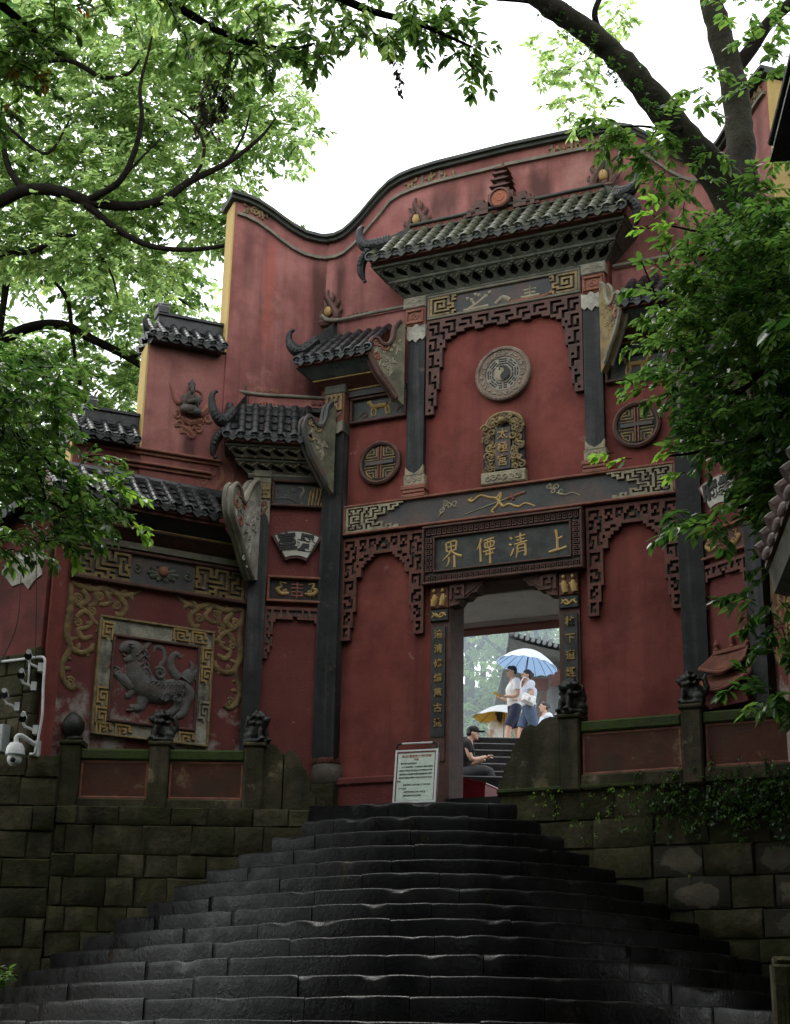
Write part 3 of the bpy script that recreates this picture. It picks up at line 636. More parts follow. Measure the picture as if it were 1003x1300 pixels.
b = MB(); b.disc(-.05, 12.46, [(.118, .0), (.118, -.035), (.01, -.045)], 20); b.relief([spiral(-.05, 12.46, .02, .07, 1.5, 0, .012, .012)], -.04, .6, 2); part('finial_disc', b, 'orange_disc', 'C', MR)

# --- upper panel with a painted landscape, and the blocks at its ends
b = MB(); b.box(-1.04, 1.04, -.05, .01, 10.84, 11.13); UP = part('landscape_panel', b, 'panel_slate')
b = MB(); b.frame(-1.06, 1.06, 10.81, 11.16, .035, -.085, -.03); part('panel_frame', b, 'moulding', 'C', UP)
FRT = ['#########.##', '#.......#.#.', '#.#####.#.##', '#.#...#.#...', '#.#.#.#.###.', '#.#.###...#.', '#.#.....###.', '#.#######...', '#.........##', '#########.#.']
for m in (False, True):
    b = MB(m); b.bitmap(FRT, -1.02, 11.12, .031, .027, -.08, -.04); part('corner_fret', b, 'carved_ochre', 'C', UP)
b = MB(); b.relief([[(-.5, 10.86, .03), (-.35, 10.95, .02), (-.25, 11.02, .02)], [(-.4, 10.92, .02), (-.42, 11.0, .015)], [(-.55, 10.87, .02), (-.2, 10.88, .02)], [(-.1, 10.88, .03), (.0, 10.96, .03), (.1, 10.9, .03)],
    [(.25, 10.9, .02), (.5, 10.9, .02)], [(.3, 10.95, .015), (.45, 10.95, .02)], [(.37, 10.9, .015), (.37, 11.05, .01)], [(.28, 11.0, .014), (.46, 11.0, .014)]] +
    [[(-.45 + dx, 11.0 + dz, .03), (-.41 + dx, 11.01 + dz, .02)] for dx, dz in ((0, 0), (.1, .05), (.2, .02), (.25, .06), (.05, .07), (-.06, .03))], -.05, .5, 3)
part('landscape_relief', b, 'carved_pale', 'C', UP)
b = MB(); b.relief([[(.1, 10.86, .03), (.55, 10.87, .02), (.7, 10.95, .02), (.76, 11.05, .02)]], -.05, .5, 3); part('river_bank', b, 'carved_terracotta', 'C', UP)
for m in (False, True):
    b = MB(m); b.bev(-1.40, -1.075, -.11, .02, 11.02, 11.18, .015); b.relief([spiral(-1.24, 11.09, .01, .05, 1.5, 0, .012, .012)] + [[(-1.36, 11.09, .012), (-1.3, 11.12, .014), (-1.24, 11.09, .014), (-1.16, 11.12, .014), (-1.11, 11.09, .012)]], -.11, .6, 2); part('column_head', b, 'cornice_pale')['kind'] = 'stuff'
    b = MB(m); b.bev(-1.38, -1.08, -.09, .02, 10.76, 11.02, .012); b.frame(-1.36, -1.1, 10.79, 10.99, .03, -.115, -.08); b.relief([spiral(-1.23, 10.89, .01, .06, 1.6, 0, .016, .016)], -.09, .7, 2); part('column_block', b, 'carved_terracotta')
    b = MB(m); b.box(-1.325, -1.085, -.085, .01, 8.66, 10.62); part('upper_column', b, 'dark_pillar')
    b = MB(m); b.prism([(-1.34, 10.76), (-1.34, 10.58), (-1.30, 10.53), (-1.26, 10.56), (-1.21, 10.50), (-1.15, 10.56), (-1.11, 10.53), (-1.07, 10.58), (-1.07, 10.76), (-1.15, 10.74), (-1.2, 10.78), (-1.26, 10.74)], -.105, .0, .03); part('column_cap', b, 'white_plaster')
    b = MB(m); b.bev(-1.35, -1.06, -.1, .01, 8.5, 8.64, .01)
    b.prism([(-1.33, 8.64), (-1.33, 8.76), (-1.28, 8.7), (-1.2, 8.66), (-1.12, 8.71), (-1.08, 8.77), (-1.08, 8.64)], -.1, -.05); b.relief([spiral(-1.28 + k * .075, 8.57, .006, .032, 1.2, k, .01, .012, 8) for k in range(3)], -.1, .8, 2); part('column_foot', b, 'carved_pale')
    b = MB(m)
    for z0, z1, w in ((8.43, 8.5, .17), (8.38, 8.43, .155), (8.32, 8.38, .165)): b.bev(-1.205 - w, -1.205 + w, -.13, .01, z0, z1, .015)
    part('column_base', b, 'carved_terracotta')

# --- fretwork
def meander(widths, head):
    """rows of a hanging fret half: widths[r] filled columns of the leg, head[c] filled rows of the head; edges solid, inside a key pattern"""
    Rn, Cn = len(widths), len(head); ins = lambda r, c: 0 <= r < Rn and 0 <= c and (c >= Cn and r < head[-1] or c < Cn and (c < widths[r] or r < head[c]))
    pat = ['#.####', '#....#', '####.#', '...#.#', '##.#.#', '.#....']
    out = []
    for r in range(Rn):
        row = ''
        for c in range(Cn):
            if not ins(r, c): row += '.'
            elif not (ins(r - 1, c) and ins(r + 1, c) and ins(r, c - 1) and ins(r, c + 1)): row += '#'
            else: row += '#' if pat[r % 6][(c + r // 6) % 6] == '#' else 'o'
        out.append(row)
    return out
FU = meander([8] * 5 + [7] * 6 + [6] * 7 + [5] * 8 + [4] * 6 + [3] * 3, [9] * 7 + [8, 8, 7, 7, 6, 6, 6, 5, 5, 5, 5, 6, 6, 6, 5, 5, 5, 5, 5, 6, 6])
def fret(fr, m, rows, xl, xr, ztop, ch, y0=-.07, mat='carved_red', back='recess_green', name='fretwork'):
    """symmetric hanging fret: rows describe the left half"""
    full = [r + r[::-1] for r in rows]; cw = (xr - xl) / len(full[0])
    b = MB(m); b.bitmap(full, xl, ztop, cw, ch, y0, .01); o = part(name, b, mat, fr, smooth=0)
    b = MB(m); b.bitmap(full, xl, ztop, cw, ch, -.018, .01, '#o'); part('fret_backing', b, back, fr, o, smooth=0)['kind'] = 'stuff'; return o
fret('C', False, [r for r in FU], -1.07, 1.07, 10.80, .0385, mat='carved_brown', back='recess_dark')
FL = ['#################', '#oooo##ooo#ooo##o', '#o##o##o#o#o#o#oo', '###ooo##o##oo#oo#', '#oo##o#ooo####ooo', '##o#oo###########', '#oo##o###oo##....', '####oo#oo###.....', '#oooo#####.......', '#o##o#o##........', '#oo#o###.........', '##o#oo##.........', '#oo#####.........', '######...........', '#oooo#...........', '#o##o#...........', '#o#oo#...........', '#o####...........',
      '######...........', '#ooo##...........', '###oo#...........', '#o##o#...........', '#oooo#...........', '######...........', '##oo#............', '#oo##............', '#o#o#............', '#oo##............', '#####............', '#oo#.............', '#o##.............', '#oo#.............', '####.............']
for m in (False, True): fret('C', m, FL, -2.2, -1.06, 7.90, .041)
FA = ['##############', '#oo#ooo#oo#ooo', '##o##o##oo##o#', '#oo##########.', '#o###.........', '#oo#..........', '##o#..........', '#oo#..........', '####..........', '#o#...........', '#oo#..........', '##o#..........', '#o##..........', '###...........', '#o#...........', '##............', '##............']
for m in (False, True): fret('A', m, FA, -.9, -.13, 6.98, .04, y0=-.05)

# --- trigram disc and tablet
b = MB(); b.disc(0, 9.87, [(.375, .02), (.375, -.07), (.355, -.085), (.33, -.085), (.32, -.07), (.24, -.07), (.235, -.055), (.01, -.055)], 48); DS = part('trigram_disc', b, 'disc_ring')
b = MB(); b.disc(0, 9.87, [(.232, -.05), (.232, -.062), (.01, -.062)], 40); part('disc_face', b, 'disc_stone', 'C', DS)
b = MB()
for k in range(40):
    a = k * math.pi / 20; b.relief([[(.345 * math.cos(a), 9.87 + .345 * math.sin(a), .009), (.37 * math.cos(a), 9.87 + .37 * math.sin(a), .009)]], -.075, .9, 1)
for k in range(24):
    a = k * math.pi / 12 + .1; c, s_ = .28 * math.cos(a), 9.87 + .28 * math.sin(a)
    b.relief([[(c + random.uniform(-.025, .025), s_ + random.uniform(-.025, .025), .013) for _ in range(3)]], -.07, .8, 2)
part('disc_carving', b, 'disc_stone', 'C', DS)['kind'] = 'stuff'
b = MB()
for k, bits in enumerate(('111', '011', '101', '001', '000', '100', '010', '110')):
    a = math.pi / 2 + k * math.pi / 4
    for j, bit in enumerate(bits):
        r = .135 + j * .032
        for (s0, s1) in (((-.055, .055),) if bit == '1' else ((-.055, -.01), (.01, .055))):
            b.relief([[(r * math.cos(a) - s_ * math.sin(a), 9.87 + r * math.sin(a) + s_ * math.cos(a), .0095) for s_ in (s0, s1)]], -.062, .6, 1)
part('trigrams', b, 'ink', 'C', DS)['kind'] = 'stuff'
b = MB(); b.disc(0, 9.87, [(.105, -.06), (.105, -.075), (.01, -.08)], 28); part('yin_yang_light', b, 'carved_pale', 'C', DS)
pts = [(.102 * math.cos(a), .102 * math.sin(a)) for a in np.linspace(-math.pi * .5 + .5, math.pi * .5 + .5, 20)]
c0 = (.051 * math.cos(math.pi / 2 + .5), .051 * math.sin(math.pi / 2 + .5))
pts += [(c0[0] + .051 * math.cos(a), c0[1] + .051 * math.sin(a)) for a in np.linspace(math.pi / 2 + .5, -math.pi / 2 + .5, 10)][1:]
pts += [(-c0[0] + .051 * math.cos(a), -c0[1] + .051 * math.sin(a)) for a in np.linspace(math.pi / 2 + .5, math.pi * 1.5 + .5, 10)][1:-1]
b = MB(); b.prism([(x, z + 9.87) for x, z in pts], -.09, -.07); b.ell((c0[0] * -.0 - .04, -.078, 9.93), (.013, .008, .013)); part('yin_yang_dark', b, 'ink', 'C', DS)

b = MB(); b.prism([(-.27, 8.42), (.28, 8.42), (.28, 9.12), (.22, 9.26), (.1, 9.33), (-.1, 9.33), (-.22, 9.25), (-.27, 9.1)], -.05, .02); TB = part('carved_tablet', b, 'recess_dark')
b = MB(); b.box(-.1, .1, -.075, -.03, 8.56, 9.12); part('tablet_plate', b, 'panel_slate', 'C', TB)
b = MB(); rr = random.Random(3)
for k in range(64):
    t = k / 64
    if t < .42: x, z = -.185 + rr.uniform(-.06, .06), 8.55 + t / .42 * .68
    elif t < .58: x, z = -.17 + (t - .42) / .16 * .34, 9.22 + rr.uniform(-.05, .06)
    else: x, z = .19 + rr.uniform(-.06, .06), 9.22 - (t - .58) / .42 * .68
    b.relief([spiral(x, z, .008, .035 + rr.uniform(0, .025), 1.2, rr.uniform(0, 6), .012, .016, 7)], -.05 - rr.uniform(0, .03), 1.0, 2)
b.relief([[(-.26, 9.1, .025), (-.2, 9.24, .025), (-.08, 9.31, .03), (.08, 9.31, .03), (.22, 9.24, .025), (.27, 9.1, .025)], [(-.12, 8.54, .014), (-.12, 9.14, .014), (.12, 9.14, .014), (.12, 8.54, .014)]], -.05, 1, 3)
b.ell((0, -.1, 9.2), (.06, .06, .05)); part('tablet_dragons', b, 'carved_ochre', 'C', TB)
b = MB(); b.bev(-.29, .3, -.09, .02, 8.37, 8.53, .012); b.relief([spiral(-.2 + k * .08, 8.45, .01, .045, 1.2, k, .012, .016, 8) for k in range(6)], -.09, .8, 2); part('tablet_base', b, 'carved_pale', 'C', TB)
for i, ch in enumerate('太極宮'): link('character', glyph_mesh(ch, .15, .012, 'gold_dull', .002), TB, (0, -.08, 9.02 - i * .18))

# --- round medallions, animal boxes, side roofs
def medallion(m):
    x, z, r = -1.72, 8.90, .30
    b = MB(m); b.disc(x, z, [(r, .01), (r, -.06), (r - .025, -.075), (r - .05, -.06), (r - .055, -.03), (.01, -.03)], 36); o = part('medallion', b, 'carved_brown')
    b = MB(m); b.disc(x, z, [(r - .056, -.025), (r - .056, -.036), (.01, -.036)], 30); part('medallion_ground', b, 'recess_dark', 'C', o)
    b = MB(m); w = .011; q = []
    for sx in (-1, 1):
        for sz in (-1, 1):
            for pth in ([(.035, .05), (.22, .05)], [(.05, .09), (.2, .09)], [(.05, .09), (.05, .21)], [(.09, .2), (.09, .13), (.17, .13)], [(.2, .09), (.17, .16), (.1, .21)], [(.13, .165), (.15, .165)]):
                q.append([(x + sx * a, z + sz * c, w) for a, c in pth])
    for p in q: b.relief([p], -.036, .9, 1)
    a = MB(m); a.disc(x, z, [(.232, -.03), (.232, -.055), (.22, -.055), (.218, -.03)], 30)
    part('longevity_fret', b, 'carved_ochre', 'C', o)
    b = MB(m); b.box(x - .012, x - .028, -.055, -.03, z - .22, z + .22); b.box(x + .012, x + .028, -.055, -.03, z - .22, z + .22); part('medallion_bars', b, 'carved_terracotta', 'C', o)
    b = MB(m); b.box(x - .2, x + .2, -.06, -.03, z - .024, z + .024); part('medallion_band', b, 'panel_slate', 'C', o)
for m in (False, True): medallion(m)
def picture_box(fr, m, x0, x1, z0, z1, name='picture_panel', fm='carved_brown', ground='panel_black'):
    b = MB(m); b.box(x0 + .02, x1 - .02, -.02, .02, z0 + .02, z1 - .02); o = part(name, b, ground, fr)
    b = MB(m); b.frame(x0, x1, z0, z1, .035, -.075, .02); part('panel_frame', b, fm, fr, o); return o
def quadruped(x, z, s, flip=1):
    f = lambda L: [(x + flip * a * s, z + c * s, w * s) for a, c, w in L]
    return [f([(-.42, .12, .10), (-.2, .16, .15), (.1, .14, .13), (.36, .16, .14)]), f([(-.42, .15, .1), (-.55, .32, .09), (-.6, .42, .09), (-.74, .4, .06)]), f([(-.6, .46, .04), (-.56, .58, .02)]),
            f([(-.4, .08, .08), (-.5, -.12, .05), (-.46, -.32, .05), (-.54, -.36, .03)]), f([(-.28, .06, .07), (-.22, -.16, .05), (-.28, -.34, .05), (-.36, -.36, .03)]),
            f([(.34, .1, .1), (.3, -.1, .06), (.38, -.32, .05), (.3, -.36, .03)]), f([(.42, .12, .09), (.52, -.1, .05), (.5, -.32, .05), (.42, -.36, .03)]), f([(.44, .22, .04), (.58, .3, .04), (.56, .48, .06), (.66, .56, .05)])]
for m in (False, True):
    o = picture_box('C', m, -2.17, -1.35, 9.5, 9.87)
    b = MB(m); b.relief(quadruped(-1.74, 9.68, .26), -.02, .8, 4); b.ell((-1.56, -.04, 9.8), (.035, .03, .035)); part('beast_relief', b, 'gold_dull', 'C', o)
    b = MB(m); b.relief([[(-2.05, 9.6, .01), (-1.97, 9.66, .012), (-1.93, 9.63, .01)], [(-2.0, 9.58, .01), (-1.92, 9.6, .01)], [(-1.5, 9.6, .01), (-1.45, 9.68, .012)]], -.02, .8, 3); part('plant_relief', b, 'carved_brown', 'C', o)
    # column rising behind the narrow bay
    b = MB(m); b.box(-2.485, -2.195, -.17, .12, 5.06, 9.36); part('main_column', b, 'dark_pillar')
    b = MB(m)
    for i in range(5): b.lathe([(.16, 4.985 + i * .0), (.175, 5.0), (.165, 5.05), (.15, 5.075)], 16, -2.34, -.02)
    for k in range(9): b.ell((-2.48 + k * .035, -.17, 5.03), (.016, .02, .035), 6, 4)
    part('column_foot', b, 'carved_red')
    b = MB(m); b.lathe([(.17, 4.74), (.195, 4.78), (.205, 4.86), (.205, 4.92), (.19, 4.985)], 20, -2.34, -.02); part('column_drum', b, 'column_stone')
    b = MB(m); b.box(-2.52, -2.16, -.2, .1, 4.0, 4.735); part('column_plinth', b, 'wall_stone')
    b = MB(m); b.bev(-2.5, -2.18, -.19, .1, 9.92, 10.06, .015); part('column_head', b, 'cornice_green')
    b = MB(m); b.bev(-2.49, -2.19, -.2, .1, 9.36, 9.5, .01); part('column_collar', b, 'cornice_green')
    b = MB(m); b.box(-2.485, -2.195, -.18, .1, 9.5, 9.92); CB = part('column_block', b, 'carved_terracotta')
    b = MB(m); b.bitmap(['#######', '#.#.#.#', '#.###.#', '#..#..#', '#.###.#', '#.#.#.#', '#######'], -2.46, 9.91, .034, .034, -.2, -.17); part('block_fret', b, 'carved_ochre', 'C', CB)
    b = MB(m); b.prism([(-2.47, 9.66), (-2.34, 9.52), (-2.21, 9.66), (-2.3, 9.6), (-2.34, 9.56), (-2.38, 9.6)], -.195, -.17)
    b.prism([(-2.48, 9.52), (-2.48, 9.37), (-2.4, 9.33), (-2.34, 9.4), (-2.28, 9.33), (-2.2, 9.37), (-2.2, 9.52), (-2.34, 9.46)], -.21, -.17); part('block_petals', b, 'cornice_pale', 'C', CB)
    # side roof of the centre
    b = MB(m); b.box(-2.47, -1.36, -.09, .05, 9.88, 9.97); b.bev(-2.2, -1.36, -.1, .05, 9.875, 9.885, .002); SR = part('cornice', b, 'panel_slate')
    mitre_board('C', m, (-2.47, -1.40), (-2.62, -1.56), (-.10, 9.99), (-.27, 10.09), 'carved_red', 'soffit_board', SR)
    mitre_board('C', m, (-2.63, -1.58), (-2.78, -1.74), (-.29, 10.12), (-.46, 10.24), 'blue_green_board', 'soffit_board', SR)
    for x0, y, z in ((-2.48, -.11, 9.968), (-2.63, -.285, 10.092)): b = MB(m); b.bev(x0, -1.40 + y * .6, y, .05, z, z + .022, .004); part('yellow_line', b, 'gold_dull', 'C', SR)
    b = MB(m); b.bev(-2.79, -1.74, -.475, .05, 10.242, 10.285, .01); part('cornice_band', b, 'carved_red', 'C', SR)
    rf = tiled_roof('C', m, -2.74, -1.70, (-.53, 10.30), (.1, 10.88), 7, 'tile_dark')
    b = MB(m); b.box(-2.5, -1.4, .12, .22, 10.78, 11.15); part('ridge', b, 'red_top', 'C', rf)
    b = MB(m); b.tube(catmull([(-2.74, .12, 11.3, .025), (-2.64, .1, 11.2, .028), (-2.4, .08, 11.155, .025), (-2.0, .08, 11.165, .025), (-1.45, .08, 11.17, .025)], 5), 8); part('ridge_line', b, 'moulding', 'C', rf)
    b = MB(m); b.relief([spiral(-2.34 + k * .07, 11.22, .008, .03, 1.1, k, .01, .012, 8) for k in range(5)] + [spiral(-2.5 + k * .07, 10.98, .008, .035, 1.1, k * 2, .012, .014, 8) for k in range(3)], .15, .9, 2); part('ridge_scrolls', b, 'carved_brown', 'C', rf)
    b = MB(m); b.add([(-2.5, .02, 11.1), (-2.5, .02, 10.85), (-2.8, -.4, 10.46), (-2.8, -.4, 10.55), (-2.5, .12, 11.1), (-2.5, .12, 10.85), (-2.8, -.3, 10.46), (-2.8, -.3, 10.55)], [(0, 1, 2, 3), (4, 7, 6, 5), (0, 3, 7, 4), (1, 5, 6, 2), (3, 2, 6, 7)]); part('hip_ridge', b, 'tile_dark', 'C', rf)
    horn('C', m, [(-2.64, -.2, 10.75, .05), (-2.8, -.42, 10.52, .055), (-2.92, -.48, 10.56, .05), (-3.0, -.48, 10.68, .04), (-2.99, -.48, 10.8, .028), (-2.93, -.48, 10.83, .012)])
    flame(-2.66, 11.2, .46, m)

# --- splayed bracket boards with relief
def bracket(fr, m, x, y, ang, outl, zz, mat, rim, trees, scale=1.0, name='bracket_board'):
    ox, oy, a = FR[fr]; g = -1 if m else 1
    P = Vector((ox, oy, 0)) + Matrix.Rotation(a, 3, 'Z') @ Vector((x, y, 0))
    outl = [(-u * scale, zz + v * scale) for u, v in outl]
    b = MB(m); b.prism(outl, -.045, .045, 0); o = link(name, b.mesh(name, mat), GATE, (P.x * g, P.y, -Z0), (0, 0, (a + ang) * g))
    cu, cv = sum(p[0] for p in outl) / len(outl), sum(p[1] for p in outl) / len(outl); ins = lambda k: [(cu + (u - cu) * k, cv + (v - cv) * k) for u, v in catmull(outl[1:-1], 4)]
    b = MB(m)
    for k, yy, r in ((1, -.05, .03), (1, .05, .03), (.86, -.048, .014), (.80, -.046, .009)): b.tube([(u, yy, v, r * scale) for u, v in ins(k)], 6)
    link('bracket_rim', b.mesh('bracket_rim', rim), o)
    b = MB(m); q = [spiral(cu + (u - cu) * .62, cv + (v - cv) * .62, .012, .06 * scale, 1.5, i, .012, .02, 12) for i, (u, v) in enumerate(outl) if 3 < i < len(outl) - 3 and i % 2]
    b.relief(q, -.045, .9, 2); link('bracket_scroll', b.mesh('bracket_scroll', 'carved_terracotta' if rim != 'panel_slate' else 'carved_ochre'), o)
    b = MB(m); rr = random.Random(5)
    for u, v, s in trees:
        u, v = -u * scale, zz + v * scale
        b.relief([[(u, v - .2 * s, .02 * s), (u + .04 * s, v, .02 * s), (u - .03 * s, v + .18 * s, .014 * s)]] + [spiral(u + rr.uniform(-.13, .13) * s, v + rr.uniform(-.1, .25) * s, .008, .04 * s, 1.1, rr.uniform(0, 6), .012 * s, .022 * s, 7) for _ in range(9)], -.045, .8, 2)
    link('bracket_relief', b.mesh('bracket_relief', mat if mat != 'bracket_green' else 'carved_pale'), o); return o
OUT = [(0, 1.15), (.06, 1.2), (.13, 1.12), (.16, .95), (.22, .84), (.3, .83), (.36, .9), (.43, .9), (.48, .8), (.46, .62), (.36, .42), (.22, .24), (.1, .08), (0, 0)]
for m in (False, True):
    bracket('C', m, -1.36, -.14, R(40), OUT, 9.6, 'carved_ochre' if m else 'bracket_green', 'cornice_pale' if m else 'carved_brown', [(.2, .5, .6), (.34, .62, .5), (.12, .8, .5)])
    bracket('A', m, -.12, -.2, R(34), OUT, 8.48, 'bracket_green', 'panel_slate', [(.2, .5, .6), (.32, .66, .4)], 1.05)
    OW = [(0, 1.28), (.1, 1.3), (.22, 1.24), (.34, 1.08), (.42, .92), (.5, .9), (.56, 1.0), (.66, 1.06), (.76, 1.0), (.8, .84), (.76, .66), (.62, .52), (.46, .36), (.3, .16), (.12, 0), (0, .02)]
    bracket('W', m, .02, -.14, R(40), OW, 7.27, 'white_plaster', 'moulding', [(.25, .5, 1.0), (.16, .85, .8), (.3, .25, .8), (.66, .75, .6), (.45, .62, .7)], 1.02)
# --- narrow splayed bays (with the fan plaques) and the outer wings
def fan_poly(cx, cz, r0, r1, a, n=9):
    A = [math.pi / 2 + a - 2 * a * i / n for i in range(n + 1)]
    return [(cx + r1 * math.cos(t), cz + r1 * math.sin(t)) for t in A] + [(cx + r0 * math.cos(t), cz + r0 * math.sin(t)) for t in A[::-1]]
for m in (False, True):
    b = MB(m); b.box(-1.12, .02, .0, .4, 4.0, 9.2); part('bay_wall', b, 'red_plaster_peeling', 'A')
    b = MB(m); b.box(-1.13, -.905, -.12, .05, 4.2, 8.06); b.prism([(-1.13, 8.06), (-.905, 8.06), (-.93, 8.16), (-1.017, 8.27), (-1.10, 8.16)], -.12, .02); part('bay_pilaster', b, 'dark_pillar', 'A')
    b = MB(m); b.bev(-1.13, -.9, -.11, .05, 8.06, 8.40, .01); PC = part('pilaster_head', b, 'cornice_pale', 'A')
    b = MB(m); b.relief([spiral(-1.07, 8.33, .008, .04, 1.2, 0, .012, .014), spiral(-.97, 8.33, .008, .04, 1.2, 3, .012, .014), [(-1.1, 8.3, .012), (-1.05, 8.22, .02), (-1.015, 8.18, .02), (-.98, 8.22, .02), (-.93, 8.3, .012)]], -.11, .8, 3); part('head_scroll', b, 'carved_terracotta', 'A', PC)
    b = MB(m); b.bev(-1.13, -.9, -.12, .05, 8.40, 8.62, .01); b.bitmap(['#.###.#', '#.#.#.#', '#######', '..#.#..', '#######', '#.#.#.#', '#.###.#'], -1.12, 8.61, .03, .029, -.135, -.11); part('pilaster_fret', b, 'carved_ochre', 'A')
    b = MB(m); b.bev(-1.13, -.9, -.11, .05, 8.62, 8.8, .01); b.bev(-1.13, -.9, -.13, .05, 8.7, 8.74, .01); part('pilaster_cap', b, 'cornice_pale', 'A')
    o = picture_box('A', m, -.89, -.11, 8.33, 8.7)
    b = MB(m); b.relief([[(-.5, 8.42, .01), (-.5, 8.5, .03), (-.47, 8.56, .02), (-.5, 8.62, .012), (-.54, 8.61, .006)], [(-.49, 8.42, .008), (-.49, 8.37, .008)]], -.02, .9, 4); part('crane_relief', b, 'cornice_pale', 'A', o)
    b = MB(m); rr = random.Random(2)
    b.relief([[(-.84, 8.44, .012), (-.72, 8.47, .014), (-.6, 8.43, .012), (-.56, 8.4, .012)]] + [spiral(-.84 + rr.uniform(0, .24), 8.5 + rr.uniform(-.07, .08), .006, .03, 1.1, rr.uniform(0, 6), .008, .012, 7) for _ in range(8)], -.02, .8, 2); part('pine_relief', b, 'grey_relief', 'A', o)
    b = MB(m); b.relief([[(-.4 + k * .04, 8.38, .012), (-.38 + k * .045, 8.5 + rr.uniform(0, .1), .014), (-.36 + k * .03, 8.62, .008)] for k in range(5)], -.02, .9, 3); part('rock_relief', b, 'gold_dull', 'A', o)
    o = picture_box('A', m, -.89, -.12, 7.04, 7.39, fm='carved_terracotta', ground='recess_dark' if not m else 'carved_brown')
    for s_ in (-1, 1):
        b = MB(m); q = [[(-.505 + s_ * .1, 7.17, .02), (-.505 + s_ * .2, 7.16, .03), (-.505 + s_ * .25, 7.22, .03), (-.505 + s_ * .2, 7.25, .02), (-.505 + s_ * .22, 7.31, .012), (-.505 + s_ * .14, 7.3, .012)], spiral(-.505 + s_ * .16, 7.2, .006, .03, 1.2, 0, .01, .012, 7)]
        b.relief(q, -.02, .9, 3); part('dragon_relief', b, 'gold_dull', 'A', o)
    b = MB(m); b.relief([[(-.58, z, .012), (-.43, z, .012)] for z in (7.14, 7.19, 7.24, 7.29)] + [[(-.505, 7.11, .012), (-.505, 7.32, .012)], [(-.57, 7.14, .01), (-.57, 7.2, .01)], [(-.44, 7.14, .01), (-.44, 7.2, .01)]], -.02, .9, 1); part('longevity_sign', b, 'carved_terracotta', 'A', o)
    # fan plaque
    b = MB(m); b.prism(fan_poly(-.535, 7.36, .27, .66, .53), -.07, .02, .02); o = part('fan_plaque', b, 'carved_brown' if not m else 'carved_terracotta', 'A')
    b = MB(m); b.prism(fan_poly(-.535, 7.36, .305, .625, .47), -.082, -.06); part('fan_face', b, 'fan_white', 'A', o)
    g = -1 if m else 1
    for ch, xx, tilt in zip('紫府' if m else '丹臺', (.12, -.12), (.16, -.16)): link('character', glyph_mesh(ch, .235, .014, 'ink', .011), o, (-.535 * g + xx, -.088, 7.83), (0, tilt, 0))
    # cornice and roof of the bay
    b = MB(m); b.box(-1.2, -.05, -.07, .05, 8.70, 8.77); RC = part('cornice', b, 'panel_slate', 'A')
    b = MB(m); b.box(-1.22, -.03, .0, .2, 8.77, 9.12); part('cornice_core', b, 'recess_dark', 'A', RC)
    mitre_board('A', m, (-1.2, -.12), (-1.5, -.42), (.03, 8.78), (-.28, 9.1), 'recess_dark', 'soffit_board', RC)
    cornice('A', m, (-1.22, -.12), (-1.37, -.3), (-.06, 8.765), (-.2, 8.87), 6, 'cornice_pale', RC)
    cornice('A', m, (-1.38, -.32), (-1.5, -.46), (-.24, 8.915), (-.36, 9.01), 6, 'cornice_pale', RC)
    for z, y, x0, h, mt in ((8.735, -.075, -1.21, .03, 'cornice_pale'), (8.873, -.22, -1.38, .04, 'cornice_green'), (9.015, -.38, -1.52, .035, 'cornice_green'), (9.052, -.39, -1.53, .06, 'carved_red')):
        b = MB(m); b.bev(x0, -.06 + y * 1.05, y, .1, z, z + h, .008); part('cornice_band', b, mt, 'A', RC)
    rf = tiled_roof('A', m, -1.5, -.46, (-.46, 9.11), (.02, 9.72), 6, 'tile_dark')
    b = MB(m); b.tube([(-1.3, .04, 9.73, .05), (-.2, .04, 9.73, .05)], 8); part('ridge', b, 'tile_dark', 'A', rf); b = MB(m); b.box(-1.25, -.05, .07, .2, 9.6, 9.92); part('ridge_wall', b, 'red_plaster', 'A', rf)
    b = MB(m); b.tube(catmull([(-1.5, .07, 10.06, .022), (-1.4, .07, 9.98, .026), (-1.1, .06, 9.94, .024), (-.6, .06, 9.94, .024), (-.05, .06, 9.94, .024)], 5), 8); part('ridge_line', b, 'moulding', 'A', rf)
    b = MB(m); b.relief([spiral(-1.14 + k * .07, 10.0, .008, .028, 1.1, k, .01, .012, 8) for k in range(5)] + [spiral(-1.1 + k * .08, 9.8, .008, .035, 1.1, k * 2, .012, .014, 8) for k in range(4)] + [spiral(-.4 + k * .08, 9.86, .008, .03, 1.1, k, .01, .012, 8) for k in range(4)], .05, .9, 2); part('ridge_scrolls', b, 'carved_terracotta', 'A', rf)
    b = MB(m); b.add([(-1.28, .0, 9.92), (-1.28, .0, 9.66), (-1.58, -.38, 9.2), (-1.58, -.38, 9.3), (-1.28, .1, 9.92), (-1.28, .1, 9.66), (-1.58, -.28, 9.2), (-1.58, -.28, 9.3)], [(0, 1, 2, 3), (4, 7, 6, 5), (0, 3, 7, 4), (1, 5, 6, 2), (3, 2, 6, 7)]); part('hip_ridge', b, 'tile_dark', 'A', rf)
    horn('A', m, [(-1.44, -.2, 9.56, .05), (-1.6, -.38, 9.34, .055), (-1.72, -.44, 9.4, .05), (-1.79, -.44, 9.54, .04), (-1.8, -.44, 9.68, .03), (-1.74, -.44, 9.74, .012)])
    horn('A', m, [(-1.56, -.38, 9.2, .045), (-1.66, -.36, 9.08, .045), (-1.7, -.34, 8.92, .03), (-1.66, -.34, 8.85, .01)])
    flame(-1.42, 9.95, .42, m, 'A', .12)

    # outer wing
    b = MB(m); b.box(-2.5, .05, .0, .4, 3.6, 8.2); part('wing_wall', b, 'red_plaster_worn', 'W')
    b = MB(m); b.box(-2.52, -2.35, -.03, .38, 3.6, 7.6); part('wing_pilaster', b, 'red_plaster_low', 'W')
    b = MB(m); b.box(-2.3, -.02, -.03, .02, 7.0, 7.42); BM = part('wing_beam', b, 'panel_slate', 'W')
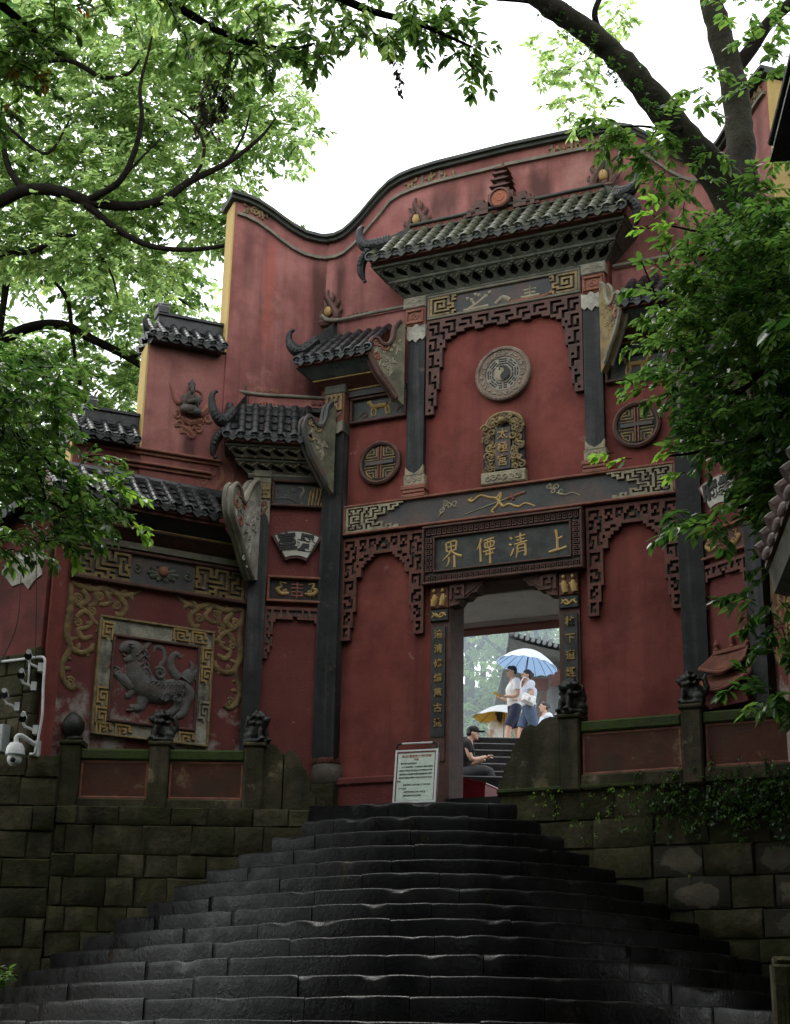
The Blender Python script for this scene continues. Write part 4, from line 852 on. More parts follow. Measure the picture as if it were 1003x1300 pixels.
    b = MB(m); b.frame(-2.31, -.01, 6.98, 7.44, .05, -.08, .0); part('panel_frame', b, 'carved_brown', 'W', BM)
    b = MB(m); BF = ['#####.#####.######', '#...#.#...#.#....#', '#.#.###.#.#.#.##.#', '#.#...#.#.###.#..#', '#.###.#.#.....#.##', '#...#.#.#######.#.', '###.#.#.......#.##', '#...#.#######.#..#', '#.###.....#...####', '#.....###.###.....', '#######.###.######']
    b.bitmap(BF, -2.25, 7.385, .037, .032, -.06, -.02); part('beam_fret', b, 'scroll_ochre', 'W', BM)
    b = MB(m); b.bitmap([r[::-1] for r in BF], -.07 - 18 * .037, 7.385, .037, .032, -.06, -.02); part('beam_fret', b, 'scroll_ochre', 'W', BM)
    b = MB(m); b.relief([[(-1.16 + .2 * math.cos(a), 7.21 + .1 * math.sin(a), .03), (-1.16 + .06 * math.cos(a), 7.2 + .03 * math.sin(a), .04)] for a in np.linspace(0, 6.28, 11)] + [spiral(-1.16 + s_ * .33, 7.22, .01, .06, 1.3, 0, .014, .02) for s_ in (-1, 1)], -.03, .9, 2); part('lotus_relief', b, 'cornice_green', 'W', BM)
    b = MB(m); b.ell((-1.16, -.06, 7.23), (.07, .05, .07)); part('lotus_heart', b, 'carved_terracotta', 'W', BM)
    # framed panel with the beast
    b = MB(m); b.box(-1.9, -.44, -.04, .02, 5.13, 6.56); PF = part('relief_panel', b, 'panel_worn', 'W')
    b = MB(m); b.box(-1.7, -.64, -.048, .0, 5.32, 6.33); part('panel_ground', b, 'red_plaster_worn', 'W', PF)
    b = MB(m); b.frame(-1.73, -.61, 5.29, 6.36, .035, -.08, -.03); part('panel_frame', b, 'carved_brown', 'W', PF)
    b = MB(m); b.frame(-1.91, -.43, 5.12, 6.57, .03, -.07, -.02); part('panel_frame', b, 'carved_ochre', 'W', PF)
    K1 = ['########.', '#......#.', '#.####.#.', '#.#..#.##', '#.#.##...', '#.#......', '#.#######']
    b = MB(m)
    for x in (-1.86, -1.62): b.bitmap(K1, x, 5.275, .024, .021, -.065, -.035)
    for x in (-.98, -.74): b.bitmap(K1, x, 6.54, .024, .021, -.065, -.035)
    K2 = [''.join(r[i] for r in K1) for i in range(9)]
    for z in (6.5, 5.7, 5.46): b.bitmap(K2, -1.875, z, .02, .025, -.065, -.035)
    for z in (6.36, 6.12): b.bitmap(K2, -.585, z, .02, .025, -.065, -.035)
    b.bitmap(K1, -.82, 5.275, .024, .021, -.065, -.035)
    part('key_border', b, 'gold_dull', 'W', PF)['kind'] = 'stuff'
    b = MB(m); b.bitmap(K2, -.585, 5.68, .02, .028, -.07, -.035); part('key_border', b, 'cornice_pale', 'W', PF)
    q = [[(-.74, 5.86, .05), (-.9, 5.78, .13), (-1.1, 5.72, .15), (-1.28, 5.78, .17), (-1.38, 5.92, .15), (-1.42, 6.05, .12)],
         [(-1.36, 5.98, .11), (-1.4, 6.14, .115), (-1.47, 6.22, .10), (-1.57, 6.21, .075), (-1.63, 6.16, .03)], [(-1.45, 6.1, .07), (-1.54, 6.06, .045), (-1.58, 6.07, .02)],
         [(-1.34, 6.22, .04), (-1.27, 6.3, .03), (-1.24, 6.34, .008)], [(-1.3, 5.8, .11), (-1.45, 5.75, .07), (-1.56, 5.82, .06), (-1.64, 5.88, .05), (-1.66, 5.94, .03)],
         [(-1.22, 5.72, .1), (-1.3, 5.6, .075), (-1.32, 5.52, .06), (-1.38, 5.49, .05), (-1.46, 5.5, .03)], [(-1.42, 5.74, .05), (-1.47, 5.64, .04), (-1.52, 5.62, .035)],
         [(-.82, 5.82, .11), (-.72, 5.74, .08), (-.75, 5.62, .06), (-.78, 5.5, .055), (-.86, 5.44, .04)], [(-.9, 5.74, .08), (-.86, 5.6, .05), (-.92, 5.5, .05), (-1.0, 5.47, .03)],
         [(-.78, 5.9, .09), (-.72, 5.98, .085), (-.66, 6.0, .05), (-.64, 5.93, .03)], [(-.86, 5.92, .06), (-.96, 6.02, .055), (-.98, 6.14, .045), (-.92, 6.22, .035), (-.86, 6.18, .02)],
         [(-1.04, 5.84, .03), (-1.12, 6.0, .035), (-1.06, 6.14, .03), (-1.1, 6.26, .028), (-1.18, 6.27, .025), (-1.2, 6.2, .015)]]
    b = MB(m); b.relief(q, -.05, .5, 5); b.relief([spiral(-1.13, 5.94, .02, .075, 1.4, 0, .02, .02)], -.11, .7, 2)
    b.relief([[(-1.3 + k * .06, 5.70 + k * .015, .006), (-1.26 + k * .06, 5.8 + k * .01, .008), (-1.2 + k * .06, 5.84, .005)] for k in range(8)], -.13, .8, 3)
    b.relief([[(-1.44 + k * .03, 6.12 - k * .06, .012), (-1.36 + k * .02, 6.2 - k * .07, .014), (-1.3 + k * .02, 6.16 - k * .08, .008)] for k in range(4)], -.11, .8, 3)
    rs = random.Random(9)
    for k in range(70):
        t_ = rs.random(); xx = -1.4 + .6 * t_; zz = 5.92 - .2 * math.sin(t_ * 2.2) + rs.uniform(-.1, .08); b.relief([spiral(xx, zz, .004, .022, .7, rs.uniform(0, 6), .006, .008, 5)], -.115, .9, 2)
    for k in range(9): b.relief([spiral(-1.36 + .03 * (k % 3), 6.2 - k * .035, .006, .035, 1.2, k, .010, .014, 8)], -.10, 1, 2)
    b.relief([[(-.74, 5.98, .03), (-.7, 6.08, .03), (-.74, 6.16, .01)], [(-.68, 5.98, .03), (-.64, 6.06, .02), (-.66, 6.12, .008)], [(-1.56, 6.1, .012), (-1.6, 6.13, .01)], [(-1.52, 6.09, .01), (-1.5, 6.05, .006)], [(-1.62, 5.9, .02), (-1.68, 5.86, .015)], [(-1.62, 5.94, .02), (-1.69, 5.96, .012)], [(-1.42, 5.46, .02), (-1.5, 5.45, .012)], [(-.9, 5.42, .02), (-.98, 5.41, .012)]], -.06, .8, 3)
    b.ell((-1.5, -.13, 6.21), (.02, .015, .02)); b.ell((-1.52, -.12, 6.245), (.04, .02, .014)); part('beast_relief', b, 'grey_relief', 'W', PF)
    # gilt corner scrolls
    for fx in (False, True):
        X = (lambda x: -2.29 + x) if not fx else (lambda x: -.05 - x)
        q = [[(.0, 6.92, .03), (.02, 6.6, .05), (.0, 6.3, .055), (.06, 6.12, .05), (-.02, 5.9, .05), (.02, 5.72, .045), (.12, 5.64, .04), (.18, 5.68, .05)],
             [(.0, 6.93, .04), (.25, 6.88, .05), (.45, 6.92, .045), (.62, 6.86, .05), (.78, 6.9, .04), (.9, 6.98, .01)], [(.6, 6.86, .05), (.7, 6.74, .045), (.66, 6.62, .04), (.57, 6.62, .04)], [(.42, 6.9, .04), (.5, 6.76, .04), (.4, 6.7, .035)],
             [(.06, 6.12, .05), (.2, 6.08, .045), (.32, 6.14, .05), (.34, 6.22, .03)], [(.1, 6.5, .04), (.2, 6.6, .045), (.3, 6.5, .04), (.24, 6.4, .035), (.14, 6.36, .04), (.2, 6.26, .045), (.32, 6.3, .03)], [(.14, 6.86, .045), (.22, 6.74, .05), (.12, 6.66, .04), (.06, 6.7, .03)],
             [(.3, 6.86, .035), (.32, 6.72, .04), (.24, 6.66, .03)], [(.3, 6.5, .03), (.4, 6.44, .035), (.36, 6.36, .02)]]
        b = MB(m); b.relief([[(X(a), c, w * .85) for a, c, w in p] for p in q] + [spiral(X(a), c, .01, .055, 1.4, 0, .016, .022, 10) for a, c in ((.1, 6.74), (.36, 6.8), (.58, 6.72), (.12, 6.44), (.28, 6.6), (.1, 5.72))] + [[(X(a), c, .022), (X(a + da * .5), c + dc * .6, .03), (X(a + da), c + dc, .005)] for a, c, da, dc in ((.02, 6.5, -.05, .1), (.03, 6.2, .12, .06), (.0, 6.02, .1, -.04), (.02, 5.86, .09, .02), (.3, 6.9, .06, -.1), (.5, 6.92, -.02, -.1), (.75, 6.9, .04, -.09), (.2, 6.88, .04, .07), (.62, 6.88, .1, .06), (.15, 6.1, .02, .1), (.28, 6.12, .0, -.09), (.22, 6.46, .1, -.02), (.05, 6.7, -.05, .08), (.36, 6.7, .1, .02), (.18, 6.62, -.08, .04))], 0, .55, 5)
        part('corner_scroll', b, 'scroll_ochre', 'W')
    # eaves above the wing
    b = MB(m); b.box(-2.5, -.02, -.1, .05, 7.45, 7.53); WC = part('cornice', b, 'moulding', 'W')
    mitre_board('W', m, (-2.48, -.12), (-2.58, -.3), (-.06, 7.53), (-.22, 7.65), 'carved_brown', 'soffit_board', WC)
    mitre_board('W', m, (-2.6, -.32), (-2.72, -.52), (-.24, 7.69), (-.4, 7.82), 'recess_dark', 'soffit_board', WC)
    for x0, y, z, mt in ((-2.58, -.235, 7.652, 'carved_brown'), (-2.58, -.242, 7.675, 'gold_dull'), (-2.74, -.42, 7.822, 'carved_red')): b = MB(m); b.bev(x0, -.05 + y * 1.1, y, .05, z, z + (.022 if mt != 'carved_red' else .06), .004); part('cornice_band', b, mt, 'W', WC)
    rf = tiled_roof('W', m, -2.7, -.62, (-.48, 7.92), (.0, 8.36), 10, 'tile_dark', r=.058)
    b = MB(m); b.tube([(-2.6, .03, 8.38, .09), (-.1, .03, 8.38, .09)], 10); part('ridge', b, 'tile_dark', 'W', rf)

# small tiled roof in relief low on the right-hand narrow bay
b = MB(True); b.box(-.9, -.24, -.2, .02, 5.28, 5.5); RR = part('roof_relief', b, 'red_plaster_peeling', 'A')
def eave_relief(x0, x1, z0, z1, y0, y1, n, nm):
    c = (x0 + x1) / 2; b = MB(True); pr = []
    for i in range(n + 1):
        t = i / n; x = x0 + (x1 - x0) * t; up = .07 * abs(2 * t - 1) ** 3; xt = c + (x - c) * .74
        b.tube(catmull([(xt, y1, z1 + up * .5, .013), ((x + xt) / 2, (y0 + y1) / 2 - .01, (z0 + z1) / 2 - .02 + up * .8, .014), (x, y0, z0 + up, .016)], 3), 6); pr.append((x, xt, up))
    for (a, at_, u), (c2, ct, w) in zip(pr, pr[1:]): b.add([(a, y0 + .01, z0 + u - .01), (c2, y0 + .01, z0 + w - .01), (ct, y1 + .01, z1 + w * .5 - .01), (at_, y1 + .01, z1 + u * .5 - .01)], [(0, 1, 2, 3)])
    b.tube(catmull([(x0, y0 - .005, z0 + .06, .02), (c, y0 - .005, z0 - .02, .018), (x1, y0 - .005, z0 + .06, .02)], 6), 6)
    o = part(nm, b, 'carved_terracotta', 'A', RR); return o
eave_relief(-.96, -.18, 5.46, 5.66, -.3, -.08, 26, 'lower_eave'); eave_relief(-.90, -.24, 5.68, 5.90, -.22, -.05, 22, 'upper_eave')
b = MB(True); b.bev(-.82, -.32, -.09, .02, 5.9, 5.95, .01)
part('relief_ridge', b, 'carved_terracotta', 'A', RR)
for x, h in ((-.8, .1), (-.57, .16), (-.34, .1)):
    b = MB(True); b.lathe([(.03, 5.94), (.04, 5.97), (.018, 5.99), (.03, 5.99 + h * .4), (.012, 5.99 + h * .7), (.004, 5.99 + h)], 8, x, -.04); part('finial', b, 'carved_terracotta', 'A', RR)
for x, g in ((-.96, -1), (-.18, 1)):
    b = MB(True); b.relief([[(x, 5.54, .03), (x + g * .05, 5.58, .03), (x + g * .04, 5.64, .02), (x, 5.64, .012)]], -.26, .9, 4); part('eave_curl', b, 'carved_terracotta', 'A', RR)

# --- inscribed lintel, name board and doorway
b = MB(); b.box(-2.17, 2.17, -.08, .02, 7.96, 8.31); LB = part('lintel_beam', b, 'panel_slate')
b = MB(); b.frame(-2.19, 2.19, 7.93, 8.335, .032, -.125, -.06); part('panel_frame', b, 'carved_terracotta', 'C', LB)
LF = ['##########################', '#.......##.....#####...#..', '#.##.##.##.###.#...#.###..', '#..#.#..#..#...#.#.#.#....', '##.###.##.##.###.#.###....', '#......#...#.....#........', '#.####.#.#.#.#####........', '#.#..#.#.###.#............', '#.#.##.#.....#............', '#.#....#.#####............', '#.####.#.#................',
      '#......#.####.............', '##.###.##...#.###.........', '#..#.#..#.#.###.#.........', '#.##.##.#.#.....#.###.....', '#.......#.#######.#.#.##..', '########################..']
for m in (False, True):
    b = MB(m); b.bitmap(LF, -2.15, 8.30, .031, .0198, -.115, -.07); part('lintel_fret', b, 'carved_pale', 'C', LB)
q = [[(-.5, 8.02, .008), (-.1, 8.115, .012), (.15, 8.175, .014)]]
b = MB(); b.relief(q, -.08, .9, 2); part('sword_blade', b, 'cornice_pale', 'C', LB)
b = MB(); b.relief([[(.05, 8.15, .02), (.15, 8.175, .018), (.3, 8.21, .02)], [(.11, 8.21, .02), (.14, 8.13, .02)]], -.08, .9, 2); part('sword_hilt', b, 'carved_terracotta', 'C', LB)
b = MB(); b.relief([[(-.46, 8.2, .02), (-.4, 8.18, .018), (-.3, 8.24, .018), (-.18, 8.2, .016), (-.08, 8.17, .016), (0, 8.06, .018), (.08, 8.08, .014), (.2, 8.03, .014), (.3, 8.06, .012), (.42, 8.01, .01)], [(-.46, 8.2, .014), (-.4, 8.23, .006)],
    [(-.08, 8.17, .018), (-.02, 8.24, .016), (-.06, 8.1, .018), (-.14, 8.02, .016), (-.12, 7.99, .01)]], -.08, .9, 5); part('sword_ribbon', b, 'gold', 'C', LB)
b = MB(); b.relief([spiral(-.72 + dx, 8.13 + dz, .01, .045, 1.2, a, .009, .012, 9) for dx, dz, a in ((-.1, -.02, 0), (0, .03, 2), (.08, .05, 4), (-.05, .06, 1))] + [[(-.86, 8.0, .006), (-.84, 8.06, .014), (-.78, 8.1, .012)]] +
    [spiral(.7 + dx, 8.19 + dz, .01, .04, 1.2, a, .009, .012, 9) for dx, dz, a in ((-.1, .05, 0), (0, .03, 2), (.06, -.04, 4), (-.05, -.02, 1))] + [[(.7, 8.14, .012), (.82, 8.1, .012), (.9, 8.12, .01), (1.0, 8.07, .006)]], -.08, .9, 2); part('cloud_relief', b, 'carved_pale', 'C', LB)
b = MB(); b.box(-1.04, 1.04, -.13, .02, 7.14, 7.88); NB = part('name_board', b, 'panel_black')
b = MB(); b.frame(-1.045, 1.045, 7.13, 7.89, .03, -.185, -.1); b.frame(-.90, .90, 7.28, 7.75, .022, -.17, -.12)
KEY = ['########', '#.....#.', '#.###.#.', '#.#...##', '#.#####.', '#.......']
mr = ['##.####.', '.#.#..#.', '.#.##.#.', '.#....#.', '.######.', '........'][:5]
n = 28; w = 2.0 / (n * 8)
for z in (7.855, 7.245): b.bitmap([r * n for r in mr], -1.0, z, w, .017, -.16, -.125)
vr = [''.join(mr[j][i] for j in range(5)) for i in range(8)]
for x in (-1.005, .918): b.bitmap(vr * 6, x, 7.74, .0175, .0095, -.16, -.125)
part('board_border', b, 'carved_brown', 'C', NB)
BR = {'上': [[(.5, .97, .075), (.53, .6, .06), (.5, .14, .075)], [(.52, .56, .05), (.7, .6, .06), (.8, .64, .05)], [(.06, .08, .05), (.3, .1, .075), (.7, .13, .06), (.97, .17, .075)]],
      '清': [[(.1, .9, .05), (.2, .8, .06)], [(.02, .62, .05), (.14, .55, .06)], [(.05, .1, .03), (.16, .22, .06), (.26, .42, .03)], [(.36, .85, .04), (.9, .9, .05)], [(.42, .72, .035), (.84, .75, .045)], [(.3, .57, .04), (.98, .62, .05)], [(.64, 1.02, .05), (.63, .6, .045)],
             [(.44, .5, .045), (.43, .25, .05), (.34, .0, .03)], [(.44, .5, .04), (.84, .53, .05)], [(.85, .53, .055), (.85, .05, .06), (.74, .1, .02)], [(.46, .36, .03), (.83, .38, .03)], [(.45, .22, .03), (.83, .24, .03)]],
      '僊': [[(.3, 1.0, .06), (.2, .78, .055), (.02, .55, .02)], [(.19, .74, .05), (.19, .3, .055), (.17, .0, .06)], [(.4, .88, .04), (.95, .93, .05)], [(.44, .76, .045), (.46, .55, .045)], [(.44, .76, .04), (.92, .79, .045), (.87, .56, .05)], [(.6, .9, .035), (.59, .58, .035)], [(.76, .92, .035), (.74, .58, .035)], [(.46, .55, .035), (.88, .58, .035)],
             [(.34, .4, .045), (.98, .46, .05)], [(.5, .46, .03), (.5, .3, .03)], [(.84, .46, .03), (.82, .3, .03)], [(.44, .26, .04), (.88, .29, .04)], [(.68, .56, .05), (.68, .2, .055), (.66, -.14, .06)]],
      '界': [[(.24, .97, .05), (.26, .58, .05)], [(.24, .97, .05), (.78, 1.0, .055), (.72, .6, .055)], [(.27, .79, .035), (.74, .81, .035)], [(.5, .97, .04), (.49, .62, .04)], [(.27, .6, .035), (.72, .63, .035)], [(.46, .58, .055), (.25, .4, .05), (-.02, .24, .02)], [(.52, .58, .04), (.74, .42, .06), (1.04, .3, .07)],
             [(.36, .36, .05), (.32, .12, .05), (.16, -.04, .02)], [(.63, .4, .055), (.63, .1, .06), (.61, -.12, .065)]]}
for ch, x in zip('上清僊界', (.71, .22, -.2, -.66)):
    b = MB(); w_ = .25; b.relief([[(p * w_ - w_ / 2, q_ * .30 - .15, r * .26) for p, q_, r in s_] for s_ in BR[ch]], 0, .6, 4)
    link('character', b.mesh('character', 'gold'), NB, (x, -.132, 7.51), (0, R(-4), 0))
for m in (False, True):
    b = MB(m); b.box(-.955, -.70, -.06, .38, Z0 - .3, 7.13); DP = part('door_post', b, 'carved_brown')
    b = MB(m); b.box(-.93, -.755, -.085, -.05, 5.24, 6.60); part('couplet_board', b, 'panel_black', 'C', DP)
    b = MB(m); b.box(-.93, -.755, -.075, -.055, 4.95, 5.24); part('post_foot', b, 'wall_stone_bare' if False else 'carved_brown', 'C', DP)
    for i, ch in enumerate('柱下道經元' if m else '渝清修績萬古流'):
        g = 1 if m else -1
        link('character', glyph_mesh(ch, .125 if m else .115, .01, 'gold_dull', .002), DP, (.842 * g, -.09, 6.5 - i * (.205 if m else .183)))
    b = MB(m); b.bev(-.955, -.715, -.1, .0, 6.83, 7.1, .01); b2 = part('figure_block', b, 'carved_red', 'C', DP)
    b = MB(m)
    for x in (-.895, -.78):
        b.relief([[(x - .02, 6.86, .035), (x, 6.95, .04), (x, 7.01, .02)], [(x - .05, 6.94, .014), (x + .05, 6.97, .014)]], -.1, 1, 3); b.ell((x, -.12, 7.05), (.022, .022, .026), 8, 6)
    part('figure_relief', b, 'gold', 'C', b2)
    b = MB(m); b.bev(-.955, -.715, -.095, 0, 6.67, 6.82, .01); b3 = part('scroll_block', b, 'panel_black', 'C', DP)
    b = MB(m); b.relief([[(-.93, 6.72, .01), (-.88, 6.76, .016), (-.84, 6.72, .014), (-.8, 6.77, .016), (-.74, 6.73, .01)], [(-.92, 6.78, .01), (-.86, 6.73, .012), (-.8, 6.72, .012), (-.75, 6.78, .008)]], -.095, 1, 4); part('scroll_relief', b, 'gold', 'C', b3)
    # corbel in the corner of the opening
    b = MB(m); b.prism([(-.70, 7.12), (-.26, 7.12), (-.26, 7.07), (-.31, 7.05), (-.34, 6.99), (-.41, 6.985), (-.46, 6.93), (-.53, 6.925), (-.58, 6.86), (-.70, 6.84)], -.1, .1); CO = part('corbel', b, 'carved_brown', 'C', None)
    b = MB(m); b.bitmap(['######', '#.#..#', '#.##.#', '#....#', '#.####'], -.69, 7.1, .033, .036, -.125, -.09); b.relief([[(-.62, 6.9, .015), (-.5, 6.96, .015), (-.4, 7.02, .015), (-.3, 7.09, .015)]], -.1, .8, 3); part('corbel_carving', b, 'carved_brown', 'C', CO)
b = MB(); b.box(-.70, .70, -.06, .38, 7.105, 7.16); part('door_lintel', b, 'carved_brown')
b = MB(); b.box(-.72, .72, -.12, .42, Z0 - .3, Z0 + .14); part('door_sill', b, 'step_stone')
# gate hall behind
b = MB(); b.box(-2.42, 2.42, .45, 3.5, 7.58, 7.9); b.box(-2.52, -2.42, .42, 3.5, Z0 - .2, 7.9); b.box(2.42, 2.52, .42, 3.5, Z0 - .2, 7.9); b.box(-2.42, 2.42, 3.2, 3.45, 7.5, 7.58); part('hall_shell', b, 'hall_plaster')
b = MB(); b.box(-2.42, 2.42, 3.17, 3.47, 7.46, 7.5); part('hall_beam', b, 'timber_red')
b = MB(); b.box(-2.42, 2.42, .4, .45, 7.1, 7.58); part('hall_front_wall', b, 'hall_plaster')
# ------------------------------------------------------------------ ground, terrain, stairs
def slab(name, poly, z0, z1, mat, kind='structure', parent=None):
    b = MB(); n = len(poly); b.add([(x, y, z1) for x, y in poly] + [(x, y, z0) for x, y in poly], [tuple(range(n)), tuple(range(2 * n - 1, n - 1, -1))] + [(i, i + n, (i + 1) % n + n, (i + 1) % n) for i in range(n)])
    o = link(name, b.mesh(name, mat, 0), parent)
    if kind: o['kind'] = kind
    return o
slab('ground', [(-400, -300), (400, -300), (400, 600), (-400, 600)], -.5, -.02, 'ground_soil')
wallL = lambda x: 17.62 + .018 * (-.95 - x)
wallR = lambda x: 17.42 - .50 * (x - 1.3)
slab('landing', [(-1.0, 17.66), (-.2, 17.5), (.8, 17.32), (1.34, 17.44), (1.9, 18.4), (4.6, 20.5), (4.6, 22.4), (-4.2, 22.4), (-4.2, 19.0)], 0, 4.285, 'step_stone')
slab('terrace_left', [(-6.6, 18.2), (-3.7, 18.15), (-1.0, 17.7), (-1.0, 22.4), (-6.6, 22.4)], 0, 4.21, 'ground_soil')
slab('terrace_right', [(1.36, 17.55), (6.0, 15.2), (6.0, 22.4), (1.36, 22.4)], 0, 4.42, 'ground_soil')
slab('courtyard', [(-45, 28.7), (45, 28.7), (45, 95), (-45, 95)], 0, 7.19, 'disc_stone')
slab('hall_bounce_floor', [(-1.2, 19.6), (2.2, 18.2), (3.6, 21.0), (.4, 22.3)], 4.2, 4.292, 'cornice_pale')  # pale slab added to bounce light up to the hall ceiling
ST = thing('stone_stairs', 'wide dark wet stone stairs fanning down from the temple gate', 'stairs', (0, 12, 0)); ST['kind'] = 'structure'
DK = [17.23, 17.0, 16.75, 16.45, 16.1, 15.7, 15.3, 14.8, 14.25, 13.7, 13.15, 12.55, 11.95, 11.3]
while len(DK) < 23: DK.append(DK[-1] - .55)
def edge(k, x):
    dx = x - .8
    return DK[k] + (.30 * (math.sqrt(dx * dx + .64) - .8) + (.14 if dx < 0 else .20) * dx * dx) * min(1, .75 + k * .03)
def step_block(k, xa, xb, rr):
    z = 4.30 - .188 * k; n = max(4, int((xb - xa) / .06)); mx = (xa + xb) / 2; my = edge(k, mx)
    dz, dy, tilt = rr.uniform(-.008, .006), rr.uniform(-.010, .010), rr.uniform(-.005, .005)
    v = []; f = []; q = 8
    for i in range(n + 1):
        x = xa + (xb - xa) * i / n; e = min(i, n - i) / n
        y = edge(k, x) + dy; s = noise.noise((x * 2.3, k * 3.1, 0)) * .012 + noise.noise((x * 11, k * 5.3, 2)) * .007
        chip = max(0, noise.noise((x * 4.1, k * 2.7, 9)) - .18) * .07 + (.008 if i in (0, n) else 0)
        zt = z + dz + tilt * (i / n - .5) * 2 + noise.noise((x * 3, k * 1.7, 5)) * .010
        pr = [(y + .02, z - .25), (y + s * .8 + .004, z - .13), (y + s, z - .05), (y + s + chip * .3 + .001, zt - .016 - chip), (y + s + .006 + chip * .8, zt - .005 - chip * .6), (y + s + .022 + chip, zt - chip * .2), (y + .22, zt + noise.noise((x * 4, k, 7)) * .008), (y + .95, zt - .002)]
        for a, c in pr: v.append((x - mx, a - my, c - z))
    for i in range(n):
        for j in range(q - 1): f.append((i * q + j, i * q + j + 1, (i + 1) * q + j + 1, (i + 1) * q + j))
    f += [tuple(range(q - 1, -1, -1)), tuple(range(n * q, (n + 1) * q))]
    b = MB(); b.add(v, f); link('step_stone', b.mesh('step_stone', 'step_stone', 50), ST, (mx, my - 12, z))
rr = random.Random(11)
for k in range(23):
    xs = [x * .02 for x in range(-400, 400)]
    ins = [x for x in xs if edge(k, x) < (wallL(x) if x < .2 else wallR(x)) + .25 and (x < 3.9)]
    xl, xr = max(min(ins), -5.4), max(ins)
    x = xl
    while x < xr - .05:
        w = rr.uniform(.7, 1.5) * (1 if k < 14 else 1.8)
        x2 = min(x + w, xr)
        if xr - x2 < .3: x2 = xr
        step_block(k, x, x2 - .006, rr); x = x2

# ------------------------------------------------------------------ retaining walls, stone by stone
def stone_wall(name, label, org, yaw, x0, x1, z0, z1, hs, ws, rr, bare=(), depth=.5, top=None, extra=None):
    t = thing(name, label, 'wall', (org[0], org[1], z0), yaw)
    b = MB(); b.box(x0, x1, .03, depth, 0, z1 - z0 - .02); link('wall_core', b.mesh('wall_core', 'wall_core', 0), t)
    z = z0; r = 0
    while z < z1 - .02:
        h = min(rr.uniform(*hs), z1 - z)
        if z1 - z - h < .12: h = z1 - z
        x = x0 - rr.uniform(0, .25)
        while x < x1 - .02:
            w = rr.uniform(*ws); xa, xb = max(x, x0), min(x + w, x1)
            if x1 - xb < .15: xb = x1
            p = rr.uniform(-.022, .018); j = lambda s=.008: rr.uniform(-s, s)
            cx, cz = (xa + xb) / 2, z + h / 2; hw, hh = (xb - xa) / 2 - .003, h / 2 - .003
            v = []; n = 5
            for rad, yy in ((1, .09), (1, .0), (.93, -.014)):
                for a, c in ((-1, -1), (0, -1), (1, -1), (1, 0), (1, 1), (0, 1), (-1, 1), (-1, 0)):
                    v.append((a * (hw - (1 - rad) * .22) + j(), yy + p * .8 + j(.005), c * (hh - (1 - rad) * .22) + j()))
            v.append((j(.06), -.017 + p + j(.008), j(.03)))
            f = [(q + u, q + (u + 1) % 8, q + 8 + (u + 1) % 8, q + 8 + u) for q in (0, 8) for u in range(8)] + [(16 + u, 16 + (u + 1) % 8, 24) for u in range(8)]
            mt = 'wall_stone'
            for bx, bz in bare:
                if xa <= bx <= xb and z <= bz <= z + h: mt = 'wall_stone_bare'
            bb = MB(); bb.add(v, f); link('stone', bb.mesh('stone', mt, 40), t, (cx, 0, cz - z0)); x = xb
        z += h; r += 1
    return t
rr = random.Random(4)
stone_wall('retaining_wall', 'mossy stone retaining wall below the red railing left of the stairs', (-.95, 17.62), R(-1), -2.83, .05, 1.2, 4.24, (.25, .33), (.3, .62), rr)
stone_wall('retaining_wall', 'dark stone retaining wall under the security cameras at the left edge', (-3.785, 17.655), R(-1), -3.2, .0, 1.2, 4.80, (.26, .34), (.32, .6), rr)
stone_wall('retaining_wall', 'mossy stone retaining wall with pale bare patches right of the stairs', (1.3, 17.42), R(-26.5), -.05, 4.7, .9, 4.47, (.24, .34), (.45, .8), rr, bare=((1.72, 3.72), (2.0, 3.72), (1.85, 3.4), (2.15, 3.42), (2.45, 3.42), (3.2, 3.5), (3.1, 3.8), (3.3, 3.3), (3.4, 4.1), (2.85, 4.1), (3.1, 2.9)))

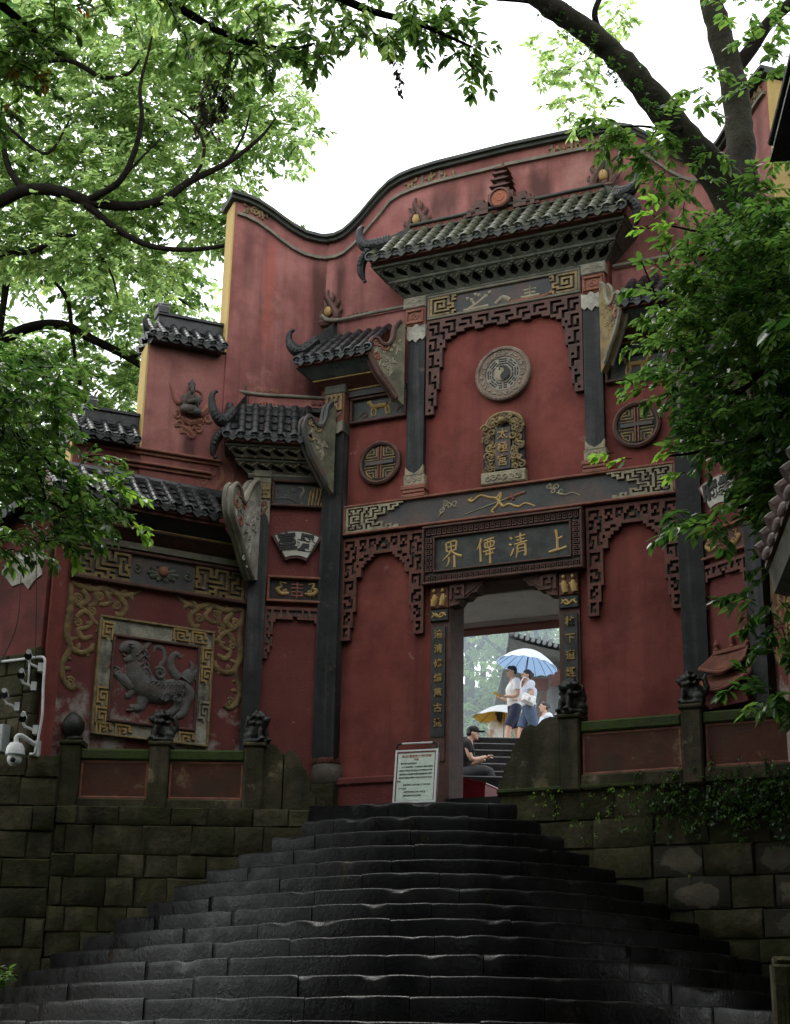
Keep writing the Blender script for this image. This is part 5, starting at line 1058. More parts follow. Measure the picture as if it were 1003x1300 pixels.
# ------------------------------------------------------------------ balustrades with guardian lions
def remeshed(name, b, mat, vox):
    me = b.mesh(name + '_raw', None, 0); o = bpy.data.objects.new(name, me); COL.objects.link(o)
    md = o.modifiers.new('r', 'REMESH'); md.mode = 'VOXEL'; md.voxel_size = vox
    sm = o.modifiers.new('s', 'SMOOTH'); sm.factor = .5; sm.iterations = 3
    dg = bpy.context.evaluated_depsgraph_get(); dg.update()
    r = bpy.data.meshes.new_from_object(o.evaluated_get(dg)); r.name = name; bpy.data.objects.remove(o)
    r.polygons.foreach_set('use_smooth', [True] * len(r.polygons)); r.materials.clear(); r.materials.append(MATS[mat]); return r
def lion(seed, s=1.0):
    q = random.Random(seed); b = MB(); e = lambda c, r: b.ell(tuple(v * s for v in c), tuple(v * s for v in r))
    b.box(-.12 * s, .12 * s, -.12 * s, .12 * s, 0, .04 * s)
    e((.03, 0, .13), (.105, .095, .115)); e((-.035, 0, .2), (.085, .085, .10)); e((-.06, -.01, .285), (.082, .085, .08))
    e((-.125, -.01, .265), (.045, .055, .04)); e((-.12, -.01, .245), (.04, .05, .02)); e((-.11, -.045, .31), (.022, .02, .02)); e((-.11, .03, .31), (.022, .02, .02)); e((-.165, -.01, .285), (.018, .025, .018))
    for k in range(16):
        a = k * .78; z = .22 + (k // 8) * .075; e((-.02 + .085 * math.cos(a), .095 * math.sin(a), z + q.uniform(-.01, .02)), (.034, .034, .03))
    for y in (-.06, .06):
        e((-.1, y, .1), (.03, .03, .09)); e((-.13, y, .045), (.045, .035, .025)); e((.07, y * 1.4, .08), (.07, .04, .055)); e((-.04, y * 1.35, .345), (.025, .02, .035))
    b.tube([(.12 * s, 0, .1 * s, .03 * s), (.16 * s, 0, .2 * s, .035 * s), (.13 * s, 0, .3 * s, .03 * s), (.15 * s, 0, .35 * s, .01 * s)], 8)
    e((-.03, -.01, .365), (.05, .05, .02))
    return remeshed('guardian_lion', b, 'lion_stone', .011 * s)
def balustrade(name, label, org, yaw, posts, zb, zt, rails, end, lions):
    t = thing(name, label, 'balustrade', (org[0], org[1], zb), yaw)
    for (x, kind) in posts:
        b = MB(); w = .115; b.bev(x - w, x + w, -.12, .12, -.05, zt - zb - .02, .02); b.bev(x - w - .02, x + w + .02, -.14, .14, zt - zb - .02, zt - zb + .03, .015)
        p = link('post', b.mesh('post', 'rail_stone', 30), t)
        if kind == 'bud':
            b = MB(); b.lathe([(.1, 0), (.115, .03), (.085, .06), (.13, .13), (.14, .2), (.10, .28), (.05, .33), (.01, .35)], 14); b2 = b.mesh('stone_bud', 'lion_stone', 40)
            link('stone_bud', b2, p, (x, 0, zt - zb + .03), (R(4), R(-6), 0))
        else: link('guardian_lion', lions[kind][0], p, (x, 0, zt - zb + .03), (0, 0, lions[kind][1]))
    for (x0, x1) in rails:
        b = MB(); zz = zt - zb; b.bev(x0, x1, -.09, .09, zz - .19, zz - .06, .02); link('hand_rail', b.mesh('hand_rail', 'rail_cap', 30), t)
        b = MB(); b.bev(x0 + .01, x1 - .01, -.05, .05, .12, zz - .19, .005); link('rail_panel', b.mesh('rail_panel', 'rail_red', 30), t)
        b = MB(); b.frame(x0 + .01, x1 - .01, .12, zz - .19, .03, -.058, .04); link('panel_border', b.mesh('panel_border', 'carved_terracotta', 30), t)
        b = MB(); b.bev(x0, x1, -.1, .1, -.04, .12, .015); link('bottom_rail', b.mesh('bottom_rail', 'rail_stone', 30), t)
    b = MB(); 
    for pl in end: b.prism([(x, z - zb) for x, z in pl], -.075, .075, .02)
    link('drum_stone', b.mesh('drum_stone', 'rail_stone', 30), t); return t
lA, lB, lC = lion(1), lion(2), lion(3, 1.1)
# local x measured from the right end (left side) / left end (right side)
balustrade('balustrade', 'mossy stone balustrade with red panels and two lions left of the stairs', (-1.0, 17.72), R(-2.5), ((-.55, 'a'), (-1.65, 'b'), (-2.68, 'bud')), 4.22, 4.97, ((-1.54, -.66), (-2.57, -1.76)),
    [[(-.44, 4.2), (-.44, 4.97), (-.37, 5.0), (-.30, 4.97), (-.25, 4.9), (-.22, 4.88), (-.22, 4.2)], [(-.21, 4.2), (-.21, 4.88), (-.16, 4.92), (-.08, 4.9), (-.02, 4.82), (.0, 4.74), (.06, 4.68), (.1, 4.56), (.1, 4.46), (.17, 4.4), (.17, 4.2)]],
    {'a': (lA, R(150)), 'b': (lB, R(20))})
balustrade('balustrade', 'mossy stone balustrade with red panels and two lions right of the doorway', (1.28, 17.47), R(-27), ((.85, 'a'), (2.24, 'b'), (3.6, 'a')), 4.46, 5.24, ((.97, 2.12), (2.36, 3.48), (3.72, 4.6)),
    [[(-.04, 4.4), (-.02, 4.55), (.03, 4.62), (.05, 4.74), (.12, 4.8), (.15, 4.95), (.23, 5.03), (.27, 5.14), (.36, 5.2), (.45, 5.17), (.52, 5.24), (.62, 5.27), (.73, 5.25), (.73, 4.4)]],
    {'a': (lC, R(60)), 'b': (lA, R(10))})
b = MB(); b.bev(-.08, 4.6, -.06, .3, 4.43, 4.475, .01); t = thing('stone_ledge', 'thin mossy stone ledge under the right balustrade', 'ledge', (1.3, 17.40, 0), R(-26.5)); link('ledge_slab', b.mesh('ledge_slab', 'rail_cap', 20), t)

# ------------------------------------------------------------------ side house wall with security cameras (left edge)
SW = thing('side_house', 'red plastered gable wall with stone lower part at the left edge', 'house', (-4.2, 17.72, 4.7), R(-32))
b = MB(); b.prism([(-3.2, -1), (.05, -1), (.05, 3.05), (-.25, 3.22), (-1.2, 2.78), (-3.2, 1.5)], .03, .4); link('gable_wall', b.mesh('gable_wall', 'red_gable', 0), SW)
rr = random.Random(8)
for i in range(5):
    x = -2.2
    while x < -.14:
        w = rr.uniform(.35, .6); x2 = min(x + w, -.13)
        if -.13 - x2 < .15: x2 = -.13
        bb = MB(); bb.bev(x, x2 - .008, -.015 + rr.uniform(-.01, .01), .1, .05 + i * .26, .05 + (i + 1) * .26 - .008, .015); link('stone', bb.mesh('stone', 'wall_stone', 30), SW); x = x2
    bb = MB(); bb.bev(-.125, .06, -.035 + rr.uniform(-.01, .01), .2, .05 + i * .27, .05 + (i + 1) * .27 - .01, .02); link('stone', bb.mesh('stone', 'wall_stone', 30), SW)
b = MB(); b.prism([(-.62, 2.62), (-.35, 2.66), (-.06, 2.62), (-.02, 2.5), (-.06, 2.42), (-.04, 2.3), (-.16, 2.24), (-.24, 2.14), (-.34, 2.24), (-.52, 2.22), (-.62, 2.32), (-.72, 2.4)], .015, .04); link('bare_plaster', b.mesh('bare_plaster', 'white_plaster', 0), SW)
b = MB(); vp = [(.3, 3.12), (-.25, 3.24), (-1.2, 2.8), (-3.3, 1.48)]
b.strip(vp[::-1], .1, -.16, .6); VR = link('verge_roof', b.mesh('verge_roof', 'tile_dark', 0), SW)
b = MB()
for k in range(14):
    u = k / 14 * 3.1; x = -.1 - u; z = 3.32 - (u * .47 if u < 1.1 else .517 + (u - 1.1) * .64); b.tube([(x, -.22, z - .03, .05), (x, .55, z + .03, .05)], 8)
link('verge_tiles', b.mesh('verge_tiles', 'tile_dark', 40), VR)
def wallpt(px, py, off):   # point on the side wall, off metres in front of it
    n = Vector((math.sin(R(-32)), -math.cos(R(-32)), 0)); o = Vector((-4.2, 17.72, 0)) + n * off
    d = at(px, py, 10) - Vector((0, 0, EYE)); k = (o - Vector((0, 0, EYE))).dot(n) / d.dot(n); return Vector((0, 0, EYE)) + d * k
def bullet_camera(px, py, label, face=(.2, -1, -.25)):
    p = wallpt(px, py, .16); t = thing('security_camera', label, 'camera', p, 0, 'security cameras on the side wall')
    f = Vector(face).normalized(); b = MB(); q = lambda s: tuple(f * s)
    b.tube([q(-.10) + (.04,), q(-.095) + (.046,), q(.03) + (.046,), q(.035) + (.042,)], 12); link('camera_body', b.mesh('camera_body', 'white_paint'), t)
    b = MB(); b.tube([q(.034) + (.043,), q(.06) + (.045,), q(.062) + (.034,), q(.045) + (.03,)], 12); link('camera_lens', b.mesh('camera_lens', 'camera_glass'), t)
    up = Vector((0, 0, 1)); b = MB(); b.tube([tuple(f * -.1 + up * .052) + (.03,), tuple(f * .1 + up * .052) + (.03,)], 6); link('sun_shield', b.mesh('sun_shield', 'white_paint'), t)
    b = MB(); b.tube([(0, 0, -.03, .016), (.03, .02, -.09, .016), (.13, .10, -.12, .018)], 8); b.box(.11, .17, .06, .2, -.16, -.06); link('camera_bracket', b.mesh('camera_bracket', 'white_paint'), t)
bullet_camera(36, 833, 'white bullet camera topmost on the conduit at the wall corner')
bullet_camera(27, 857, 'white bullet camera on a bracket, second from the top')
bullet_camera(6, 883, 'white bullet camera with dark round lens near the left edge', (.1, -1, -.1))
bullet_camera(29, 912, 'white bullet camera just above the dome camera')
p = wallpt(19, 958, .25); t = thing('dome_camera', 'white speed dome camera hanging from a curved arm', 'camera', p)
b = MB(); b.lathe([(.02, .14), (.07, .13), (.10, .08), (.108, .02), (.11, .0), (.1, -.01)], 18); link('camera_housing', b.mesh('camera_housing', 'white_paint'), t)
b = MB(); b.ell((0, 0, -.05), (.085, .085, .085), 14, 10); link('camera_ball', b.mesh('camera_ball', 'white_paint'), t)
b = MB(); b.ell((0, -.075, -.07), (.032, .02, .032)); link('camera_lens', b.mesh('camera_lens', 'camera_glass'), t)
b = MB(); b.tube(catmull([(0, 0, .13, .028), (.0, .0, .2, .028), (.05, .03, .22, .028), (.16, .13, .16, .026), (.2, .2, .14, .026)], 4), 10); b.box(.17, .23, .17, .25, .02, .2); link('camera_arm', b.mesh('camera_arm', 'white_paint'), t)
t = thing('conduit', 'white pipe conduit running round the wall corner above the cameras', 'pipe', wallpt(55, 834, .03))
P0 = t.location.copy(); b = MB(); b.tube(catmull([tuple(wallpt(x, y, .03) - P0) + (.016,) for x, y in ((-20, 842), (20, 838), (50, 834), (56, 836), (57, 842), (55, 870), (54, 905), (50, 930), (46, 952), (43, 957), (38, 957))], 4), 8); link('pipe', b.mesh('pipe', 'white_paint'), t)
b = MB(); b.tube([tuple(wallpt(x, y, .04) - P0) + (.012,) for x, y in ((38, 838), (36, 868))], 6); link('pipe', b.mesh('pipe', 'white_paint'), t)
p = wallpt(1, 938, .08); t = thing('junction_box', 'grey metal junction box on the wall at the left edge', 'box', p, R(-32))
b = MB(); b.bev(-.08, .08, -.06, .06, -.16, .16, .01); link('box_case', b.mesh('box_case', 'box_grey'), t)
b = MB()
for z in (-.02, 0, .02, .04): b.box(.02, .05, -.064, -.058, z, z + .008)
link('vent_slots', b.mesh('vent_slots', 'black_plastic'), t)
for lab, pts in (('thin black cable hanging down the red gable wall, nearer the corner', ((46, 700), (46, 760), (45, 834))), ('thin black cable sagging across the red gable wall, nearer the left edge', ((27, 730), (22, 790), (6, 830), (-8, 850)))):
    q = [wallpt(x, y, .05) for x, y in pts]; t = thing('cable', lab, 'cable', q[0]); b = MB(); b.tube(catmull([tuple(v - q[0]) + (.006,) for v in q], 4), 5); link('wire', b.mesh('wire', 'black_plastic'), t)

# ------------------------------------------------------------------ notice stand
GM = Matrix.Translation((GX, GY, 0)) @ Matrix.Rotation(R(-25), 4, 'Z')
p = GM @ Vector((-.90, -.62, 4.285))
t = thing('notice_stand', 'pale green notice board in a white metal stand beside the doorway', 'sign', p, R(-21))
b = MB(); b.bev(-.235, .235, -.012, .012, .12, .70, .004); bd = link('board', b.mesh('board', 'sign_board'), t, (0, 0, 0), (R(-7), 0, 0))
for nm, q in (('stand_leg', (-.262, -.24, -.02, .0, .02, .73)), ('stand_leg', (.24, .262, -.02, 0, .02, .73)), ('cross_bar', (-.24, .24, -.02, 0, .705, .725)), ('cross_bar', (-.24, .24, -.02, 0, .09, .115))):
    b = MB(); b.box(*q); link(nm, b.mesh(nm, 'white_paint'), bd)
b = MB(); b.box(-.239, -.228, -.016, -.0125, .12, .704); b.box(.228, .239, -.016, -.0125, .12, .704); b.box(-.228, .228, -.016, -.0125, .688, .704); link('board_edge', b.mesh('board_edge', 'sign_maroon'), bd)
b = MB(); b.tube([(-.19, -.01, .805, .011), (.19, -.01, .805, .011)], 8); link('handle', b.mesh('handle', 'white_paint'), bd)
b = MB()
for s in (-1, 1): b.tube(catmull([(s * .19, -.01, .805, .014), (s * .235, -.01, .80, .014), (s * .251, -.01, .77, .014), (s * .251, -.01, .73, .014)], 4), 8)
link('handle_corner', b.mesh('handle_corner', 'black_plastic'), bd)
for x_ in (-.2425, .2425):
    b = MB(); b.box(x_ - .0075, x_ + .0075, .06, .075, .0, .70); link('rear_leg', b.mesh('rear_leg', 'metal_dark'), bd)
link('title', glyph_mesh('鹤山神霄派游人管理须知', .034, .001, 'print_red', .001), bd, (0, -.0135, .645)); link('title', glyph_mesh('公告', .03, .001, 'print_red', .001), bd, (0, -.0135, .605))
for i, (s_, x) in enumerate((('尊敬的各位游客朋友', -.09), ('为了给您提供一个良好的参观环境请您', .02), ('自觉遵守景区管理规定爱护文物古迹不要', .0), ('在殿堂内大声喧哗不要随意触摸供器请将', .0), ('香烛放在指定的香炉内点燃注意防火安全', .0), ('谢谢', -.2), ('请照看好老人和儿童上下台阶注意', .02), ('脚下安全', -.15), ('如需帮助请与工作人员联系', .0), ('祝您游览愉快吉祥如意', -.03))):
    link('text_line', glyph_mesh(s_, .0225, .001, 'print_dark', .0006), bd, (x, -.0135, .56 - i * .0425))

# ------------------------------------------------------------------ right-hand stone post and side pavilion eaves
p = at(996, 1215, 12.6); t = thing('stone_post', 'grey tooled stone post at the lower right corner', 'post', (p.x + .06, 12.6, 0), R(-10))
b = MB(); b.bev(-.17, .17, -.15, .15, .3, p.z - .06, .02); b.bev(-.15, .15, -.13, .13, p.z - .06, p.z, .03); link('shaft', b.mesh('shaft', 'wall_stone', 30), t)
for k in range(2):
    b = MB()
    for i in range(9): b.box(-.15 + i * .034, -.13 + i * .034, -.157, -.14, .9 + k * .7, 1.5 + k * .7)
    link('tooled_face', b.mesh('tooled_face', 'wall_stone', 0), t)
SP = thing('side_pavilion', 'pavilion eave with pink clay tile ends and pale plaster fascia at the right edge', 'pavilion', (3.3, 7.0, 0), 0)
A, B = at(969, 724, 8.0), at(1010, 588, 6.6); A.z = B.z = (A.z + B.z) / 2
L0 = Vector((3.3, 7.0, 0)); ax = (B - A).normalized(); outw = Vector((ax.y, -ax.x, 0))
if outw.x < 0: outw = -outw
def fr8(poly):   # poly of (outward distance, height) swept along the eave
    b = MB(); n = len(poly); v = []
    for P_ in (A - ax * .0, B + ax * 1.5): v += [tuple(P_ + outw * u + Vector((0, 0, h)) - L0) for u, h in poly]
    b.add(v, [tuple(range(n)), tuple(range(2 * n - 1, n - 1, -1))] + [(i, i + n, (i + 1) % n + n, (i + 1) % n) for i in range(n)]); return b
PRF = link('roof', fr8([(0.01, -.03), (0.01, .0), (1.6, 1.0), (1.6, .9)]).mesh('roof', 'pink_tile', 0), SP)
link('fascia', fr8([(.03, -.04), (.05, -.17), (.13, -.19), (.2, .05)]).mesh('fascia', 'eave_plaster', 0), SP)
link('soffit', fr8([(.12, -.18), (.9, -.12), (.9, -.02), (.2, .02)]).mesh('soffit', 'carved_brown', 0), SP)
for k in range(14):
    P_ = A + ax * (.06 + k * .235); e = -outw
    b = MB(); s_ = Vector((outw.x, outw.y, .62)).normalized()
    b.tube([tuple(s_ * -.03) + (.045,), tuple(s_ * .0) + (.05,), tuple(s_ * .9) + (.05,)], 10); link('cover_tile', b.mesh('cover_tile', 'pink_tile'), PRF, P_ + Vector((0, 0, .06)) - L0)
    b = MB(); q = P_ + ax * .117; b.ell((0, 0, 0), (.02, .07, .035), 8, 5); link('drip_tile', b.mesh('drip_tile', 'pink_tile'), PRF, q + Vector((0, 0, -.0)) - L0)
b = MB(); b.box(-.1, .1, -.1, .1, 0, A.z + .3); link('pillar', b.mesh('pillar', 'timber_red', 0), SP, (.5, .6, 0))
p = at(1020, 62, 9); t = thing('upper_eave', 'dark roof corner jutting in at the upper right edge', 'roof', p)
b = MB(); b.add([(-.08, 0, -.15), (-.05, 0, .0), (.5, 0, .42), (.5, 0, -.1), (.04, 1.2, -.15), (.07, 1.2, .0), (.5, 1.2, .42), (.5, 1.2, -.1)], [(0, 1, 2, 3), (7, 6, 5, 4), (0, 4, 5, 1), (1, 5, 6, 2), (2, 6, 7, 3), (3, 7, 4, 0)])
for k in range(5): b.tube([(-.07 + k * .09, -.06, .0 + k * .075, .025), (.06 + k * .09, 1.2, .02 + k * .075, .025)], 8)
link('roof_corner', b.mesh('roof_corner', 'tile_dark', 30), t); b = MB(); b.box(.3, .42, .4, .52, -p.z, .1); link('prop_post', b.mesh('prop_post', 'carved_brown', 0), t)

# ------------------------------------------------------------------ courtyard stairs and pavilion beyond the doorway
RS = thing('courtyard_stairs', 'dark stone steps climbing from the gate to the courtyard', 'stairs', (2, 28, 7.19)); RS['kind'] = 'structure'
for j in range(15):
    b = MB(); b.bev(-4, 4, -.44 * (j + 1) + .0, (.3 if j else .8) - .44 * j, -.2 * (j + 1) - .25, -.2 * j + random.uniform(-.01, .01) - (.0 if j else .004), .02); link('step', b.mesh('step', 'step_stone', 30), RS, (0, 0.44, 0), (0, 0, R(random.uniform(-.2, .2))))
q = at(703, 880, 36); PV = thing('courtyard_pavilion', 'grey tiled pavilion with upturned eave and red beams beyond the doorway', 'pavilion', (q.x + 1.6, 38, 7.19))
b = MB()
for dx, dy in ((-1.6, -2), (1.8, -2), (-1.6, 2.5), (1.8, 2.5)):
    b = MB(); b.lathe([(.26, 0), (.26, .15), (.17, .2), (.165, 3.6)], 12, dx, dy); link('column', b.mesh('column', 'timber_red' if dx > 0 else 'pavilion_grey'), PV)
b = MB(); b.box(-2.4, 2.6, -2.1, -1.9, 2.75, 3.0); b.box(-1.7, -1.5, -2.9, 3, 2.8, 3.05); b.box(-2.2, 2.6, -2.08, -1.92, 3.3, 3.5); link('beam', b.mesh('beam', 'timber_red', 0), PV)
tip = at(648, 804, 34) - Vector((q.x + 1.6, 38, 7.19)); v = []; f = []; n = 10
for i in range(n + 1):
    for j in range(n + 1):
        a, c = i / n, j / n
        lift = .9 * (1 - a) ** 3 * (1 - c) ** 3
        r = min(a, c); v.append((tip.x + a * 4.6, tip.y + c * 6.0, tip.z - .45 + lift * .55 + 1.9 * r ** 1.25))
for i in range(n):
    for j in range(n): f.append((i * (n + 1) + j, (i + 1) * (n + 1) + j, (i + 1) * (n + 1) + j + 1, i * (n + 1) + j + 1))
b = MB(); b.add(v, f); b.add([(x, y, z - .16) for x, y, z in v], [t_[::-1] for t_ in f]); PR = link('roof', b.mesh('roof', 'pavilion_grey', 40), PV)
et = MB(); et.disc(0, 0, [(.05, .1), (.05, 0), (.01, -.01)], 8); em = et.mesh('tile_end', 'pavilion_grey')
for k in range(36):
    a = k / 36; lift = .9 * (1 - a) ** 3
    link('tile_end', em, PR, (tip.x + a * 4.6, tip.y - .03, tip.z - .5 + lift * .55)); link('tile_end', em, PR, (tip.x - .03, tip.y + a * 6, tip.z - .5 + lift * .55), (0, 0, R(-90)))
for k in range(16):
    a = k / 16 * .9 + .03; b = MB(); b.tube([(tip.x + a * 4.6, tip.y + r * 6 * .9, tip.z - .41 + .9 * (1 - a) ** 3 * (1 - r) ** 3 * .55 + 1.9 * min(a, r * .9) ** 1.25, .05) for r in (0, .1, .2, .35, .5)], 6); link('cover_tile', b.mesh('cover_tile', 'pavilion_grey'), PR)
# ------------------------------------------------------------------ people and what they hold
def person(label, loc, rz, J, cloth, hair, vox=.013, extra_hat=False):
    """J: joint positions (facing -x); the whole body is one remeshed surface, clothes are children"""
    t = thing('person', label, 'person', loc, rz)
    b = MB(); T = lambda *p: b.tube(catmull([tuple(J[a]) + (r,) for a, r in p], 4), 10)
    H = Vector(J['head'])
    b.ell(tuple(H), (.088, .072, .108), 14, 10); b.ell(tuple(H + Vector((-.035, 0, -.055))), (.055, .052, .058)); b.ell(tuple(H + Vector((-.095, 0, -.012))), (.018, .013, .024), 8, 6)
    b.ell(tuple(H + Vector((-.078, 0, -.052))), (.016, .026, .012), 8, 5); b.ell(tuple(H + Vector((-.07, 0, -.098))), (.02, .024, .016), 8, 5)
    for s in (-1, 1): b.ell(tuple(H + Vector((.01, s * .072, -.01))), (.02, .012, .03), 8, 6)
    T(('neck', .055), ('head', .05))
    T(('pelvis', .13), ('waist', .12), ('chest', .15), ('neck', .065))
    for s in 'LR':
        T(('chest', .08), ('sh' + s, .062), ('el' + s, .042), ('wr' + s, .03)); T(('pelvis', .10), ('hip' + s, .095), ('kn' + s, .06), ('an' + s, .042))
        w, h = Vector(J['wr' + s]), Vector(J['ha' + s]); d = (h - w).normalized(); sd = d.cross(Vector((0, 0, 1))); sd = sd.normalized() if sd.length > .1 else Vector((0, 1, 0)); nn = sd.cross(d)
        b.ell(tuple(w + d * .055), (.032, .03, .026), 8, 6)
        for i in range(4):
            o = sd * (i - 1.5) * .019; L_ = (.052, .062, .058, .044)[i]; b.tube([tuple(w + d * .07 + o) + (.011,), tuple(w + d * (.085 + L_ * .5) + o) + (.010,), tuple(w + d * (.08 + L_ * .9) + o - nn * .028) + (.008,)], 6)
        b.tube([tuple(w + d * .035 + sd * .03) + (.012,), tuple(w + d * .075 + sd * .045 + nn * .01) + (.010,), tuple(w + d * .1 + sd * .03 + nn * .012) + (.008,)], 6)
        a = Vector(J['an' + s]); b.tube([tuple(a + Vector((.05, 0, -.03))) + (.036,), tuple(a + Vector((-.04, 0, -.05))) + (.04,), tuple(a + Vector((-.15, 0, -.06))) + (.032,)], 8)
    link('body', remeshed('body', b, 'skin', vox), t)
    for nm, mt, segs in cloth:
        b = MB()
        for p in segs: b.tube(catmull([tuple(Vector(J[a]) + Vector(o)) + (r,) for a, r, o in p], 4), 12)
        link(nm, remeshed(nm, b, mt, vox), t)
    b = MB()
    for c, r in hair: b.ell(tuple(H + Vector(c)), r, 12, 9)
    link('hair', remeshed('hair', b, 'hair', .012), t)
    for s in (-1, 1):
        b = MB(); b.ell(tuple(H + Vector((-.08, s * .03, .008))), (.01, .012, .008), 8, 5); link('eye', b.mesh('eye', 'ink'), t)
        b = MB(); b.tube([tuple(H + Vector((-.082, s * .045, .03))) + (.004,), tuple(H + Vector((-.088, s * .016, .032))) + (.004,)], 5); link('eyebrow', b.mesh('eyebrow', 'hair'), t)
    b = MB(); b.tube([tuple(H + Vector((-.09, -.022, -.052))) + (.004,), tuple(H + Vector((-.096, 0, -.05))) + (.005,), tuple(H + Vector((-.09, .022, -.052))) + (.004,)], 5); link('mouth', b.mesh('mouth', 'carved_terracotta'), t)
    return t
O0 = (0, 0, 0)
def standing(h=1.74, arms=None, lean=0, step=.1):
    k = h / 1.74; J = {'pelvis': (0, 0, .93), 'waist': (-.01, 0, 1.08), 'chest': (-.01 + lean, 0, 1.28), 'neck': (-.02 + lean, 0, 1.47), 'head': (-.05 + lean, 0, 1.625)}
    for s, g in (('L', -1), ('R', 1)):
        J.update({'sh' + s: (lean, g * .18, 1.40), 'el' + s: (.03, g * .24, 1.13), 'wr' + s: (-.05, g * .24, .9), 'ha' + s: (-.08, g * .24, .8), 'hip' + s: (0, g * .085, .86), 'kn' + s: (-.04 + g * step, g * .09, .48), 'an' + s: (.02 + g * step * 1.8, g * .09, .08)})
    if arms: J.update(arms)
    return {n: Vector(v) * k for n, v in J.items()}
tee = lambda mt: ('shirt', mt, [[('pelvis', .145, (0, 0, .02)), ('waist', .14, O0), ('chest', .168, O0), ('neck', .085, (0, 0, -.05))]] + [[('chest', .10, (0, 0, .04)), ('sh' + s, .083, O0), ('el' + s, .064, (0, 0, .10))] for s in 'LR'])
shorts = lambda mt, dz=.06: ('shorts', mt, [[('waist', .13, (0, 0, -.1)), ('pelvis', .148, O0)]] + [[('pelvis', .12, O0), ('hip' + s, .118, O0), ('kn' + s, .092, (0, 0, dz))] for s in 'LR'])
trousers = lambda mt: ('trousers', mt, [[('waist', .13, (0, 0, -.1)), ('pelvis', .145, O0)]] + [[('pelvis', .12, O0), ('hip' + s, .112, O0), ('kn' + s, .08, O0), ('an' + s, .062, O0)] for s in 'LR'])
short_hair = [((.02, 0, .045), (.092, .082, .085)), ((.045, 0, .0), (.065, .078, .07)), ((-.04, 0, .085), (.055, .06, .035))]
bun_hair = [((.02, 0, .04), (.095, .083, .085)), ((.045, 0, -.01), (.06, .08, .075)), ((.105, 0, .02), (.05, .045, .045))]
shoes = lambda mt: ('shoes', mt, [[('an' + s, .045, (.05, 0, -.025)), ('an' + s, .05, (-.05, 0, -.045)), ('an' + s, .038, (-.16, 0, -.055))] for s in 'LR'])
fore = {'elL': (.0, -.24, 1.12), 'wrL': (-.24, -.15, 1.10), 'haL': (-.34, -.12, 1.12), 'elR': (.0, .24, 1.12), 'wrR': (-.24, .13, 1.12), 'haR': (-.34, .11, 1.14)}
p = at(651, 846, 29.8); man = person('man in white shirt and navy shorts walking under the blue umbrella', (p.x + .03, 29.8, 7.19), R(8), standing(p.z - 7.19 + .005, fore), [tee('cloth_white'), shorts('cloth_navy'), shoes('cloth_darkgrey')], short_hair)
H = standing(p.z - 7.19 + .005)['head']
b = MB()
for s in (-1, 1): b.tube([tuple(H + Vector((-.094, s * .035 + .022 * math.cos(a), .004 + .018 * math.sin(a)))) + (.0035,) for a in np.linspace(0, 6.28, 10)], 5)
b.tube([tuple(H + Vector((-.098, -.013, .006))) + (.003,), tuple(H + Vector((-.098, .013, .006))) + (.003,)], 5); link('glasses', b.mesh('glasses', 'ink'), man)
p2 = at(668, 851, 29.2); hw = p2.z - 7.19 + .0
ar = {'elL': (-.04, -.24, 1.13), 'wrL': (-.26, -.17, 1.04), 'haL': (-.36, -.14, 1.04), 'elR': (.02, .24, 1.2), 'wrR': (-.1, .2, 1.36), 'haR': (-.1, .16, 1.46)}
woman = person('woman in pale blue top with a white shoulder bag under the blue umbrella', (p2.x + .05, 29.2, 7.19), R(10), standing(hw, ar, .0, -.12), [tee('cloth_paleblue'), shorts('cloth_denim', -.0), shoes('cloth_white')], bun_hair)
t = thing('shoulder_bag', 'small white shoulder bag hanging at the hip of the woman', 'bag', (p2.x + .02, 28.98, 7.19 + hw * .60), R(10))
b = MB(); b.bev(-.13, .13, -.05, .05, -.09, .09, .02); b.bev(-.11, .11, -.065, -.045, -.07, .02, .01); link('bag_body', b.mesh('bag_body', 'cloth_white', 30), t, O0, (0, R(22), 0))
b = MB(); b.tube(catmull([(-.12, 0, .05, .01), (-.14, .04, .3, .01), (-.02, .16, .47, .01), (.13, .12, .3, .01), (.12, 0, .02, .01)], 5), 6); link('strap', b.mesh('strap', 'cloth_white'), t)
b = MB(); b.box(-.1, .1, -.07, -.06, -.06, -.05); b.box(-.02, .02, -.072, -.06, -.07, .03); link('bag_buckle', b.mesh('bag_buckle', 'box_grey', 0), t, O0, (0, R(22), 0))
lf = at(634, 883, 29.5); t = thing('leaflet', 'folded yellow leaflet in the hands of the walking man', 'leaflet', lf, R(20))
b = MB(); b.add([(-.11, -.05, .05), (0, -.05, .0), (0, .07, .0), (-.11, .07, .05), (.1, -.05, .03), (.1, .07, .03)], [(0, 1, 2, 3), (1, 4, 5, 2)]); b.add([(-.11, -.05, .054), (0, -.05, .004), (0, .07, .004), (-.11, .07, .054), (.1, -.05, .034), (.1, .07, .034)], [(3, 2, 1, 0), (2, 5, 4, 1)]); link('paper', b.mesh('paper', 'umb_yellow', 0), t)
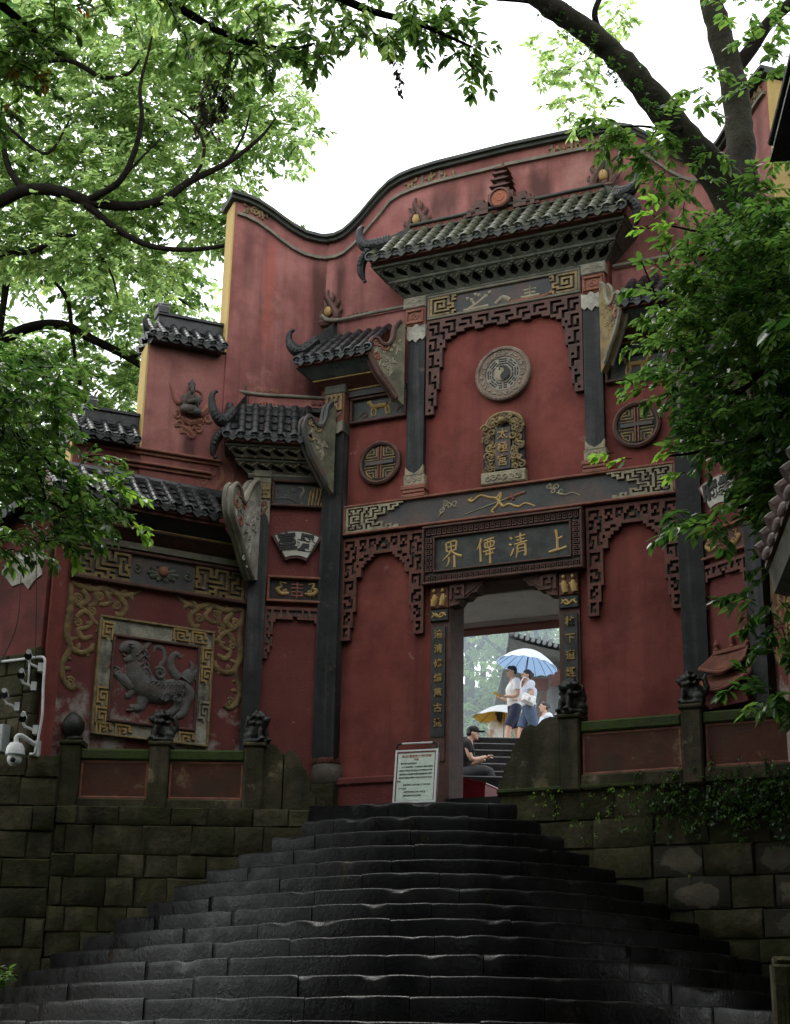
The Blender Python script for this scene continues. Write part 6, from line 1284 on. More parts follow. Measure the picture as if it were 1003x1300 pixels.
def umbrella(label, loc, rad, h, ribs, top, under, tilt, shaft, spike=True):
    t = thing('umbrella', label, 'umbrella', loc, 0); t.rotation_euler = tilt
    def dome(off):
        v = [(0, 0, h - off)]; f = []; n = ribs * 4; ring = 6
        for k in range(1, ring + 1):
            r = rad * k / ring
            for j in range(n):
                a = 2 * math.pi * j / n; sag = 1 - .035 * (k / ring) * abs(math.sin(a * ribs / 2)); z = h * (1 - (k / ring) ** 1.9) - off + .03 * abs(math.sin(a * ribs / 2)) * (k / ring) * (1 if k == ring else 0)
                v.append((r * sag * math.cos(a), r * sag * math.sin(a), z))
        f = [(0, 1 + j, 1 + (j + 1) % n) for j in range(n)]
        for k in range(ring - 1):
            for j in range(n): f.append((1 + k * n + j, 1 + (k + 1) * n + j, 1 + (k + 1) * n + (j + 1) % n, 1 + k * n + (j + 1) % n))
        b = MB(); b.add(v, f); return b
    c = link('canopy', dome(0).mesh('canopy', top, 60), t); link('lining', dome(.006).mesh('lining', under, 60), t)
    for j in range(ribs):
        a = 2 * math.pi * j / ribs; b = MB(); b.tube([(rad * k / 6 * math.cos(a), rad * k / 6 * math.sin(a), h * (1 - (k / 6) ** 1.9) - .016, .005) for k in range(0, 7)], 5); link('rib', b.mesh('rib', 'metal_dark'), t)
    b = MB(); b.tube([(0, 0, h + .06, .008), (0, 0, h, .012), (0, 0, -shaft, .01)], 8); link('shaft', b.mesh('shaft', 'metal_dark'), t)
    b = MB(); b.tube([(0, 0, -shaft + .02, .02), (0, 0, -shaft - .1, .02)], 8); link('handle', b.mesh('handle', 'black_plastic'), t); return t
u = at(669, 846, 29.35); umbrella('white umbrella with blue lining held over the walking couple', u, .60, .34, 16, 'umb_white', 'umb_blue', (R(-3), R(9), 0), .38)
p3 = at(634, 902, 33.0); g1 = standing(p3.z - 7.19)
person('dark-haired person seen from behind, only the head above the steps', (p3.x, 33.0, 7.19), R(-70), g1, [tee('cloth_white'), trousers('cloth_darkgrey'), shoes('cloth_white')], [((.02, 0, .035), (.098, .086, .09)), ((.05, 0, -.06), (.06, .07, .09)), ((.07, 0, -.14), (.04, .04, .07))])
u = at(640, 913, 32.7); umbrella('grey umbrella with yellow lining left of the walking couple', u, .68, .30, 8, 'umb_grey', 'umb_yellow', (0, R(2), 0), .55)
p4 = at(693, 891, 33.0); person('woman in pale blue shirt with tied hair half hidden behind the stone end', (p4.x, 33.0, 7.19), R(15), standing(p4.z - 7.19, {'wrL': (-.2, -.2, 1.0), 'haL': (-.3, -.18, 1.02)}), [tee('cloth_paleblue'), trousers('cloth_navy'), shoes('cloth_white')], bun_hair)
p5 = at(712, 912, 34.5); umbrella('dark grey umbrella low behind the stone end by the door post', (p5.x + .3, 34.5, p5.z), .55, .27, 8, 'umb_grey', 'metal_dark', (0, 0, 0), .5)
# man sitting on the courtyard steps
hip = at(598, 986, 25.0); hat = at(597, 915, 25.0); ks = (hat.z - hip.z) / .93
J = {'pelvis': (0.02, 0, .06), 'waist': (.03, 0, .2), 'chest': (-.03, 0, .42), 'neck': (-.09, 0, .60), 'head': (-.15, 0, .74)}
for s, g in (('L', -1), ('R', 1)): J.update({'sh' + s: (-.04, g * .19, .54), 'el' + s: (-.12, g * .24, .27), 'wr' + s: (-.36, g * .12, .33), 'ha' + s: (-.46, g * .08, .36), 'hip' + s: (-.02, g * .09, .05), 'kn' + s: (-.42, g * .13, .08), 'an' + s: (-.40, g * .12, -.36)})
J = {n: Vector(v) * ks for n, v in J.items()}
sm = person('man in black cap and black shirt sitting on the steps inside the doorway', (hip.x - .12, 25.0, hip.z - .02), R(180), J, [tee('cloth_black'), trousers('cloth_darkgrey'), shoes('black_plastic')], short_hair)
b = MB(); Hh = J['head']; b.ell(tuple(Hh + Vector((.0, 0, .055))), (.105, .092, .075), 14, 8); b.ell(tuple(Hh + Vector((-.13, 0, .035))), (.075, .07, .012), 12, 6); link('cap', b.mesh('cap', 'cloth_black'), sm)
b = MB(); b.bev(-.9, .5, -.5, .5, -.9, -.03, .02); o = thing('stone_block_seat', 'dark stone ledge the capped man sits on', 'ledge', (hip.x - .0, 25.1, hip.z - .02)); link('ledge_stone', b.mesh('ledge_stone', 'step_stone', 30), o)
p = at(601, 1003, 20.2); t = thing('plastic_basin', 'red plastic basket on the floor inside the doorway', 'basket', (p.x, 20.2, 4.285), R(-25))
zt = at(592, 985, 20.2).z - 4.285; zr = at(616, 1000, 20.2).z - 4.285
b = MB(); b.add([(-.3, -.2, 0), (.22, -.2, 0), (.26, -.24, zr), (-.34, -.24, zt), (-.3, .2, 0), (.22, .2, 0), (.26, .24, zr), (-.34, .24, zt)], [(0, 1, 2, 3), (5, 4, 7, 6), (0, 4, 5, 1), (1, 5, 6, 2), (3, 7, 4, 0)]); link('basin_shell', b.mesh('basin_shell', 'red_plastic', 0), t)
b = MB(); b.tube([(.26, -.24, zr, .015), (-.34, -.24, zt, .015), (-.34, .24, zt, .015), (.26, .24, zr, .015), (.26, -.24, zr, .015)], 6); link('basin_rim', b.mesh('basin_rim', 'red_plastic'), t)
# ------------------------------------------------------------------ vegetation
RNG = np.random.default_rng(5)
def leaf_arrays(P, D, N, Ln, wid=.42):
    P, D, N = np.asarray(P), np.asarray(D), np.asarray(N); Ln = np.asarray(Ln)[:, None]
    D = D / np.linalg.norm(D, axis=1, keepdims=True); Sd = np.cross(D, N); Sd /= np.linalg.norm(Sd, axis=1, keepdims=True) + 1e-9; N = np.cross(Sd, D)
    W_ = Ln * wid * .5
    V = np.stack([P, P + D * Ln * .3 + Sd * W_ * .9 + N * Ln * .04, P + D * Ln * .3 - Sd * W_ * .9 + N * Ln * .04, P + D * Ln * .68 + Sd * W_ * .8, P + D * Ln * .68 - Sd * W_ * .8, P + D * Ln - N * Ln * .10, P + D * Ln * .5 - N * Ln * .03], 1)
    return V
LF_F = np.array([(0, 1, 6), (0, 6, 2), (1, 3, 6), (2, 6, 4), (3, 5, 6), (6, 5, 4)])
def leaf_mesh(name, V, mat):
    n = len(V); me = bpy.data.meshes.new(name); me.vertices.add(n * 7); me.vertices.foreach_set('co', V.reshape(-1).astype(np.float32))
    F = (LF_F[None] + (np.arange(n) * 7)[:, None, None]).reshape(-1, 3); m = len(F)
    me.loops.add(m * 3); me.loops.foreach_set('vertex_index', F.reshape(-1).astype(np.int32)); me.polygons.add(m)
    me.polygons.foreach_set('loop_start', np.arange(0, m * 3, 3, dtype=np.int32)); me.polygons.foreach_set('loop_total', np.full(m, 3, np.int32))
    me.update(calc_edges=True); me.validate(); me.materials.append(MATS[mat]); me.polygons.foreach_set('use_smooth', [True] * m); return me
class Leaves:
    def __init__(s): s.d = {}; s.tw = []
    def twig(s, p, d, length, n, ln, mat, droop=.35, whorl=False):
        """a twig with leaves along it"""
        p = np.array(p, float); d = np.array(d, float); d /= np.linalg.norm(d) + 1e-9
        pts = [p]; q = d.copy(); st = length / n; A = s.d.setdefault(mat, [[], [], [], []])
        for k in range(n):
            q = q + np.array([0, 0, -droop / n]) + RNG.normal(0, .10, 3); q /= np.linalg.norm(q); p = p + q * st; pts.append(p)
            side = np.cross(q, [0, 0, 1.0]); side /= np.linalg.norm(side) + 1e-6
            for g in ((1, -1) if k % 2 else (-1, 1)) if k < n - 1 else (1, -1, 0, .5, -.5):
                L_ = ln * RNG.uniform(.65, 1.15)
                dd = q * RNG.uniform(.35, .8) + side * g * RNG.uniform(.6, 1) + RNG.normal(0, .18, 3) + np.array([0, 0, -.22]); A[0].append(p + RNG.normal(0, .01, 3)); A[1].append(dd); A[2].append(np.array([0, 0, 1.0]) + RNG.normal(0, .38, 3)); A[3].append(L_)
        s.tw.append(pts)
    def clump(s, c, r, nt, ln, mat, tl=.5, droop=.35, n=7, flat=.6):
        c = np.array(c)
        for _ in range(nt):
            u = RNG.normal(0, 1, 3); u /= np.linalg.norm(u); q = c + u * np.array(r) * RNG.uniform(.1, 1) ** .6
            d = u * np.array([1, 1, flat]) + RNG.normal(0, .5, 3) * np.array([1, 1, .5]); s.twig(q, d, tl * RNG.uniform(.6, 1.2), n, ln, mat, droop)
    def build(s, parent, base, name='foliage', twigs=True, twig_r=.006, split=0):
        base = np.array(base)
        for mat, A in s.d.items():
            V = leaf_arrays(*A) - base
            if split:
                k = min(split, len(V)); idx = np.argsort(-np.array(A[3]))[:k] if k < len(V) else np.arange(len(V))
                for i in idx:
                    o = link('leaf', leaf_mesh('leaf', (V[i] - V[i][0])[None], mat), parent, tuple(V[i][0]))
                V = np.delete(V, idx, 0)
                if not len(V): continue
            o = link(name, leaf_mesh(name, V, mat), parent); o['kind'] = 'stuff'
        if twigs and s.tw:
            b = MB()
            for pts in s.tw: b.tube([tuple(np.array(p) - base) + (twig_r * (1 - .6 * i / len(pts)),) for i, p in enumerate(pts)][::2], 3, False)
            o = link('twigs', b.mesh('twigs', 'bark_dark', 0), parent); o['kind'] = 'stuff'
def limb(parent, base, pts, mat='bark_dark', name='branch', n=9, rough=.0):
    """pts: list of (px, py, depth, radius)"""
    P = catmull([tuple(at(a, c, y) - Vector(base)) + (r,) for a, c, y, r in pts], 5)
    if rough: P = [(x + RNG.normal(0, rough), y + RNG.normal(0, rough), z + RNG.normal(0, rough), r * RNG.uniform(.94, 1.07)) for x, y, z, r in P]
    b = MB(); b.tube(P, n); return link(name, b.mesh(name, mat, 60), parent)
def pt(px, py, y): return np.array(at(px, py, y))

# --- tall broadleaf tree beyond the wall on the left (light, backlit)
base = at(-120, 900, 25.0); base.z = 0
T1 = thing('broadleaf_tree', 'tall light green broadleaf tree spreading over the left wing behind the stepped wall', 'tree', base, 0, 'trees around the gate')
limb(T1, base, [(-120, 1500, 25, .42), (-118, 900, 25, .38), (-110, 600, 25, .34), (-95, 420, 25, .3), (-60, 300, 24.6, .187), (-20, 268, 24.3, .144)], 'bark', 'trunk', 14)
for pts in ([(-30, 270, 24.3, .122), (0, 256, 24.2, .115), (35, 241, 24, .108), (75, 243, 24, .104), (110, 255, 24, .097), (160, 262, 24, .086), (205, 255, 24, .079), (240, 231, 24, .065), (290, 206, 24, .050), (330, 175, 24, .032), (350, 150, 24, .014)],
            [(95, 249, 24, .072), (120, 268, 24, .065), (150, 292, 24, .058), (190, 312, 24, .050), (240, 317, 24, .043), (296, 310, 24, .036), (330, 300, 24.2, .022)],
            [(110, 255, 24, .065), (150, 232, 23.6, .058), (170, 195, 23.5, .050), (180, 150, 23.4, .043), (178, 110, 23.4, .032), (190, 60, 23.4, .022), (200, 10, 23.4, .011)],
            [(30, 242, 24, .065), (10, 210, 24.2, .058), (0, 160, 24.4, .043)], [(-30, 60, 24, .065), (20, 80, 24, .058), (85, 76, 24, .050), (130, 98, 24, .043), (165, 92, 24, .032), (185, 60, 24, .014)], [(40, 20, 24, .036), (52, 60, 24, .036), (60, 80, 24, .029)],
            [(240, 231, 24, .036), (255, 210, 24, .032), (258, 180, 24, .029), (235, 145, 24, .022), (195, 130, 24, .011)], [(290, 206, 24, .029), (310, 170, 24, .022), (318, 140, 24, .014)], [(150, 232, 23.6, .029), (175, 205, 23.4, .022), (210, 170, 23.3, .011)],
            [(0, 150, 24, .043), (20, 170, 24, .036), (60, 195, 24, .029), (90, 150, 24, .014)],
            [(-40, 330, 24.4, .072), (0, 322, 24.4, .061), (45, 318, 24.4, .050), (75, 300, 24.4, .036), (110, 305, 24.5, .029), (140, 345, 24.5, .022), (150, 380, 24.5, .014)]): limb(T1, base, pts)
def sprays(L, poly_rows, holes, y, ln, mats, count, dv, spread, tl, yj, n=6, droop=.45):
    """random drooping leafy shoots inside a silhouette"""
    rows = sorted(poly_rows); k = tries = 0
    while k < count and tries < count * 20:
        tries += 1; py = RNG.uniform(rows[0][0], rows[-1][0])
        for (a, b) in zip(rows, rows[1:]):
            if a[0] <= py <= b[0]:
                t = (py - a[0]) / (b[0] - a[0] + 1e-9); x0 = a[1] + (b[1] - a[1]) * t; x1 = a[2] + (b[2] - a[2]) * t; break
        px = RNG.uniform(x0, x1)
        if any(((px - hx) / rx) ** 2 + ((py - hy) / ry) ** 2 < 1 for hx, hy, rx, ry in holes): continue
        L.twig(pt(px, py, y + RNG.uniform(-yj, yj)), np.array(dv) + RNG.normal(0, spread, 3) * np.array([1, 1, .8]), tl * RNG.uniform(.6, 1.25), n, ln * RNG.uniform(.8, 1.15), mats[int(RNG.integers(len(mats)))], droop); k += 1
def regions(L, poly_rows, holes, y, ln, mats, count, tl, yj, rad, n=7):
    """random clumps inside a silhouette given as rows (py, px0, px1), minus openings (px, py, rx, ry)"""
    k = 0; tries = 0
    rows = sorted(poly_rows)
    while k < count and tries < count * 20:
        tries += 1
        py = RNG.uniform(rows[0][0], rows[-1][0])
        for (a, b) in zip(rows, rows[1:]):
            if a[0] <= py <= b[0]:
                t = (py - a[0]) / (b[0] - a[0] + 1e-9); x0 = a[1] + (b[1] - a[1]) * t; x1 = a[2] + (b[2] - a[2]) * t; break
        px = RNG.uniform(x0, x1)
        if any(((px - hx) / rx) ** 2 + ((py - hy) / ry) ** 2 < 1 for hx, hy, rx, ry in holes): continue
        c = pt(px, py, y + RNG.uniform(-yj, yj)); L.clump(c, (rad, rad, rad * .5), 5, ln, mats[int(RNG.integers(len(mats)))], tl, .3, n); k += 1
HOL = [(258, 197, 24, 20), (116, 150, 17, 15), (30, 405, 46, 40), (160, 440, 24, 18), (225, 285, 30, 14), (130, 425, 20, 14), (60, 118, 16, 14), (262, 335, 34, 34), (35, 210, 16, 14), (275, 245, 22, 10), (205, 215, 12, 12), (95, 330, 14, 10), (120, 470, 16, 14), (225, 400, 12, 16), (320, 255, 18, 10), (150, 70, 14, 10), (70, 370, 22, 16), (15, 500, 16, 14)]
L = Leaves()
regions(L, [(-40, -80, 330), (60, -80, 350), (100, -80, 380), (130, -80, 388), (200, -80, 378), (222, -80, 300), (300, -80, 352), (330, -80, 290), (345, -80, 300)], HOL, 24.9, .15, ['leaf_light', 'leaf_light', 'leaf_light', 'leaf_mid'], 640, .42, .7, .36)
L.build(T1, base)
base = at(-100, 900, 28); base.z = 0
T2 = thing('broadleaf_tree', 'pale green tree low behind the lowest steps of the left wall', 'tree', base, 0, 'trees around the gate')
limb(T2, base, [(-110, 1500, 28, .252), (-100, 900, 28, .216), (-80, 600, 28, .187), (-40, 470, 28, .144), (0, 434, 28, .122), (40, 415, 28, .108), (80, 413, 28, .101), (120, 432, 28, .086), (165, 455, 28, .072), (200, 480, 28, .050)], 'bark_dark', 'trunk', 12)
for pts in ([(-30, 640, 28, .072), (0, 420, 28, .065), (8, 350, 28, .079), (-2, 330, 28, .086), (20, 300, 28, .065)], [(55, 340, 28, .036), (85, 380, 28, .043), (92, 430, 28, .043), (100, 480, 28, .040), (112, 530, 28, .036), (114, 560, 28, .029)], [(165, 455, 28, .036), (200, 440, 28, .029), (230, 430, 28, .014)], [(150, 320, 28, .022), (180, 350, 28, .029), (220, 375, 28, .022), (250, 395, 28, .011)]): limb(T2, base, pts)
L = Leaves()
regions(L, [(310, -60, 190), (335, -60, 252), (400, -60, 254), (430, -60, 200), (500, -60, 186), (520, -60, 150), (560, -60, 112), (660, -60, 100)], HOL + [(60, 560, 18, 14), (30, 600, 22, 18), (95, 520, 12, 10), (20, 640, 20, 14)], 28.6, .17, ['leaf_light', 'leaf_light', 'leaf_light', 'leaf_mid'], 390, .45, .8, .38)
L.build(T2, base)

# --- darker canopy hanging in from above, nearer than the gate
base = Vector((-5.5, 8.5, 0))
T3 = thing('broadleaf_tree', 'dark foreground tree whose lowest boughs hang across the top left of the view', 'tree', base, 0, 'trees around the gate')
b = MB(); b.tube(catmull([(0, 0, 0, .35), (.1, 0, 4, .3), (.3, .3, 8, .26), (.9, .8, 10.6, .2), (2.5, 1.5, 11.6, .12), (5, 2.4, 11.4, .06), (7, 2.8, 10.9, .03)], 5), 12); link('trunk', b.mesh('trunk', 'bark', 60), T3)
for pts in ([(150, -40, 11, .05), (220, 5, 11, .04), (290, 45, 11, .03), (360, 62, 11, .02), (400, 55, 11, .01)], [(380, -30, 11, .05), (460, 10, 11, .035), (530, 30, 11, .025), (600, 60, 11, .01)], [(-30, -20, 10, .04), (30, 30, 10, .03), (75, 70, 10, .015)]): limb(T3, base, pts)
L = Leaves()
sprays(L, [(-160, -60, 640), (-30, -60, 600), (0, 60, 590), (25, 160, 575), (45, 220, 490), (70, 270, 380)], [(430, 78, 40, 14), (330, 95, 14, 10), (200, 30, 30, 14), (480, 50, 16, 10)], 11, .10, ['leaf_mid', 'leaf_light', 'leaf_mid'], 330, (.2, -.1, -.5), .6, .24, .7)
for px, py in ((330, 28), (380, 62), (395, 45), (440, 25), (470, 40), (500, 30), (530, 25), (560, 30), (585, 55), (598, 78), (590, 70), (575, 20), (545, 45), (405, 70), (355, 80), (300, 70), (600, 45)): L.clump(pt(px, py, 11), (.08, .1, .07), 3, .11, 'leaf_mid', .24, .7)
for px, py in ((10, 20), (30, 40), (50, 60), (20, 80), (5, 110), (70, 30), (40, 90), (0, 60), (90, 15), (-5, 140)): L.clump(pt(px, py, 9.5), (.12, .15, .1), 4, .095, 'leaf_mid', .24, .6)
for px, py in ((88, 3), (42, 88), (46, 95), (70, 96), (12, 140), (35, 92)): L.clump(pt(px, py, 9.4), (.03, .05, .03), 1, .09, 'leaf_rust', .1, .6, 2)
for _ in range(70):  # unseen clumps to the left, added to darken the wing
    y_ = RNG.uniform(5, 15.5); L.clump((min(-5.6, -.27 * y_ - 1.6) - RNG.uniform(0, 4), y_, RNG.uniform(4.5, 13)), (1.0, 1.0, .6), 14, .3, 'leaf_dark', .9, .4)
for _ in range(190):  # unseen overhead clumps, added to shade the stairs and lower walls
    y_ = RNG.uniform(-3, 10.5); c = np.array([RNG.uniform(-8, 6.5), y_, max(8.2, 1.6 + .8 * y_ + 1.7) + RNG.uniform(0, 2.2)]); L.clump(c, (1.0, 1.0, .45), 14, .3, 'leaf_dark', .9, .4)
L.build(T3, base)
L = Leaves(); base = pt(270, 110, 11)
for px, py0, py1 in ((262, 88, 150), (272, 95, 170), (281, 100, 150), (290, 60, 128), (256, 120, 165)):
    for k in range(16):
        t_ = k / 15; L.twig(pt(px + RNG.normal(0, 3), py0 + (py1 - py0) * t_, 11), (RNG.normal(), RNG.normal(), -1.2), .07, 2, .055, 'vine_dry', .6)
T = thing('hanging_vine', 'dry dark vine hanging from the upper left branches', 'vine', tuple(base)); L.build(T, base, 'vine_leaves', True, .004)
L = Leaves(); base = pt(507, 60, 11)
for k in range(22): L.twig(pt(507 + RNG.normal(0, 2.5), 52 + 60 * k / 21, 11), (RNG.normal(), RNG.normal(), -1.2), .06, 2, .05, 'vine_dry', .6)
T = thing('hanging_vine', 'thin dry vine dangling alone in the white sky above the gate', 'vine', tuple(base)); L.build(T, base, 'vine_leaves', True, .004)

# --- evergreen sprays in front of the left wing
base = Vector((-5.4, 14.2, 0))
T4 = thing('evergreen_shrub', 'dark glossy evergreen boughs in front of the left wing roof', 'shrub', base)
b = MB(); b.tube(catmull([(0, 0, 0, .12), (.1, .05, 3, .1), (.3, 0, 5, .08), (.7, 0, 6.4, .05), (1.1, .1, 6.9, .03)], 5), 10); link('trunk', b.mesh('trunk', 'bark_dark', 60), T4)
for pts in ([(-40, 560, 14, .03), (0, 548, 14, .025), (40, 565, 14, .02), (75, 600, 14, .014), (120, 620, 14, .01)], [(-40, 610, 14, .03), (20, 625, 14, .02), (70, 640, 14, .014), (100, 670, 14, .008)], [(20, 550, 14, .02), (45, 590, 14, .015), (60, 640, 14, .01)]): limb(T4, base, pts)
L = Leaves()
sprays(L, [(440, -40, 50), (480, -40, 85), (540, -40, 75), (570, -40, 100), (600, -40, 138), (625, -40, 160), (650, -40, 138), (675, -40, 100), (700, -40, 35)], [(20, 520, 14, 12), (150, 640, 16, 7), (10, 650, 22, 16), (60, 545, 16, 10), (35, 590, 12, 10), (70, 500, 12, 10)], 14, .118, ['leaf_dark', 'leaf_mid', 'leaf_mid'], 300, (.8, -.1, .0), .5, .26, .6)
L.build(T4, base)
L = Leaves()
for px, py, dx, dz in ((120, 598, 1, .1), (140, 615, 1, .0), (165, 622, 1, -.1), (150, 655, 1, -.3), (172, 660, .8, -.4), (185, 660, .6, -.5), (95, 690, .6, -.7), (110, 655, 1, -.2), (60, 620, .7, .2), (85, 605, .8, .3)): L.twig(pt(px - 8, py, 13.6), (dx, RNG.normal(0, .3), dz), .2, 4, .13, 'leaf_fresh', .5)
L.build(T4, base, split=120)
for pts in (((0, 690), (-10, 720), (5, 760)), ((20, 710), (30, 730)), ((0, 770), (10, 790))):
    pass

# --- leaning tree on the right
base = at(985, 900, 14.6); base.z = 0
T5 = thing('leaning_tree', 'big leaning tree with two dark trunks and dense glossy leaves at the right', 'tree', base, 0, 'trees around the gate')
limb(T5, base, [(1130, 1480, 14.6, .36), (1110, 1100, 14.6, .33), (1085, 800, 14.6, .30), (1050, 640, 14.6, .28), (1008, 480, 14.6, .275), (968, 340, 14.6, .27), (938, 262, 14.6, .235), (905, 215, 14.5, .19), (862, 166, 14.4, .165), (815, 108, 14.2, .145), (775, 65, 14.1, .13), (735, 32, 14, .122), (690, 2, 13.9, .115), (640, -40, 13.8, .10)], 'bark', 'trunk', 16, .006)
limb(T5, base, [(958, 320, 14.7, .20), (945, 250, 14.8, .19), (940, 200, 14.9, .165), (938, 150, 15, .155), (929, 95, 15, .145), (914, 45, 15, .14), (904, 5, 15, .135), (892, -60, 15, .13)], 'bark', 'second_trunk', 14, .006)
for pts in ([(935, 85, 15, .09), (955, 60, 15, .08), (975, 30, 15, .075), (1003, 5, 15, .07), (1040, -20, 15, .06)], [(770, 60, 14.1, .04), (755, 20, 14, .035), (765, -10, 14, .03)], [(700, 8, 13.9, .03), (668, 2, 13.9, .02), (630, 0, 13.9, .01)],
            [(870, 160, 14.4, .03), (850, 165, 14, .02), (810, 160, 13.8, .012), (760, 165, 13.7, .008)], [(975, 460, 14.4, .05), (930, 500, 13.8, .03), (880, 465, 13.4, .022), (850, 415, 13.2, .014), (822, 350, 13, .008), (812, 325, 13, .005)],
            [(985, 560, 14.4, .04), (940, 560, 13.8, .025), (880, 575, 13.4, .015), (830, 580, 13.2, .008)], [(985, 620, 14.4, .03), (950, 640, 13.8, .018), (915, 650, 13.4, .012), (880, 668, 13.3, .007)], [(925, 300, 14.2, .03), (890, 295, 13.7, .015), (840, 285, 13.5, .008), (812, 290, 13.4, .004)]): limb(T5, base, pts)
L = Leaves()
RM = [(262, 960, 1030), (290, 905, 1030), (320, 880, 1030), (350, 858, 1030), (400, 845, 1030), (430, 848, 1030), (460, 832, 1030), (490, 835, 1030), (520, 872, 1030), (555, 893, 1030), (590, 925, 1030), (620, 958, 1030), (640, 980, 1030)]
HR_ = [(905, 330, 14, 12), (930, 590, 18, 15), (870, 375, 11, 12), (960, 600, 14, 10), (890, 420, 10, 9), (850, 470, 8, 8), (920, 612, 36, 30)]
sprays(L, [r for r in RM if r[0] <= 460], HR_, 13.6, .12, ['leaf_dark', 'leaf_mid', 'leaf_mid'], 330, (-.8, -.2, .1), .5, .27, .8)
sprays(L, [r for r in RM if r[0] >= 460], HR_, 13.6, .12, ['leaf_dark', 'leaf_dark', 'leaf_mid'], 240, (-.8, -.2, -.1), .5, .27, .8)
sprays(L, [(300, 925, 1030), (640, 975, 1030)], [], 14.2, .13, ['leaf_dark'], 210, (-.6, -.2, .1), .7, .3, .3)
for px, py, n_ in ((700, 80, 5), (715, 60, 6), (730, 100, 7), (725, 130, 6), (750, 40, 5), (790, 20, 7), (780, 40, 4), (740, 75, 5), (712, 105, 4), (735, 140, 3), (700, 40, 3)): L.clump(pt(px, py, 16.5), (.12, .3, .12), n_, .12, 'leaf_light', .3, .5)
for px, py, n_ in ((760, 150, 5), (775, 165, 6), (790, 178, 6), (800, 190, 5), (820, 185, 5), (825, 205, 4), (840, 175, 3), (850, 160, 4), (870, 120, 3), (885, 95, 3), (900, 110, 2), (895, 140, 2), (845, 215, 3), (860, 240, 4), (870, 250, 3), (905, 190, 3), (890, 225, 3), (960, 60, 4), (980, 40, 5), (995, 20, 5), (975, 100, 4), (950, 110, 3), (990, 75, 3), (985, 190, 4), (960, 240, 6), (985, 250, 7), (1000, 200, 4), (920, 15, 3), (950, 5, 4), (995, 270, 5)): L.clump(pt(px, py, 13.8), (.05, .12, .05), max(2, n_ - 1), .125, 'leaf_mid', .26, .5)
for px, py, n_ in ((870, 660, 3), (895, 660, 3), (900, 668, 2), (950, 650, 3), (965, 660, 3), (975, 680, 3), (965, 600, 5), (985, 640, 4), (1000, 660, 4), (945, 755, 2), (985, 760, 3), (995, 790, 3), (990, 830, 3), (965, 880, 3), (980, 875, 3), (1000, 850, 3), (995, 900, 2), (990, 720, 3)): L.clump(pt(px, py, 13.4), (.06, .12, .05), n_, .15, 'leaf_dark', .32, .5, 6)
rr2 = np.random.default_rng(3)
for k in range(90):   # small creepers on the bark
    t_ = rr2.uniform(0, 1); px, py = (690 + 250 * t_ + rr2.normal(0, 8), 2 + 255 * t_ ** 1.0 + rr2.normal(0, 12)); L.twig(pt(px, py, 13.9), (rr2.normal(), -1, rr2.normal()), .05, 2, .05, 'leaf_dark', .3)
for _ in range(70):  # unseen clumps to the right, added to cut the side light
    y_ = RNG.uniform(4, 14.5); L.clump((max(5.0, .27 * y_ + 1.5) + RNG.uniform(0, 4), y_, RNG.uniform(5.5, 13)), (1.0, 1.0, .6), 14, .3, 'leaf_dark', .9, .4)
L.build(T5, base)
L = Leaves()
for px, py, dx, dz in ((815, 370, -1, .5), (830, 345, -.6, .8), (822, 410, -1, .2), (812, 440, -1, 0), (805, 475, -1, -.1), (815, 490, -1, -.2), (840, 330, -.4, 1), (850, 440, -1, .3), (860, 390, -.8, .6), (870, 360, -.6, .7), (900, 420, -.7, .5), (840, 500, -1, -.3), (880, 520, -1, -.3), (870, 560, -1, -.3), (885, 300, -1, .2), (900, 280, -.8, .4), (910, 310, -.7, .3), (890, 350, -.8, .2)): L.twig(pt(px + 12, py, 13.0), (dx, RNG.normal(-.2, .3), dz), .24, 5, .15, 'leaf_mid', .4)
for px, py, dx, dz in ((850, 285, -1, .2), (822, 275, -1, .3), (830, 262, -.6, .7), (815, 290, -1, -.1), (860, 600, -1, .1), (850, 575, -1, .1), (792, 582, -1, .05), (770, 575, -1, .1), (920, 430, -.3, .3), (830, 320, .1, 1)): L.twig(pt(px + 10, py, 12.9), (dx, RNG.normal(0, .3), dz), .15, 3, .13, 'leaf_fresh', .3)
for px, py, dx, dz in ((900, 660, -1, -.1), (880, 665, -1, .1), (925, 640, -1, -.4), (950, 620, -1, -.3), (950, 762, -1, .1), (985, 880, -1, -.5), (960, 890, -1, -.3)): L.twig(pt(px + 10, py, 12.9), (dx, RNG.normal(0, .3), dz), .22, 4, .16, 'leaf_mid', .5)
L.build(T5, base, split=150)

# --- ivy and ferns on the right wall, weeds by the stairs
q0 = Vector((1.3, 17.42, 0)); ax2 = Vector((math.cos(R(-26.5)), math.sin(R(-26.5)), 0)); no2 = Vector((ax2.y, -ax2.x, 0))
L = Leaves()
for _ in range(620):
    x = RNG.normal(3.0, .75); z = RNG.normal(4.33, .16) - abs(RNG.normal(0, .12))
    if x < .2 or x > 4.6: continue
    p_ = q0 + ax2 * x + no2 * RNG.uniform(.03, .12); L.twig((p_.x, p_.y, z), tuple(no2 + Vector((RNG.normal(0, .6), 0, RNG.normal(-.3, .5)))), .06, 2, RNG.uniform(.035, .06), 'leaf_dark' if RNG.random() < .75 else 'leaf_mid', .6)
for _ in range(110):
    x = RNG.uniform(.3, 4.4); z = 4.45 - abs(RNG.normal(0, .25)); p_ = q0 + ax2 * x + no2 * .04; L.twig((p_.x, p_.y, z), tuple(no2 + Vector((RNG.normal(0, .6), 0, RNG.normal(-.3, .5)))), .05, 2, .035, 'leaf_fresh', .6)
T = thing('ivy', 'dark ivy and small ferns creeping over the right retaining wall below the railing', 'ivy', (3.6, 16.2, 4.2)); T['kind'] = 'stuff'; L.build(T, (3.6, 16.2, 4.2), 'ivy_leaves')
L = Leaves(); c = at(2, 1235, 15.6)
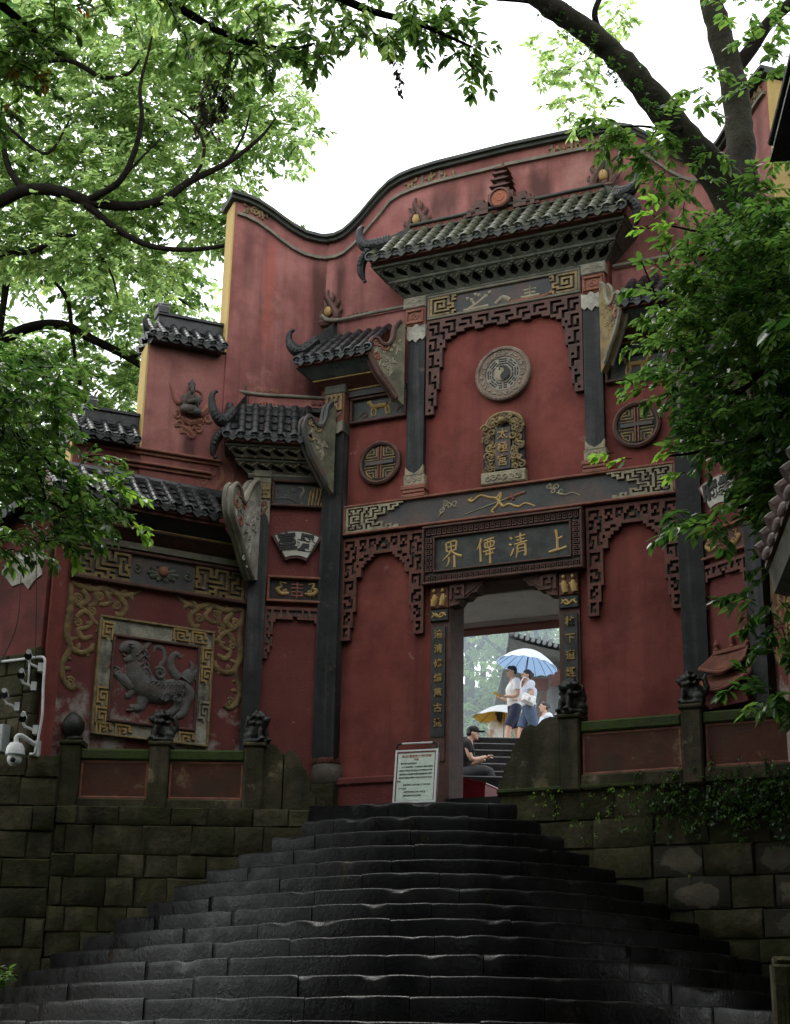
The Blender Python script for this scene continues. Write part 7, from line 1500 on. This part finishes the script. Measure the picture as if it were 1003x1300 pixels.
for _ in range(26): L.twig((c.x - .15 + RNG.normal(0, .08), c.y + RNG.normal(0, .1), c.z - .12), (RNG.normal(.2, .6), RNG.normal(-.3, .4), 1), .2, 4, .09, 'leaf_mid', .9)
T = thing('weed', 'small green weed growing by the stairs at the left edge', 'plant', tuple(c)); L.build(T, tuple(c), 'weed_leaves')

# --- trees beyond the courtyard, seen through the doorway
slab('hill', [(-60, 62), (60, 62), (80, 130), (-80, 130)], 0, 16, 'ground_soil')
for i, (px, y, h0, h1, lab) in enumerate(((600, 46, 8.2, 19, 'hazy green tree beyond the courtyard, left in the doorway'), (645, 50, 8.2, 18.5, 'hazy green tree beyond the courtyard, behind the walking couple'), (690, 44, 8.2, 14.2, 'low bushy tree beyond the courtyard, right in the doorway'), (615, 58, 10, 24, 'tall hazy tree at the back of the courtyard, above the umbrellas'), (560, 52, 8, 20, 'hazy tree far left beyond the courtyard, mostly hidden by the door post'), (730, 54, 8, 20, 'hazy tree far right beyond the pavilion'))):
    g = at(px, 940, y); T = thing('courtyard_tree', lab, 'tree', (g.x, y, 7.15), 0, 'trees beyond the courtyard'); base = (g.x, y, 7.15)
    b = MB(); b.tube(catmull([(0, 0, -.2, .3), (.1, 0, 2, .24), (-.1, 0, 5, .16), (.1, .1, h1 - 9, .06)], 4), 8)
    for k in range(6): a = k * 1.1; b.tube([(0, 0, 2 + k * .8, .1), (1.2 * math.cos(a), 1.2 * math.sin(a), 3 + k * .9, .06), (2.4 * math.cos(a), 2.4 * math.sin(a), 3.6 + k, .02)], 6)
    link('trunk', b.mesh('trunk', 'bark_dark', 60), T)
    L = Leaves()
    for _ in range(72):
        z = RNG.uniform(h0 - .4, h1); wv = 2.9 * (1 - ((z - h0) / (h1 - h0 + .01) - .3) ** 2 * .9); c = (g.x + RNG.uniform(-wv, wv), y + RNG.uniform(-wv, wv), z)
        if ((c[0] - at(613, 850, y).x) / .75) ** 2 + ((z - at(613, 850, y).z) / .9) ** 2 < 1: continue
        L.clump(c, (.6, .6, .4), 10, .23, 'leaf_far', .75, .4, 6)
    L.build(T, base)
# --- unseen wood added round the lower landing to block sky light, behind and beside the viewer
L = Leaves()
for i in range(420):
    a = R(RNG.uniform(-200, 20)); rd = RNG.uniform(9.5, 14); x, y, z = rd * math.cos(a), 2 + rd * math.sin(a) * 1.1, RNG.uniform(.5, 12.5)
    if y > 7 and abs(x) < 9: continue
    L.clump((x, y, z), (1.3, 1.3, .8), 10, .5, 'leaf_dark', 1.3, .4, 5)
for i in range(150):  # unseen low bushes, added to darken the sides of the lower steps
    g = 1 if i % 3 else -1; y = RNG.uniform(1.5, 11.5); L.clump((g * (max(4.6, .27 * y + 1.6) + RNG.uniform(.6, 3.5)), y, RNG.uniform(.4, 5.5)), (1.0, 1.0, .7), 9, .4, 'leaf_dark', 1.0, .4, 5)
WD = thing('shade_wood', 'unseen dense broadleaf wood added around the lower landing for shade', 'wood', (0, -8, 0)); WD['kind'] = 'stuff'
L.build(WD, (0, -8, 0), 'wood_leaves', True, .02)
b = MB()
for i in range(16):
    a = R(-200 + i * 14.5); x, y = 12 * math.cos(a), 2 + 13 * math.sin(a) + 8; b.tube(catmull([(x, y, -.2, .3), (x + .2, y, 4, .25), (x - .1, y + .2, 8, .18), (x + .2, y, 12.5, .06)], 4), 8)
o = link('wood_trunks', b.mesh('wood_trunks', 'bark', 60), WD); o['kind'] = 'stuff'
T = thing('broadleaf_tree', 'unseen tree added right of the stairs for shade', 'tree', (9.5, 13, 0), 0, 'trees around the gate'); b = MB(); b.tube(catmull([(0, 0, -.2, .35), (.2, 0, 4, .28), (-.1, .2, 8, .2), (.2, 0, 13, .06)], 5), 10); link('trunk', b.mesh('trunk', 'bark', 60), T)  # stands out of view, added to shade the right side
L = Leaves()
for _ in range(90):
    z = RNG.uniform(3, 13); u = RNG.normal(0, 1, 2); u /= np.linalg.norm(u); rd = 3.0 * RNG.uniform(.2, 1) ** .6; L.clump((9.5 + u[0] * rd, 13 + u[1] * rd, z), (.9, .9, .5), 8, .34, 'leaf_mid', 1.0, .4, 6)
L.build(T, (9.5, 13, 0))
# ------------------------------------------------------------------ humid summer air, and incense smoke in the courtyard
def air(name, x0, x1, y0, y1, z0, z1, dens, col):
    hb = MB(); hb.box(x0, x1, y0, y1, z0, z1)
    o = link(name, hb.mesh(name, None, 0)); o['kind'] = 'stuff'
    hm = bpy.data.materials.new(name); hm.use_nodes = True; hn = hm.node_tree; hn.nodes.clear()
    pv = hn.nodes.new('ShaderNodeVolumePrincipled'); pv.inputs['Color'].default_value = col + (1,); pv.inputs['Density'].default_value = dens; pv.inputs['Anisotropy'].default_value = .3
    hn.links.new(pv.outputs[0], hn.nodes.new('ShaderNodeOutputMaterial').inputs['Volume']); o.data.materials.append(hm); return o
air('incense_smoke', -14, 18, 33.8, 43.0, 7.2, 24, .034, (.80, .92, 1))
S.cycles.volume_bounces = 1; S.cycles.volume_max_steps = 64
